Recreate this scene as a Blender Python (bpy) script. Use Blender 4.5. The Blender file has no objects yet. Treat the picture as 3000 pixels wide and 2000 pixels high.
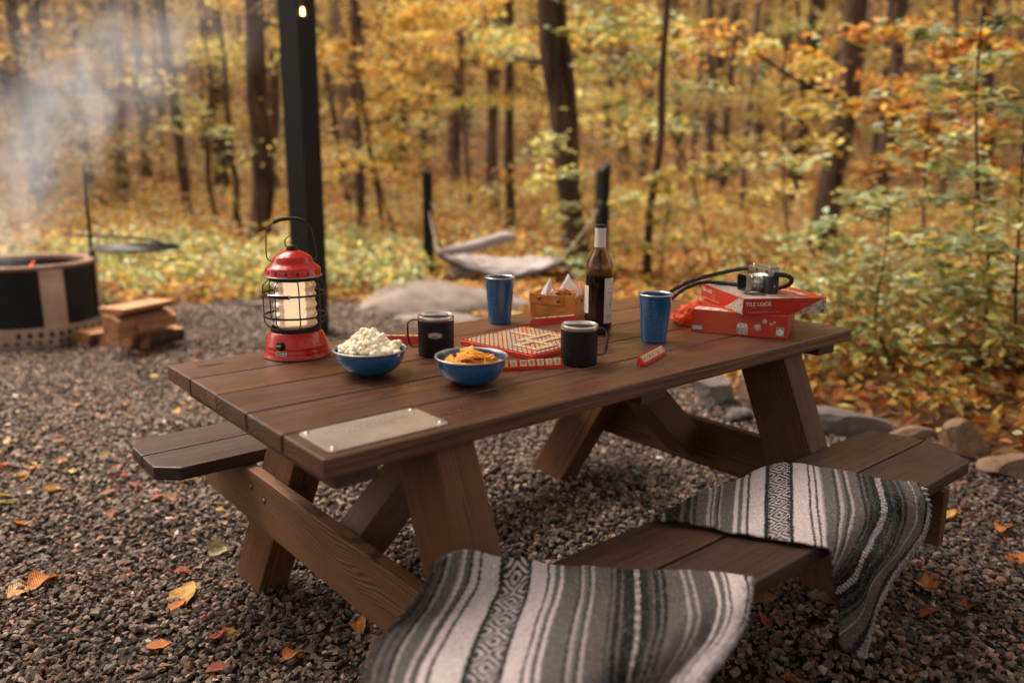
import bpy, bmesh, math, random
import numpy as np
from mathutils import Vector, Matrix, Euler
random.seed(7); RNG = np.random.default_rng(11)
PI = math.pi; R = math.radians
scene = bpy.context.scene
COL = scene.collection

# ------------------------------------------------------------------ camera model (28 mm lens, solved from the table)
CAM = Vector((-0.56908, -1.16121, 1.23190)); YAW, PITCH, ROLL, FPX = 0.872074, 0.217227, -0.0064814, 2330.47
_f = Vector((math.cos(YAW)*math.cos(PITCH), math.sin(YAW)*math.cos(PITCH), -math.sin(PITCH)))
_r = Vector((math.sin(YAW), -math.cos(YAW), 0)); _d = _f.cross(_r)
CR = _r*math.cos(ROLL)+_d*math.sin(ROLL); CD = -_r*math.sin(ROLL)+_d*math.cos(ROLL); CF = _f
HF = Vector((math.cos(YAW), math.sin(YAW), 0))
def ray(u, v): return CR*((u-1500)/FPX)+CD*((v-1000)/FPX)+CF
def at(u, v, z=None, x=None, y=None, h=None):
    r = ray(u, v)
    if z is not None: t = (z-CAM.z)/r.z
    elif x is not None: t = (x-CAM.x)/r.x
    elif y is not None: t = (y-CAM.y)/r.y
    else: t = h/r.dot(HF)
    return CAM+r*t
def hdist(p): return (Vector(p)-CAM).dot(HF)
def project(P):
    d = P-np.array(CAM); w = d@np.array(CF)
    return 1500+FPX*(d@np.array(CR))/w, 1000+FPX*(d@np.array(CD))/w, w

def sstep(a, b, x):
    t = np.clip((x-a)/(b-a), 0, 1); return t*t*(3-2*t)
def ground(x, y):
    p = (x+0.569)*0.643+(y+1.161)*0.766
    g = -0.03+0.06*sstep(0.3, 1.5, x)
    g = g+0.0042*np.maximum(0, p-10.0)**2
    g = g+0.012*np.sin(x*2.1+0.7*y)*np.cos(y*1.7-0.4*x)*sstep(2.0, 4.0, p)
    return g
def gz(x, y): return float(ground(np.float64(x), np.float64(y)))
def at_ground(u, v):
    r = ray(u, v); t = 1.0
    while t < 120:
        p = CAM+r*t
        if p.z <= gz(p.x, p.y): return p
        t += 0.02
    return p

# ------------------------------------------------------------------ object helpers
def tag(o, label=None, cat=None, group=None, kind=None):
    if label: o['label'] = label
    if cat: o['category'] = cat
    if group: o['group'] = group
    if kind: o['kind'] = kind
    return o
def thing(name, label, cat, loc=(0, 0, 0), rz=0.0, group=None, rot=None):
    o = bpy.data.objects.new(name, None); COL.objects.link(o)
    o.empty_display_size = 0.05
    o.location = loc; o.rotation_euler = rot if rot else (0, 0, rz)
    return tag(o, label, cat, group)
def copy_tree(o, parent=None):
    c = o.copy(); COL.objects.link(c)
    if parent: c.parent = parent
    for ch in list(o.children): copy_tree(ch, c)
    return c

class MB:
    def __init__(self): self.v = []; self.f = []; self.m = []
    def add(self, vs, fs, mi=0):
        n = len(self.v); self.v += [tuple(p) for p in vs]
        self.f += [tuple(i+n for i in f) for f in fs]; self.m += [mi]*len(fs); return self
    def box(self, c, s, rot=None, mi=0):
        a, b, d = s[0]/2, s[1]/2, s[2]/2
        vs = [Vector((x, y, z)) for x in (-a, a) for y in (-b, b) for z in (-d, d)]
        if rot is not None: vs = [rot @ p for p in vs]
        vs = [p+Vector(c) for p in vs]
        return self.add(vs, [(0, 1, 3, 2), (4, 6, 7, 5), (0, 4, 5, 1), (2, 3, 7, 6), (0, 2, 6, 4), (1, 5, 7, 3)], mi)
    def lathe(self, prof, n=48, c=(0, 0, 0), mi=0, rot=None, a0=0, a1=2*PI):
        full = abs(a1-a0-2*PI) < 1e-6; vs = []; fs = []
        k = n if full else n+1
        for (r, h) in prof:
            for i in range(k):
                a = a0+(a1-a0)*i/n; vs.append(Vector((r*math.cos(a), r*math.sin(a), h)))
        if rot is not None: vs = [rot @ p for p in vs]
        vs = [p+Vector(c) for p in vs]
        for j in range(len(prof)-1):
            for i in range(n):
                i2 = (i+1) % k
                fs.append((j*k+i, j*k+i2, (j+1)*k+i2, (j+1)*k+i))
        if full and prof[0][0] > 1e-5 and getattr(self, 'cap', False): fs.append(tuple(range(k))[::-1])
        return self.add(vs, fs, mi)
    def disc(self, r, h, n=32, c=(0, 0, 0), mi=0, rot=None, up=True):
        vs = [Vector((r*math.cos(2*PI*i/n), r*math.sin(2*PI*i/n), h)) for i in range(n)]
        if rot is not None: vs = [rot @ p for p in vs]
        f = tuple(range(n)); return self.add([p+Vector(c) for p in vs], [f if up else f[::-1]], mi)
    def tube(self, pts, r, n=8, mi=0, closed=False, caps=True):
        pts = [Vector(p) for p in pts]; N = len(pts)
        rr = r if isinstance(r, (list, tuple)) else [r]*N
        vs = []; fs = []; up = Vector((0, 0, 1)); prev = None
        for i in range(N):
            if closed: t = pts[(i+1) % N]-pts[i-1]
            else: t = pts[min(i+1, N-1)]-pts[max(i-1, 0)]
            t.normalize()
            if prev is None:
                a = up if abs(t.z) < 0.9 else Vector((1, 0, 0)); x = t.cross(a).normalized()
            else:
                x = prev-t*prev.dot(t)
                if x.length < 1e-6: x = t.cross(up)
                x.normalize()
            prev = x; y = t.cross(x)
            for k in range(n):
                a = 2*PI*k/n; vs.append(pts[i]+(x*math.cos(a)+y*math.sin(a))*rr[i])
        M = N if closed else N-1
        for i in range(M):
            j = (i+1) % N
            for k in range(n):
                k2 = (k+1) % n; fs.append((i*n+k, i*n+k2, j*n+k2, j*n+k))
        if caps and not closed: fs += [tuple(range(n))[::-1], tuple((N-1)*n+k for k in range(n))]
        return self.add(vs, fs, mi)
    def prism(self, outline, z0, z1, mi=0, rot=None, c=(0, 0, 0)):
        n = len(outline)
        vs = [Vector((x, y, z0)) for x, y in outline]+[Vector((x, y, z1)) for x, y in outline]
        if rot is not None: vs = [rot @ p for p in vs]
        vs = [p+Vector(c) for p in vs]
        fs = [tuple(range(n))[::-1], tuple(range(n, 2*n))]+[(i, (i+1) % n, n+(i+1) % n, n+i) for i in range(n)]
        return self.add(vs, fs, mi)
    def build(self, name, mats, parent=None, smooth=False, bevel=0, loc=None, rot=None, subsurf=0, auto=None):
        me = bpy.data.meshes.new(name); me.from_pydata(self.v, [], self.f); me.update()
        if not isinstance(mats, (list, tuple)): mats = [mats]
        for m in mats: me.materials.append(m)
        if len(mats) > 1: me.polygons.foreach_set('material_index', self.m)
        o = bpy.data.objects.new(name, me); COL.objects.link(o)
        if parent: o.parent = parent
        if loc is not None: o.location = loc
        if rot is not None: o.rotation_euler = rot
        bm = bmesh.new(); bm.from_mesh(me)
        bmesh.ops.recalc_face_normals(bm, faces=bm.faces)
        if bevel:
            es = [e for e in bm.edges if len(e.link_faces) == 2 and e.calc_face_angle(0) > R(25)]
            bmesh.ops.bevel(bm, geom=es, offset=bevel, segments=2, affect='EDGES', profile=0.6)
        if auto is not None:
            for e in bm.edges:
                e.smooth = not (len(e.link_faces) == 2 and e.calc_face_angle(0) > R(auto))
        bm.to_mesh(me); bm.free()
        if smooth or auto is not None: me.polygons.foreach_set('use_smooth', [True]*len(me.polygons))
        if subsurf:
            s = o.modifiers.new('sub', 'SUBSURF'); s.levels = s.render_levels = subsurf
        return o

def np_mesh(name, V, faces_n, loops, mats, col=None, smooth=False, mi=None, parent=None):
    """V (n,3), loops flat index array, faces_n verts per face (int)"""
    me = bpy.data.meshes.new(name); nf = len(loops)//faces_n
    me.vertices.add(len(V)); me.vertices.foreach_set('co', np.asarray(V, np.float32).ravel())
    me.loops.add(len(loops)); me.loops.foreach_set('vertex_index', np.asarray(loops, np.int32))
    me.polygons.add(nf); me.polygons.foreach_set('loop_start', np.arange(0, len(loops), faces_n, dtype=np.int32))
    try: me.polygons.foreach_set('loop_total', np.full(nf, faces_n, dtype=np.int32))
    except Exception: pass
    if not isinstance(mats, (list, tuple)): mats = [mats]
    for m in mats: me.materials.append(m)
    if mi is not None: me.polygons.foreach_set('material_index', np.asarray(mi, np.int32))
    me.polygons.foreach_set('use_smooth', np.full(nf, bool(smooth)))
    me.update(calc_edges=True)
    if col is not None:
        a = me.color_attributes.new('Col', 'FLOAT_COLOR', 'POINT')
        c4 = np.ones((len(V), 4), np.float32); c4[:, :3] = col
        a.data.foreach_set('color', c4.ravel())
    o = bpy.data.objects.new(name, me); COL.objects.link(o)
    if parent: o.parent = parent
    return o

def text_data(s, size, extrude=0.0004, bold=0.0, align='LEFT', sx=1.0, space=1.0):
    cu = bpy.data.curves.new('txt', 'FONT'); cu.body = s; cu.size = size; cu.extrude = extrude
    cu.offset = bold; cu.align_x = align; cu.align_y = 'BOTTOM_BASELINE'; cu.resolution_u = 3; cu.space_character = space
    o = bpy.data.objects.new('txt', cu); COL.objects.link(o)
    dg = bpy.context.evaluated_depsgraph_get(); dg.update()
    me = bpy.data.meshes.new_from_object(o.evaluated_get(dg))
    vs = [Vector((v.co.x*sx, v.co.y, v.co.z)) for v in me.vertices]; fs = [tuple(p.vertices) for p in me.polygons]
    bpy.data.objects.remove(o); bpy.data.curves.remove(cu); bpy.data.meshes.remove(me)
    return vs, fs
def add_text(mb, s, size, M, mi=0, **k):
    vs, fs = text_data(s, size, **k); mb.add([M @ v for v in vs], fs, mi)
def frame(o, ex, ey):
    """4x4 whose local x, y axes are ex, ey, origin o"""
    ex = Vector(ex).normalized(); ey = Vector(ey); ey = (ey-ex*ey.dot(ex)).normalized(); ez = ex.cross(ey)
    M = Matrix.Identity(4)
    for i in range(3): M[i][0] = ex[i]; M[i][1] = ey[i]; M[i][2] = ez[i]; M[i][3] = Vector(o)[i]
    return M
def spline(pts, n=8, closed=False):
    pts = [Vector(p) for p in pts]; out = []; N = len(pts)
    rng = N if closed else N-1
    for i in range(rng):
        g = (lambda k: pts[k % N]) if closed else (lambda k: pts[max(0, min(N-1, k))])
        p0, p1, p2, p3 = g(i-1), g(i), g(i+1), g(i+2)
        for k in range(n):
            t = k/n
            out.append(0.5*((2*p1)+(p2-p0)*t+(2*p0-5*p1+4*p2-p3)*t*t+(3*p1-p0-3*p2+p3)*t**3))
    if not closed: out.append(pts[-1])
    return out

# ------------------------------------------------------------------ materials
class NT:
    def __init__(self, name):
        self.m = bpy.data.materials.new(name); self.m.use_nodes = True
        self.t = self.m.node_tree; self.t.nodes.clear()
        self.out = self.n('ShaderNodeOutputMaterial')
    def n(self, ty, **k):
        x = self.t.nodes.new(ty)
        for a, b in k.items():
            if a.startswith('i_'):
                key = a[2:].replace('_', ' '); s = x.inputs.get(key)
                if s is None: s = x.inputs[int(a[2:])] if a[2:].isdigit() else None
                if hasattr(b, 'is_output') or isinstance(b, bpy.types.NodeSocket): self.t.links.new(b, s)
                else: s.default_value = b
            else: setattr(x, a, b)
        return x
    def l(self, a, b): self.t.links.new(a, b)
    def math(self, op, a, b=0.0, c=None):
        x = self.n('ShaderNodeMath', operation=op)
        for i, q in enumerate((a, b, c)):
            if q is None: continue
            if isinstance(q, bpy.types.NodeSocket): self.l(q, x.inputs[i])
            else: x.inputs[i].default_value = q
        return x.outputs[0]
    def vmath(self, op, a, b):
        x = self.n('ShaderNodeVectorMath', operation=op)
        for i, q in enumerate((a, b)):
            if isinstance(q, bpy.types.NodeSocket): self.l(q, x.inputs[i])
            else: x.inputs[i].default_value = q
        return x.outputs[0]
    def ramp(self, fac, stops, interp='LINEAR'):
        x = self.n('ShaderNodeValToRGB'); cr = x.color_ramp; cr.interpolation = interp
        while len(cr.elements) > 1: cr.elements.remove(cr.elements[-1])
        cr.elements[0].position = stops[0][0]; cr.elements[0].color = (*stops[0][1], 1)
        for p, c in stops[1:]:
            e = cr.elements.new(p); e.color = (*c, 1)
        self.l(fac, x.inputs[0]); return x.outputs[0]
    def mix(self, fac, a, b, blend='MIX'):
        x = self.n('ShaderNodeMix', data_type='RGBA', blend_type=blend)
        for s, q in ((x.inputs[0], fac), (x.inputs[6], a), (x.inputs[7], b)):
            if isinstance(q, bpy.types.NodeSocket): self.l(q, s)
            elif isinstance(q, (int, float)): s.default_value = q
            else: s.default_value = (*q, 1) if len(q) == 3 else q
        return x.outputs[2]
    def noise(self, vec, scale, detail=3, rough=0.5, dist=0.0):
        x = self.n('ShaderNodeTexNoise'); self.l(vec, x.inputs['Vector'])
        x.inputs['Scale'].default_value = scale; x.inputs['Detail'].default_value = detail
        x.inputs['Roughness'].default_value = rough; x.inputs['Distortion'].default_value = dist
        return x.outputs[0]
    def mapping(self, vec, scale=(1, 1, 1), loc=(0, 0, 0), rot=(0, 0, 0)):
        x = self.n('ShaderNodeMapping'); self.l(vec, x.inputs[0])
        x.inputs['Scale'].default_value = scale; x.inputs['Location'].default_value = loc; x.inputs['Rotation'].default_value = rot
        return x.outputs[0]
    def obj(self): return self.n('ShaderNodeTexCoord').outputs['Object']
    def bump(self, h, strength=0.3, dist=0.01):
        x = self.n('ShaderNodeBump'); x.inputs['Strength'].default_value = strength; x.inputs['Distance'].default_value = dist
        self.l(h, x.inputs['Height']); return x.outputs[0]
    def bsdf(self, color, rough=0.5, metal=0.0, normal=None, **k):
        b = self.n('ShaderNodeBsdfPrincipled')
        for s, q in (('Base Color', color), ('Roughness', rough), ('Metallic', metal)):
            if isinstance(q, bpy.types.NodeSocket): self.l(q, b.inputs[s])
            elif isinstance(q, (int, float)): b.inputs[s].default_value = q
            else: b.inputs[s].default_value = (*q, 1)
        if normal is not None: self.l(normal, b.inputs['Normal'])
        for a, q in k.items():
            s = b.inputs[a.replace('_', ' ')]
            if isinstance(q, bpy.types.NodeSocket): self.l(q, s)
            elif isinstance(q, tuple) and len(q) == 3 and len(s.default_value) == 4: s.default_value = (*q, 1)
            else: s.default_value = q
        self.l(b.outputs[0], self.out.inputs[0]); return b

def plain(name, c, rough=0.5, metal=0.0, vary=0.15, scale=25, bump=0.0, **k):
    t = NT(name); o = t.obj(); n = t.noise(o, scale, 4, 0.6)
    lo = tuple(x*(1-vary) for x in c); hi = tuple(min(1, x*(1+vary)) for x in c)
    col = t.ramp(n, [(0.3, lo), (0.7, hi)])
    rr = t.math('MULTIPLY_ADD', n, 0.25*rough, rough*0.87)
    nm = t.bump(t.noise(o, scale*8, 3), bump, 0.002) if bump else None
    t.bsdf(col, rr, metal, nm, **k); return t.m

def wood(name, light, dark, ring=46, contrast=0.6, rough=0.5, spec=0.4, fibre=0.25, wear=None, bumpk=0.35, knots=(), streak=0.45):
    t = NT(name); o = t.obj()
    rnd = t.n('ShaderNodeObjectInfo').outputs['Random']
    off = t.n('ShaderNodeCombineXYZ'); t.l(t.math('MULTIPLY', rnd, 37.0), off.inputs[0]); 
    t.l(t.math('MULTIPLY_ADD', rnd, 0.12, -0.06), off.inputs[1]); t.l(t.math('MULTIPLY_ADD', t.math('FRACT', t.math('MULTIPLY', rnd, 7.3)), 0.1, 0.04), off.inputs[2])
    p = t.vmath('ADD', o, off.outputs[0])
    kd = None
    warp = t.noise(t.mapping(p, (1.6, 9, 9)), 1.0, 3, 0.5)
    q = t.mapping(p, (0.06, 1, 1))
    w = t.n('ShaderNodeTexWave', wave_type='RINGS', rings_direction='X', wave_profile='SIN')
    w.inputs['Scale'].default_value = ring; w.inputs['Distortion'].default_value = 1.6; w.inputs['Detail'].default_value = 2; w.inputs['Detail Scale'].default_value = 0.6
    wc = t.n('ShaderNodeCombineXYZ'); t.l(t.math('MULTIPLY_ADD', warp, 0.07, -0.035), wc.inputs[2]); t.l(t.math('MULTIPLY_ADD', warp, 0.03, -0.015), wc.inputs[1])
    qq = t.vmath('ADD', q, wc.outputs[0])
    for (kx, ky, kz, kr) in knots:
        v = t.vmath('SUBTRACT', o, (kx, ky, kz)); v = t.mapping(v, (0.55, 1, 1))
        ln = t.n('ShaderNodeVectorMath', operation='LENGTH'); t.l(v, ln.inputs[0])
        g = t.math('POWER', 2.718, t.math('MULTIPLY', t.math('POWER', t.math('DIVIDE', ln.outputs['Value'], kr*2.6), 2.0), -1.0))
        cx = t.n('ShaderNodeCombineXYZ'); t.l(t.math('MULTIPLY', g, kr*1.2), cx.inputs[2]); qq = t.vmath('ADD', qq, cx.outputs[0])
        dk = t.n('ShaderNodeMapRange'); t.l(ln.outputs['Value'], dk.inputs[0]); dk.inputs[1].default_value = kr*0.55; dk.inputs[2].default_value = kr*0.25; dk.inputs[3].default_value = 0; dk.inputs[4].default_value = 1
        kd = dk.outputs[0] if kd is None else t.math('MAXIMUM', kd, dk.outputs[0])
    t.l(qq, w.inputs[0])
    fib = t.noise(t.mapping(p, (4, 160, 160)), 1.0, 4, 0.65)
    blo = t.noise(t.mapping(p, (1.8, 7, 7)), 1.0, 4, 0.6)
    stk = t.noise(t.mapping(p, (1.6, 42, 42)), 1.0, 5, 0.7)
    wr = t.ramp(w.outputs[1], [(0.0, (0, 0, 0)), (0.55, (0.25,)*3), (0.85, (1, 1, 1)), (1.0, (0.7,)*3)])
    fac = t.math('MULTIPLY', wr, contrast)
    fac = t.math('ADD', fac, t.math('MULTIPLY_ADD', fib, fibre*2, -fibre))
    fac = t.math('ADD', fac, t.math('MULTIPLY_ADD', blo, 0.9, -0.45))
    fac = t.math('ADD', fac, t.math('MULTIPLY_ADD', stk, streak*2, -streak))
    col = t.ramp(fac, [(0.0, light), (0.45, tuple((a*0.55+b*0.45) for a, b in zip(light, dark))), (1.0, dark)])
    if kd is not None: col = t.mix(kd, col, (dark[0]*0.45, dark[1]*0.4, dark[2]*0.4))
    if wear:
        sc = t.noise(t.mapping(p, (7, 60, 60)), 1.0, 5, 0.7)
        col = t.mix(t.ramp(sc, [(0.60, (0, 0, 0)), (0.72, (0.6,)*3)]), col, wear)
        ds = t.noise(t.mapping(p, (3.0, 40, 40), loc=(3, 1, 2)), 1.0, 4, 0.6)
        col = t.mix(t.ramp(ds, [(0.66, (0, 0, 0)), (0.74, (0.75,)*3)]), col, tuple(x*0.3 for x in dark))
    if wear:
        ck = t.noise(t.mapping(p, (1.3, 75, 75), loc=(5, 2, 7)), 1.0, 3, 0.5)
        col = t.mix(t.ramp(ck, [(0.685, (0, 0, 0)), (0.70, (0.9,)*3)]), col, tuple(x*0.12 for x in dark))
        vs_ = t.n('ShaderNodeTexVoronoi', feature='F1'); t.l(p, vs_.inputs['Vector']); vs_.inputs['Scale'].default_value = 60
        col = t.mix(t.math('MULTIPLY', t.math('LESS_THAN', vs_.outputs['Distance'], t.math('MULTIPLY_ADD', t.noise(p, 9, 2), .22, -.055)), .6), col, (.30, .24, .19))
        pt = t.noise(t.mapping(p, (2.2, 5, 5), loc=(1, 8, 3)), 1.0, 5, 0.65)
        col = t.mix(t.ramp(pt, [(0.48, (0, 0, 0)), (0.68, (0.75,)*3)]), col, tuple(a*0.45+b*0.55 for a, b in zip(light, dark)))
    hv = t.n('ShaderNodeHueSaturation'); t.l(col, hv.inputs['Color']); t.l(t.math('MULTIPLY_ADD', t.math('FRACT', t.math('MULTIPLY', rnd, 13.7)), 0.60, 0.70), hv.inputs['Value']); col = hv.outputs[0]
    rgh = t.math('MULTIPLY_ADD', blo, 0.5, rough-0.26)
    hb = t.math('ADD', t.math('MULTIPLY', fib, 0.8), t.math('MULTIPLY', wr, 0.5))
    t.bsdf(col, rgh, 0, t.bump(hb, bumpk, 0.0015), Specular_IOR_Level=spec); return t.m

M = {}
M['table'] = wood('stained_tabletop_wood', (0.138, 0.056, 0.025), (0.015, 0.0065, 0.0035), ring=26, contrast=0.50, rough=0.36, spec=0.62, fibre=0.40, wear=(0.19, 0.105, 0.07), bumpk=0.7, streak=1.0)
M['bench'] = wood('stained_bench_wood', (0.066, 0.030, 0.018), (0.013, 0.006, 0.004), ring=28, contrast=0.42, rough=0.48, spec=0.4, fibre=0.45, wear=(0.10, 0.058, 0.042), bumpk=0.65, streak=.8)
M['frame'] = wood('brown_frame_lumber', (0.155, 0.068, 0.027), (0.022, 0.009, 0.0045), ring=40, contrast=0.55, rough=0.62, spec=0.25, fibre=0.3, streak=.55)
M['beam'] = wood('brown_frame_lumber_knotty', (0.180, 0.086, 0.038), (0.022, 0.009, 0.0045), ring=40, contrast=0.80, rough=0.62, spec=0.25, fibre=0.25, streak=.4, knots=((0.02, 0.02, 0.015, 0.022), (0.13, 0.02, -0.02, 0.014), (-0.33, 0.02, 0.02, 0.012)))
M['brace'] = wood('brown_brace_lumber', (0.150, 0.070, 0.033), (0.040, 0.018, 0.009), ring=70, contrast=0.18, rough=0.62, spec=0.25, fibre=0.35, streak=.5)
M['steel'] = plain('brushed_steel', (0.62, 0.56, 0.51), 0.32, 1.0, 0.12, 60)
M['steel_dull'] = plain('dull_steel', (0.45, 0.41, 0.38), 0.45, 1.0, 0.15, 40)
M['screw'] = plain('zinc_screw', (0.6, 0.55, 0.48), 0.3, 1.0)
M['black_metal'] = plain('black_wire_metal', (0.018, 0.017, 0.016), 0.42, 0.0, 0.2, 30)
M['black_coat'] = plain('black_powder_coat', (0.005, 0.0052, 0.005), 0.5, 0.0, 0.15, 80, bump=0.12, Specular_IOR_Level=.3)
M['black_rubber'] = plain('black_rubber', (0.02, 0.018, 0.016), 0.7)
M['red_enamel'] = plain('glossy_red_enamel', (0.50, 0.010, 0.0015), 0.26, 0.0, 0.08, 9, Coat_Weight=0.45, Coat_Roughness=0.04, Specular_IOR_Level=.3)
M['dark_slot'] = plain('dark_opening', (0.006, 0.005, 0.005), 0.8)
M['white_paper'] = plain('white_paper', (0.78, 0.74, 0.72), 0.8, 0.0, 0.04)
M['ink'] = plain('dark_ink', (0.02, 0.016, 0.014), 0.7)
M['white_ink'] = plain('white_ink', (0.75, 0.72, 0.68), 0.7, vary=0.03)
M['red_plastic'] = plain('red_plastic', (0.56, 0.024, 0.006), 0.42, 0.0, 0.08)
M['tile_wood'] = plain('pale_tile_wood', (0.62, 0.44, 0.25), 0.55, 0.0, 0.12, 120)
M['orange_cloth'] = plain('orange_pouch_cloth', (0.70, 0.085, 0.010), 0.75, 0.0, 0.15, 40, bump=0.3)
M['leather'] = plain('tan_leather', (0.52, 0.205, 0.042), 0.5, 0.0, 0.25, 30, bump=0.25)
M['leather_dark'] = plain('dark_leather_edge', (0.14, 0.05, 0.015), 0.6)
M['brass'] = plain('dark_brass_snap', (0.16, 0.11, 0.06), 0.4, 0.9)
M['silver'] = plain('silver_camera_metal', (0.62, 0.59, 0.55), 0.3, 1.0, 0.08)
M['camera_black'] = plain('black_leatherette', (0.014, 0.014, 0.013), 0.6, bump=0.6, scale=180)
M['lens_glass'] = plain('dark_lens_glass', (0.01, 0.012, 0.015), 0.06, 0.0, Coat_Weight=1.0)
M['strap'] = plain('black_strap_rope', (0.018, 0.016, 0.014), 0.75, bump=0.6, scale=150)
M['post'] = plain('black_painted_steel', (0.007, 0.0085, 0.0078), 0.6, 0.0, 0.3, 6, bump=0.05, Specular_IOR_Level=.18)
def enamel():
    t = NT('speckled_blue_enamel'); o = t.obj()
    v = t.n('ShaderNodeTexVoronoi', feature='F1'); t.l(o, v.inputs['Vector']); v.inputs['Scale'].default_value = 120
    th = t.math('MULTIPLY', t.noise(o, 45, 3, 0.6), 0.26)
    sp = t.math('LESS_THAN', v.outputs['Distance'], t.math('SUBTRACT', th, 0.045))
    base = t.ramp(t.noise(o, 12, 2), [(0.3, (0.003, 0.072, 0.185)), (0.7, (0.006, 0.095, 0.225))])
    t.bsdf(t.mix(t.math('MULTIPLY', sp, 0.9), base, (0.45, 0.55, 0.62)), 0.2, 0.0, None, Coat_Weight=0.7, Coat_Roughness=0.1); return t.m
M['enamel'] = enamel()
def col_attr_mat(name, rough=0.6, transl=0.0, bump=0.0, bscale=300, nv=0.25, spec=0.3):
    t = NT(name); a = t.n('ShaderNodeAttribute', attribute_name='Col').outputs['Color']; o = t.obj()
    c = t.mix(1.0, a, t.ramp(t.noise(o, bscale*0.3, 3, 0.6), [(0.3, (1-nv,)*3), (0.7, (1+nv,)*3)]), 'MULTIPLY')
    nm = t.bump(t.noise(o, bscale, 3), bump, 0.003) if bump else None
    b = t.bsdf(c, rough, 0.0, nm, Specular_IOR_Level=spec)
    if transl:
        tr = t.n('ShaderNodeBsdfTranslucent'); t.l(c, tr.inputs[0])
        mx = t.n('ShaderNodeMixShader'); mx.inputs[0].default_value = transl
        t.l(b.outputs[0], mx.inputs[1]); t.l(tr.outputs[0], mx.inputs[2]); t.l(mx.outputs[0], t.out.inputs[0])
    return t.m
M['leaf'] = col_attr_mat('autumn_leaf', 0.55, 0.45, 0, 60, 0.15, 0.35)
M['stone'] = col_attr_mat('gravel_stone', 0.75, 0, 0.7, 500, 0.35, 0.25)
M['fallen'] = col_attr_mat('fallen_leaf', 0.6, 0.2, 0.3, 120, 0.25, 0.3)
def bark(name, lo, hi):
    t = NT(name); o = t.obj()
    n = t.noise(t.mapping(o, (14, 14, 2.2)), 1.0, 5, 0.65); n2 = t.noise(o, 1.3, 3)
    c = t.ramp(t.math('ADD', t.math('MULTIPLY', n, 0.8), t.math('MULTIPLY', n2, 0.25)), [(0.35, lo), (0.68, hi)])
    t.bsdf(c, 0.9, 0, t.bump(n, 0.9, 0.03), Specular_IOR_Level=0.1); return t.m
M['bark'] = bark('dark_grooved_bark', (0.012, 0.008, 0.006), (0.105, 0.064, 0.043))
M['bark_pale'] = bark('greybrown_bark', (0.030, 0.020, 0.015), (0.14, 0.09, 0.065))
# ================================================================== PICNIC TABLE
L, W, ZT, TH = 1.7775, 0.831, 0.75, 0.0375
table = thing('picnic_table', 'dark brown wooden picnic table with attached benches and A-frame legs', 'picnic table', (L/2, W/2, 0))
tc = Vector((L/2, W/2, 0))
def plank(name, x0, x1, y0, y1, zc, th, mat, outline=None, bevel=0.0035):
    cx, cy = (x0+x1)/2, (y0+y1)/2; mb = MB()
    if outline: mb.prism([(x-cx, y-cy) for x, y in outline], -th/2, th/2)
    else: mb.box((0, 0, 0), (x1-x0, y1-y0, th))
    return mb.build(name, mat, table, bevel=bevel, loc=Vector((cx, cy, zc))-tc)
pitch = W/5
for k in range(5):
    plank('tabletop_plank', random.uniform(-.003, .002), L+random.uniform(-.003, .003), k*pitch+.0032, (k+1)*pitch-.0032, ZT-TH/2-random.uniform(0, .001), TH, M['table'])
def bench_plank(y0, y1, cl, cr, side):
    # chamfered outline: cl/cr = ((dx,dy) at y0 corner, (dx,dy) at y1 corner) or None
    x0, x1 = -0.02, 1.805; o = []
    a, b = cl
    if a: o += [(x0, y0+a[1]), (x0+a[0], y0)]
    else: o += [(x0, y0)]
    a2, b2 = cr
    if a2: o += [(x1-a2[0], y0), (x1, y0+a2[1])]
    else: o += [(x1, y0)]
    if b2: o += [(x1, y1-b2[1]), (x1-b2[0], y1)]
    else: o += [(x1, y1)]
    if b: o += [(x0+b[0], y1), (x0, y1-b[1])]
    else: o += [(x0, y1)]
    plank('bench_plank', x0, x1, y0, y1, 0.449-TH/2, TH, M['bench'], o, 0.005)
ZB = 0.449
bench_plank(-.392, -.240, ((.06, .07), None), ((.085, .105), None), 0)
bench_plank(-.234, -.083, (None, (.05, .06)), (None, (.036, .125)), 0)
bench_plank(.914, 1.066, ((.055, .05), None), ((.05, .06), None), 1)
bench_plank(1.072, 1.221, (None, (.03, .06)), (None, (.06, .07)), 1)
def member(name, pts, thick, axis, mat, bevel=0.004):
    """a sloping board: centre line from pts[0] to pts[1] with width; local X along the board"""
    (a, b, wd) = pts; a, b = Vector(a), Vector(b); d = b-a; ln = d.length
    ex = d.normalized(); ey = Vector(axis); ez = ex.cross(ey).normalized(); ey = ez.cross(ex)
    Mx = Matrix((ex, ey, ez)).transposed()
    mb = MB(); mb.box((0, 0, 0), (ln, thick, wd))
    return mb, (a+b)/2-tc, Mx.to_euler(), ln
def cutleg(yb, yt, zb, zt, hw, x0, x1, mat):
    """leg with horizontal cuts: parallelogram in the YZ plane, local X along the leg"""
    c = Vector(((x0+x1)/2, (yb+yt)/2, (zb+zt)/2)); ex = Vector((0, yt-yb, zt-zb)).normalized(); ey = Vector((1, 0, 0)); ez = ex.cross(ey)
    Mx = Matrix((ex, ey, ez)).transposed(); inv = Mx.transposed()
    out = [(yb-hw/2, zb), (yb+hw/2, zb), (yt+hw/2, zt), (yt-hw/2, zt)]
    vs = [inv @ (Vector((x, y, z))-c) for x in (x0, x1) for y, z in out]
    mb = MB().add(vs, [(0, 1, 2, 3), (7, 6, 5, 4), (0, 4, 5, 1), (1, 5, 6, 2), (2, 6, 7, 3), (3, 7, 4, 0)])
    o = mb.build('leg', mat, table, bevel=.004, loc=c-tc, rot=Mx.to_euler()); return o
zt_ = ZT-TH-.001
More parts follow.
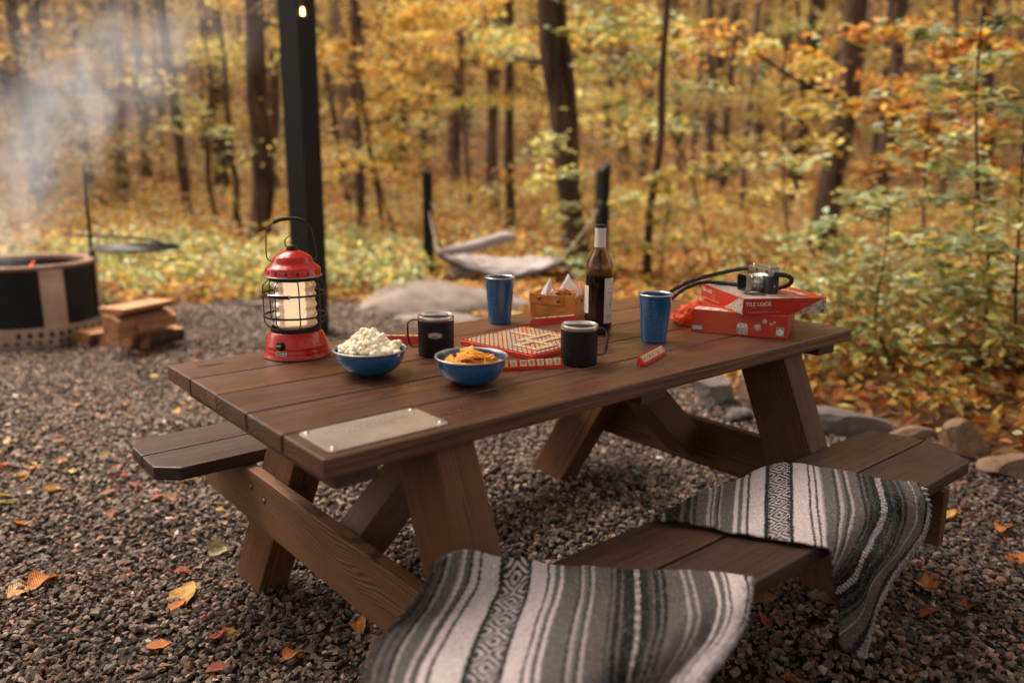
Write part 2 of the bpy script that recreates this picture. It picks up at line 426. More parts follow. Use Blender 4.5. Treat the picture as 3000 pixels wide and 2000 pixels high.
for (x0, x1, g) in ((.2405, .335, -.045), (1.4425, 1.537, .01)):
    cutleg(.067+.42*(g-.6), .067+.42*(zt_-.6), g, zt_, .164, x0, x1, M['frame'])
    cutleg(.79-.61*(g-.419), .79-.61*(zt_-.419), g, zt_, .172, x0, x1, M['frame'])
for (x0, x1, mt, s) in ((.205, .239, M['beam'], 1), (1.5385, 1.5725, M['frame'], -1)):
    mb = MB(); mb.box((0, 0, 0), (1.66, x1-x0, .155))
    bo = mb.build('cross_beam', mt, table, bevel=.004, loc=Vector(((x0+x1)/2, .4255, .3335))-tc, rot=(0, 0, -PI/2))
    if s == 1:
        for (yy, zz) in ((.875, .366), (.790, .352)):
            b2 = MB(); rt = Euler((0, -PI/2, 0)).to_matrix()
            b2.lathe([(0.0, .0016), (.0035, .0014), (.0055, .0008), (.006, -.001)], 16, mi=0); b2.lathe([(.006, .0006), (.0095, .0007), (.011, -.001)], 16, mi=1)
            q = b2.build('bolt', [M['steel_dull'], M['dark_slot']], bo, smooth=True); q.rotation_euler = (PI/2, 0, 0); q.location = bo.rotation_euler.to_matrix().inverted() @ (Vector((x0-.0008, yy, zz))-tc-bo.location)
            q.rotation_euler = (bo.rotation_euler.to_matrix().inverted() @ rt).to_euler()
for (a, b) in (((.262, .4155, .335), (.64, .4155, .685)), ((1.515, .4155, .335), (1.137, .4155, .685))):
    a, b = Vector(a), Vector(b); ex = (b-a).normalized(); ey = Vector((0, 1, 0)); ez = ex.cross(ey)
    Mx = Matrix((ex, ey, ez)).transposed(); mb = MB(); mb.box((0, 0, 0), ((b-a).length+.04, .10, .09))
    mb.build('brace', M['brace'], table, bevel=.004, loc=(a+b)/2-tc, rot=Mx.to_euler())
for (x0, x1, z0) in ((.034, .125, .674), (1.652, 1.743, .674), (.842, .934, .674)):
    mb = MB(); mb.box((0, 0, 0), (.755, x1-x0, ZT-TH-.0015-z0))
    mb.build('cleat', M['bench'], table, bevel=.003, loc=Vector(((x0+x1)/2, .4155, (z0+ZT-TH-.0015)/2))-tc, rot=(0, 0, PI/2))
# knot hole near the far left corner of the top
# plaque
pq = MB(); n = []
cxp, cyp, hx, hy, rr = .148, .089, .126, .0645, .012
for (sx, sy, a0) in ((1, 1, 0), (-1, 1, PI/2), (-1, -1, PI), (1, -1, 1.5*PI)):
    for k in range(7):
        a = a0+PI/2*k/6; n.append((sx*(hx-rr)+rr*math.cos(a), sy*(hy-rr)+rr*math.sin(a)))
pq.prism(n, 0, .002)
def plaque_mat():
    t = NT('scratched_plaque_steel'); o = t.obj()
    br = t.noise(t.mapping(o, (6, 900, 900)), 1.0, 3, 0.6); bl = t.noise(o, 14, 4, 0.6); sc = t.noise(t.mapping(o, (20, 160, 100), rot=(0, 0, .5)), 1.0, 5, 0.7)
    c = t.ramp(bl, [(0.3, (0.52, 0.47, 0.44)), (0.7, (0.70, 0.65, 0.61))])
    c = t.mix(t.ramp(sc, [(0.62, (0, 0, 0)), (0.7, (0.5,)*3)]), c, (0.28, 0.22, 0.18))
    t.bsdf(c, t.math('MULTIPLY_ADD', br, 0.18, 0.24), 0.8, t.bump(br, 0.12, 0.0004)); return t.m
plq = pq.build('plaque', plaque_mat(), table, loc=Vector((cxp, cyp, ZT+.0002))-tc, bevel=.0006)
sm = MB()
for (sx, sy) in ((1, 1), (1, -1), (-1, 1), (-1, -1)):
    s = MB(); s.lathe([(.0062, 0), (.006, .0014), (.004, .0026), (0.0, .003)], 16); s.box((0, 0, .0029), (.007, .0012, .0006), mi=1)
    s.build('screw', [M['screw'], M['dark_slot']], plq, smooth=True, loc=(sx*(hx-.013), sy*(hy-.013), .002))
en = MB(); rg = random.Random(3)
for row, (yy, x0, x1) in enumerate(((.040, -.075, .075), (.024, -.088, .088), (.008, -.05, .05))):
    x = x0
    while x < x1:
        w = rg.uniform(.003, .0055); hgt = rg.choice((.005, .0065, .0065))
        en.box((x, yy, .00212), (w*.35, hgt, .0002)); en.box((x+w*.4, yy+rg.choice((-.002, 0, .0025)), .00212), (w*.7, .0011, .0002))
        x += w+rg.choice((.0022, .0022, .006))
en.build('engraving', plain('faint_engraving', (0.22, 0.18, 0.15), .6, .6), plq)
kn = MB(); kp = []
for i in range(20):
    a = 2*PI*i/20; kp.append((.032*math.cos(a)*(1+.12*math.sin(3*a)), .011*math.sin(a)*(1+.2*math.cos(2*a))))
kn.prism(kp, 0, .0006)
kn.build('knot', plain('dark_wood_knot', (0.02, 0.009, 0.005), .35, vary=.6, scale=90), table, loc=Vector((.085, .765, ZT-.0004))-tc)

# ================================================================== LANTERN
LK = .8863e-3*.2806   # metres per measured unit
def lk(*p): return [(r*LK, h*LK*1.02) for r, h in p]
lant = thing('lantern', 'red and black camping lantern with wire cage, glowing on the table corner', 'lantern', (.297, .735, ZT))
va = math.atan2(CAM.y-.735, CAM.x-.297)   # towards the viewer
lant.rotation_euler = (0, 0, va)
b = MB(); b.lathe(lk((0, 2), (330, 2), (338, 16), (334, 24), (325, 45), (321, 62), (322, 70), (316, 84), (312, 110), (314, 122), (308, 134), (302, 150), (299, 165), (296, 172), (290, 195), (281, 220), (268, 243), (255, 258), (246, 264)), 72)
b.build('base', M['red_enamel'], lant, smooth=True)
b = MB(); b.lathe(lk((336, 0), (343, 2), (344, 12), (337, 17)), 72); b.build('base_rim', M['black_metal'], lant, smooth=True)
b = MB(); b.lathe(lk((240, 262), (252, 262), (252, 302), (240, 303)), 64); b.build('collar', M['black_coat'], lant, auto=40)
b = MB(); b.lathe(lk((230, 776), (248, 776), (250, 812), (230, 814)), 64); b.build('collar', M['black_coat'], lant, auto=40)
g = MB(); pr_ = []
for i in range(60):
    h = 303+(776-303)*i/59; pr_.append((211+9*math.sin((h-303)/97*2*PI)-(12*max(0, (330-h)/27)**2), h))
g.lathe(lk(*pr_), 64)
def lantern_glass():
    t = NT('frosted_lantern_glass'); o = t.obj()
    sep = t.n('ShaderNodeSeparateXYZ'); t.l(o, sep.inputs[0])
    b = t.bsdf((0.97, 0.90, 0.80), 0.08, 0.0, None, Transmission_Weight=0.92, IOR=1.25, Specular_IOR_Level=0.7)
    tr = t.n('ShaderNodeBsdfTranslucent'); tr.inputs[0].default_value = (1.0, .82, .58, 1)
    mx = t.n('ShaderNodeMixShader'); mx.inputs[0].default_value = .22; t.l(b.outputs[0], mx.inputs[1]); t.l(tr.outputs[0], mx.inputs[2]); t.l(mx.outputs[0], t.out.inputs[0]); return t.m
g.build('globe', lantern_glass(), lant, smooth=True)
def emit(name, c, s):
    t = NT(name); e = t.n('ShaderNodeEmission'); e.inputs[0].default_value = (*c, 1); e.inputs[1].default_value = s; t.l(e.outputs[0], t.out.inputs[0]); return t.m
c = MB(); c.lathe(lk((0, 330), (128, 330), (138, 345), (138, 735), (128, 750), (0, 750)), 40); 
c.build('light_core', emit('warm_lamp_glow', (1.0, .72, .45), .33), lant, smooth=True)
c = MB(); c.lathe(lk((0, 306), (196, 306), (190, 326), (168, 334), (160, 330)), 40); c.build('reflector', M['steel'], lant, smooth=True)
c = MB(); c.lathe(lk((0, 772), (120, 772), (120, 748), (0, 748)), 40); c.build('reflector', M['steel'], lant, smooth=True)
t = MB(); t.lathe(lk((244, 812), (283, 813), (285, 822), (277, 830), (276, 885), (272, 897), (262, 905), (228, 930), (208, 948), (200, 962), (196, 985), (190, 998), (180, 1008), (150, 1030), (110, 1052), (70, 1068), (40, 1074), (0, 1076)), 72)
cap = t.build('cap', M['red_enamel'], lant, smooth=True)
for i in range(16):
    a = 2*PI*(i+.35)/16; s = MB(); rt = Matrix.Rotation(a, 3, 'Z')
    o2 = [(.0022*math.cos(q)*1.0, .0045*math.sin(q)) for q in [2*PI*k/12 for k in range(12)]]
    s.prism(o2, 0, .0006, rot=rt @ Matrix(((0, 0, 1), (1, 0, 0), (0, 1, 0))), c=rt @ Vector((277*LK-.0001, 0, 858*LK*1.02)))
    s.build('vent_slot', M['dark_slot'], cap)
s = MB(); s.lathe(lk((284, 812), (288, 816), (285, 823), (280, 823)), 72); s.build('cap_lip', M['steel_dull'], cap, smooth=True)
s = MB(); s.lathe(lk((60, 1070), (62, 1078), (50, 1096), (46, 1108), (34, 1114), (0, 1116)), 32)
s.build('finial', M['black_coat'], lant, smooth=True)
yv = Vector((0, 1, 0))   # local: x towards viewer, y to the image right
ringp = [Vector((0, 66*LK*math.cos(a), (1166+66*math.sin(a))*LK)) for a in [2*PI*k/32 for k in range(32)]]
s = MB(); s.tube(ringp, 5.5*LK, 8, closed=True); s.build('top_ring', M['black_metal'], lant, smooth=True)
hp = spline([(0, y*LK, h*LK) for y, h in [(-190, 968), (-215, 985), (-245, 1010), (-252, 1060), (-248, 1180), (-240, 1270), (-205, 1330), (-150, 1378), (-60, 1402), (40, 1404), (120, 1384), (180, 1330), (205, 1270), (222, 1180), (238, 1060), (234, 1010), (210, 985), (190, 968)]], 6)
s = MB(); s.tube(hp, 6*LK, 8); h = s.build('handle', M['black_metal'], lant, smooth=True)
gp = spline([(0, y*LK, h2*LK) for y, h2 in [(-168, 1366), (-110, 1393), (-30, 1405), (60, 1403), (100, 1390), (136, 1374)]], 6)
s = MB(); s.tube(gp, 18*LK, 12); s.build('grip', M['black_rubber'], h, smooth=True)
for i in range(8):
    a = 2*PI*(i+.18)/8; d = Vector((math.cos(a), math.sin(a), 0))
    ps = spline([d*(r*LK)+Vector((0, 0, hh*LK*1.02)) for r, hh in [(250, 300), (262, 308), (300, 350), (309, 400), (310, 560), (309, 690), (300, 735), (256, 776), (248, 784)]], 5)
    s = MB(); s.tube(ps, 6.5*LK, 6); s.build('cage_wire', M['black_metal'], lant, smooth=True)
for hh in (420, 640):
    s = MB(); s.lathe(lk((314, hh-10), (318, hh-10), (318, hh+10), (314, hh+10), (314, hh-10)), 72)
    rg_ = s.build('cage_ring', M['black_metal'], lant, auto=40)
    if hh == 640:
        s = MB(); s.lathe(lk((319, hh-19), (321, hh-21), (322, hh+21), (319, hh+19)), 10, a0=R(-53), a1=R(-8), mi=0)
        s.lathe(lk((322.5, hh-14), (322.5, hh+14)), 10, a0=R(-51), a1=R(-10), mi=1)
        s.build('name_plate', [M['steel'], M['black_coat']], rg_, smooth=True)
kr = Matrix.Rotation(R(-30), 3, 'Z') @ Matrix.Rotation(R(72), 3, 'Y')
kc = Matrix.Rotation(R(-30), 3, 'Z') @ Vector((302*LK, 0, 150*LK))
s = MB(); s.lathe(lk((44, -10), (44, 8), (40, 14), (38, 30), (38, 54), (34, 60), (0, 60)), 28, c=kc, rot=kr); s.box(kc+kr @ Vector((0, 0, 61*LK)), (.003, .012, .0012), rot=kr, mi=1)
s.build('dial_knob', [M['black_coat'], M['steel_dull']], lant, smooth=False, auto=35)
ax = Matrix.Rotation(R(-29), 3, 'Z')
def pill(w, hgt, k=10):
    o_ = []
    for i in range(k+1): a = -PI/2+PI*i/k; o_.append((w/2-hgt/2+hgt/2*math.cos(a), hgt/2*math.sin(a)))
    for i in range(k+1): a = PI/2+PI*i/k; o_.append((-(w/2-hgt/2)+hgt/2*math.cos(a), hgt/2*math.sin(a)))
    return o_
tl = ax @ Matrix.Rotation(R(82), 3, 'Y') @ Matrix(((0, -1, 0), (1, 0, 0), (0, 0, 1)))
pc = ax @ Vector((319*LK, 0, 80*LK))
s = MB(); s.prism(pill(130*LK, 42*LK), -.003, .0012, rot=tl, c=pc); s.prism(pill(114*LK, 28*LK), .0012, .0016, rot=tl, c=pc, mi=1)
ip = s.build('charge_indicator', [M['steel'], M['dark_slot']], lant)
s = MB()
for i in range(5): s.disc(4.2*LK*(1.3 if i == 3 else 1), .0018, 10, c=pc+tl @ Vector(((i-2)*22*LK, 0, 0)), rot=tl)
s.build('indicator_lights', emit('indicator_glow', (.6, .75, .35), .35), ip)

# ================================================================== BOWLS, POPCORN, CRACKERS
def bowl(loc, rim_r, base_r, hgt, label):
    t = thing('enamel_bowl', label, 'bowl', loc)
    prof = [(0, .0), (base_r*.9, .0), (base_r, .003)]
    for i in range(1, 15):
        a = i/14; prof.append((base_r+(rim_r*.945-base_r)*math.sin(a*PI/2)**.92, .003+(hgt-.007)*(1-math.cos(a*PI/2))**.86))
    prof += [(rim_r*.965, hgt-.003)]
    b_ = MB(); b_.lathe(prof, 72)
    inn = [(max(0, r-.0018), h_+.0025) for r, h_ in prof[2:-1]]; b_.lathe([(0, .0045)]+inn+[(rim_r*.96, hgt-.002)], 72)
    b_.build('bowl_body', M['enamel'], t, smooth=True)
    rimp = [Vector((rim_r*.985*math.cos(a), rim_r*.985*math.sin(a), hgt-.002)) for a in [2*PI*k/72 for k in range(72)]]
    r_ = MB(); r_.lathe([(rim_r*.962, hgt-.0035), (rim_r*.985, hgt-.004), (rim_r*1.0, hgt-.001), (rim_r*.99, hgt+.0015), (rim_r*.965, hgt), (rim_r*.955, hgt-.002)], 72)
    r_.build('rim', M['steel_dull'], t, smooth=True); return t
B1 = Vector((.346, .448, ZT)); B2 = Vector((.482, .232, ZT))
bowl(B1, .0865, .033, .062, 'blue speckled enamel bowl heaped with popcorn')
bowl(B2, .083, .033, .064, 'blue speckled enamel bowl of orange crackers')
def popcorn_mat():
    t = NT('popped_corn'); o = t.obj()
    n = t.noise(o, 120, 4, .6); n2 = t.noise(t.vmath('ADD', o, t.n('ShaderNodeObjectInfo').outputs['Location']), 60, 2)
    c = t.ramp(n2, [(0.46, (.93, .86, .68)), (.60, (.88, .72, .40)), (.72, (.66, .38, .09))])
    c = t.mix(t.ramp(n, [(.4, (0, 0, 0)), (.6, (.8,)*3)]), c, (.96, .89, .70))
    t.bsdf(c, .6, 0, t.bump(n, .4, .001), Subsurface_Weight=.25, Subsurface_Radius=(.004, .003, .0015)); return t.m
M['popcorn'] = popcorn_mat()
pops = []
for vi in range(7):
    rr_ = random.Random(vi+20); bm = bmesh.new()
    lobes = [Vector((rr_.uniform(-1, 1), rr_.uniform(-1, 1), rr_.uniform(-.7, .9)))*.0052 for _ in range(rr_.randint(4, 6))]
    for lb in lobes:
        rad = rr_.uniform(.0042, .0068)
        ret = bmesh.ops.create_icosphere(bm, subdivisions=2, radius=rad)
        for v in ret['verts']:
            q = v.co.normalized(); k = 1+.16*math.sin(q.x*5+vi)*math.sin(q.y*6+1)*math.sin(q.z*5)
            v.co = v.co*k+lb
    me = bpy.data.meshes.new('popcorn'); bm.to_mesh(me); bm.free(); me.materials.append(M['popcorn'])
    me.polygons.foreach_set('use_smooth', [True]*len(me.polygons)); pops.append(me)
vdir = Vector((CAM.x-B1.x, CAM.y-B1.y, 0)).normalized(); vright = Vector((CR.x, CR.y, 0)).normalized()
def heap(xr):   # heap height profile across the picture, popcorn mound
    return .058+.030*math.exp(-((xr+.016)/.036)**2)+.014*math.exp(-((xr-.012)/.02)**2)
cnt = 0
pr = random.Random(5)
spots = []
tries = 0
while cnt < 150 and tries < 20000:
    tries += 1
    a = pr.uniform(0, 2*PI); rad = .067*math.sqrt(pr.random()); q = vright*(rad*math.cos(a))+vdir*(rad*math.sin(a))
    xr = q.dot(vright); hh = .0575+(heap(xr)-.0575)*(1-(rad/.070)**2.2)*1.1+pr.uniform(-.004, .004)
    hh = min(max(hh, .0560), .105)
    p = Vector((q.x, q.y, hh))
    if any((p-s_).length < .0112 for s_ in spots): continue
    spots.append(p); cnt += 1
for extra in ((-.046, .0, .066), (-.02, .01, .100), (-.008, .0, .098), (.022, .0, .093), (.03, .01, .089), (.062, -.01, .068)):
    spots.append(vright*extra[0]+vdir*extra[1]+Vector((0, 0, extra[2])))
for p in list(spots):      # kernels underneath, so that the heap is solid
    z_ = p.z-.0135
    while z_ > .050:
        spots.append(Vector((p.x*.93+pr.uniform(-.004, .004), p.y*.93+pr.uniform(-.004, .004), z_))); z_ -= .0145
        if len(spots) > 270: break
for p in spots[:290]:
    o = bpy.data.objects.new('popcorn', pr.choice(pops)); COL.objects.link(o); o.location = B1+p
    o.rotation_euler = (pr.uniform(0, 6), pr.uniform(0, 6), pr.uniform(0, 6)); o.scale = [pr.uniform(1.0, 1.3)]*3
    tag(o, 'pale popped popcorn kernel heaped in the blue bowl beside the lantern', 'popcorn', 'popcorn heaped in the blue bowl')
def cracker_mesh(k):
    mb = MB(); rr_ = random.Random(k); w = .0125
    o_ = []
    for i in range(24):
        e = i//6; f = (i % 6)/6; cs = [(-1, -1), (1, -1), (1, 1), (-1, 1)]; a_, b_ = cs[e], cs[(e+1) % 4]
        x = a_[0]+(b_[0]-a_[0])*f; y = a_[1]+(b_[1]-a_[1])*f; s_ = 1+.05*((i % 2)*2-1); o_.append((x*w*s_*.96, y*w*s_*.96))
    mb.prism(o_, -.0018, .0018); mb.disc(.0016, .00185, 8, mi=1)
    o = mb.build('cracker', [M['cracker'], M['cracker_dark']], None, bevel=0)
    me = o.data; bpy.data.objects.remove(o)
    for v in me.vertices: v.co.z += 14*(v.co.x**2-.5*v.co.y**2)*(1 if k % 2 else -.6)
    return me
M['cracker'] = plain('orange_cheese_cracker', (.86, .36, .025), .6, 0, .22, 160, bump=.5)
M['cracker_dark'] = plain('cracker_hole', (.35, .10, .01), .8)
crk = [cracker_mesh(k) for k in range(4)]
pr = random.Random(9)
for i in range(64):
    a = pr.uniform(0, 2*PI); rad = .058*math.sqrt(pr.random()); lay = i/64
    hh = .040+.026*lay*(1-rad/.085)+.004*pr.random()
    if i >= 54: rad *= .6; hh = .063+pr.uniform(0, .008)
    hh = max(hh, .036+.3*max(0, rad-.035))
    q = vright*(rad*math.cos(a)+.004)+vdir*(rad*math.sin(a)-.006)
    o = bpy.data.objects.new('cracker', pr.choice(crk)); COL.objects.link(o); o.location = B2+Vector((q.x, q.y, hh))
    o.rotation_euler = (pr.gauss(0, .24), pr.gauss(0, .24), pr.uniform(0, 6))
    tag(o, 'small square orange cracker piled in the blue bowl behind the steel plaque', 'cracker', 'orange crackers in the blue bowl')

# ================================================================== MUGS AND TUMBLERS
M['liner'] = plain('shaded_steel_liner', (.30, .26, .235), .42, 1.0, .1, 60)  # darker than the rim steel: shade inside the mug put into the colour
def mug(loc, r, hgt, handle_az, label, logo_az=None, flip=False):
    t = thing('insulated_mug', label, 'mug', loc)
    b_ = MB(); b_.lathe([(0, .0), (r*.93, .0), (r*.975, .002), (r*.985, .006), (r, .012), (r, hgt-.012)], 64)
    body = b_.build('mug_body', M['black_coat'], t, smooth=True)
    b_ = MB(); b_.lathe([(r, hgt-.012), (r*1.008, hgt-.0115), (r*1.008, hgt-.0015), (r*.985, hgt), (r*.955, hgt-.0015), (r*.945, hgt-.01)], 64)
    b_.build('steel_rim', M['steel'], t, auto=40)
    b_ = MB(); b_.lathe([(r*.945, hgt-.0098), (r*.94, .012), (r*.9, .008), (0, .008)], 64)
    b_.build('steel_liner', M['liner'], t, auto=40)
    d = Vector((math.cos(handle_az), math.sin(handle_az), 0)); w = .0075
    side = Vector((-d.y, d.x, 0)); z1, z0 = (hgt-.014, .022)
    path = spline([d*(r-.004)+Vector((0, 0, z1)), d*(r+.012)+Vector((0, 0, z1+.0005)), d*(r+.023)+Vector((0, 0, z1-.004)), d*(r+.027)+Vector((0, 0, z1-.016)), d*(r+.0265)+Vector((0, 0, (z1+z0)/2)), d*(r+.024)+Vector((0, 0, z0+.012)), d*(r+.019)+Vector((0, 0, z0+.002)), d*(r+.010)+Vector((0, 0, z0-.001)), d*(r-.004)+Vector((0, 0, z0))], 6)
    hb = MB(); vs = []; N = len(path)
    for i, p in enumerate(path):
        tg = (path[min(i+1, N-1)]-path[max(i-1, 0)]).normalized(); nn = side.cross(tg).normalized()
        for (sx, sn) in ((-w, -.0014), (w, -.0014), (w, .0014), (-w, .0014)): vs.append(p+side*sx+nn*sn)
    fs = []; ms = []
    for i in range(N-1):
        for k in range(4):
            hb_f = (i*4+k, i*4+(k+1) % 4, i*4+4+(k+1) % 4, i*4+4+k); fs.append(hb_f)
    hb.add(vs, fs, 0)
    hb.build('handle', M['black_metal'], t, bevel=0.0006)
    if logo_az is not None:
        # hexagonal badge wrapped on the wall
        def wrap(x, y, e): a = logo_az+x/r; return Vector(((r+e)*math.cos(a), (r+e)*math.sin(a), hgt*.56+y))
        hexo = [(-.0188, 0), (-.0165, .0052), (0, .0083), (.0165, .0052), (.0188, 0), (.0165, -.0052), (0, -.0083), (-.0165, -.0052)]
        lg = MB()
        def strip(poly, e, mi):
            # fan of thin vertical slices so that the patch follows the cylinder
            xs = np.linspace(min(p[0] for p in poly), max(p[0] for p in poly), 15); up = []; dn = []
            for x in xs:
                ys = []
                for i in range(len(poly)):
                    (xa, ya), (xb, yb) = poly[i], poly[(i+1) % len(poly)]
                    if abs(xa-xb) > 1e-9 and min(xa, xb)-1e-9 <= x <= max(xa, xb)+1e-9: ys.append(ya+(yb-ya)*(x-xa)/(xb-xa))
                up.append(wrap(x, max(ys), e)); dn.append(wrap(x, min(ys), e))
            vs_ = up+dn; k_ = len(xs); lg.add(vs_, [(i, i+1, k_+i+1, k_+i) for i in range(k_-1)], mi)
        strip(hexo, .0003, 0); strip([(x*.9, y*.84) for x, y in hexo], .0005, 1); strip([(x*.84, y*.74) for x, y in hexo], .0007, 0)
        for (cx_, wd, y0, y1) in ((-.0058, .0021, -.0022, .0028), (0, .0026, -.0026, .0042), (.0052, .002, -.0025, .0020)):
            strip([(cx_-wd/2, y0), (cx_, y1), (cx_+wd/2, y0)], .0009, 1); strip([(cx_-.0003, y0-.0012), (cx_-.0003, y0), (cx_+.0003, y0), (cx_+.0003, y0-.0012)], .0009, 1)
        strip([(-.0115, -.0026), (-.004, -.0024), (.003, -.0036), (.0115, -.0036), (0, -.0058)], .0009, 1)
        strip([(.0205+.0009*math.cos(a), -.0062+.0009*math.sin(a)) for a in [2*PI*k/8 for k in range(8)]], .0005, 0)
        lg.build('badge', [plain('pale_badge_metal', (.62, .5, .42), .4, .6), M['ink']], t)
    return t
lookaz = math.atan2(CAM.y-.515, CAM.x-.581); raz = math.atan2(CR.y, CR.x)
mug((.581, .515, ZT), .0467, .105, raz+PI, 'black steel-rimmed camping mug with pale tree badge, handle to the left', lookaz-R(3))
mug((.803, .212, ZT), .0459, .101, raz+R(12), 'black steel-rimmed camping mug without badge beside the front tile rack, handle to the right')
def tumbler(loc, rt, rb, hgt, label):
    t = thing('enamel_tumbler', label, 'cup', loc)
    b_ = MB(); pf = [(0, 0), (rb*.93, 0), (rb*.99, .002), (rb*1.0, .005)]+[(rb+(rt-rb)*(k/10)**1.05, .005+(hgt-.008)*k/10) for k in range(1, 11)]
    b_.lathe(pf, 56); b_.lathe([(0, .004)]+[(max(.001, r_-.0016), h_+.002) for r_, h_ in pf[2:]], 56)
    b_.build('cup_body', M['enamel'], t, smooth=True)
    b_ = MB(); b_.lathe([(rt*.97, hgt-.004), (rt*1.02, hgt-.0045), (rt*1.055, hgt-.002), (rt*1.045, hgt+.001), (rt*.99, hgt+.0005), (rt*.955, hgt-.003)], 56)
    b_.build('rim', M['steel'], t, smooth=True); return t
tumbler((.982, .746, ZT), .0455, .0352, .145, 'blue speckled enamel tumbler at the far table edge beside the game board')
tumbler((1.152, .265, ZT), .0465, .0352, .136, 'blue speckled enamel tumbler in front of the red game boxes')

# ================================================================== WINE BOTTLE
bt = thing('wine_bottle', 'open brown glass wine bottle with white neck foil, part full of red wine', 'bottle', (1.117, .45, ZT))
bt.rotation_euler = (0, 0, math.atan2(CAM.y-.45, CAM.x-1.117))
BR = .0405; BP = [(BR*.9, .0), (BR*.985, .003), (BR, .008), (BR, .183), (BR*.985, .196), (BR*.93, .208), (BR*.80, .222), (BR*.62, .234), (BR*.49, .243), (BR*.43, .252), (BR*.40, .265), (BR*.385, .300), (BR*.385, .311), (BR*.36, .3145)]
g = MB(); g.lathe([(0, .004), (BR*.6, .006), (BR*.8, .001)]+BP+[(BR*.28, .3145), (BR*.27, .30), (BR*.31, .26), (BR*.40, .244), (BR*.54, .233), (BR*.73, .2205), (BR*.86, .2065), (BR*.92, .195), (BR*.935, .182), (BR*.935, .012), (BR*.85, .008), (0, .010)], 56)
gm = NT('brown_bottle_glass'); gm.bsdf((.50, .36, .09), .04, 0, None, Transmission_Weight=1.0, IOR=1.45)
g.build('glass_body', gm.m, bt, smooth=True)
w = MB(); w.lathe([(0, .0115), (BR*.84, .0095), (BR*.925, .0135), (BR*.925, .172), (0, .172)], 48)
w.build('wine', plain('red_wine', (.004, .0015, .0012), .1, vary=.1), bt, smooth=False, auto=40)
fo = MB(); fo.lathe([(BR*.43, .2535), (BR*.412, .266), (BR*.40, .2995), (BR*.402, .309)], 40); fo.lathe([(BR*.405, .3085), (BR*.41, .3105), (BR*.395, .3165), (BR*.34, .318), (BR*.28, .3165), (BR*.25, .312)], 40, mi=1)
fo.build('neck_foil', [plain('white_neck_foil', (.66, .60, .58), .45, .0, .05), M['dark_slot']], bt, smooth=True)
def label_patch(name, a0, a1, z0, z1, lines, mat):
    m_ = MB(); m_.lathe([(BR+.0004, z0), (BR+.0004, z1)], 20, a0=R(a0), a1=R(a1))
    o_ = m_.build(name, mat, bt, smooth=True); k = MB()
    for (b0, b1, y0, y1) in lines: k.lathe([(BR+.0008, y0), (BR+.0008, y1)], max(2, int(abs(b1-b0)/6)), a0=R(b0), a1=R(b1))
    k.build('print', M['ink_soft'], o_); return o_
M['ink_soft'] = plain('grey_print', (.16, .12, .11), .7)
ln = []
for i in range(13): ln.append((-84, -52-6*((i*7) % 3 == 0), .137-i*.0042, .1377-i*.0042))
for i in range(9): ln.append((-78+.1, -62, .064+i*.0026, .0652+i*.0026 if i % 3 else .0657+i*.0026))
label_patch('back_label', -96, -46, .062, .143, ln, plain('white_label', (.72, .68, .70), .6, vary=.03))
ln = [(58, 76, .147, .149), (60, 64, .152, .154), (38, 74, .1335, .1347), (36, 68, .1225, .1245), (40, 50, .050, .052), (38, 62, .0555, .057)]
for i in range(22):
    f = i/21; yy = .062+.052*f; hw = 1-abs(f-.5)*2; ln.append((76-28*hw, 76-22*hw, yy, yy+.0026))
label_patch('front_label', 24, 118, .034, .166, ln, plain('cream_label', (.60, .52, .45), .6, vary=.03))
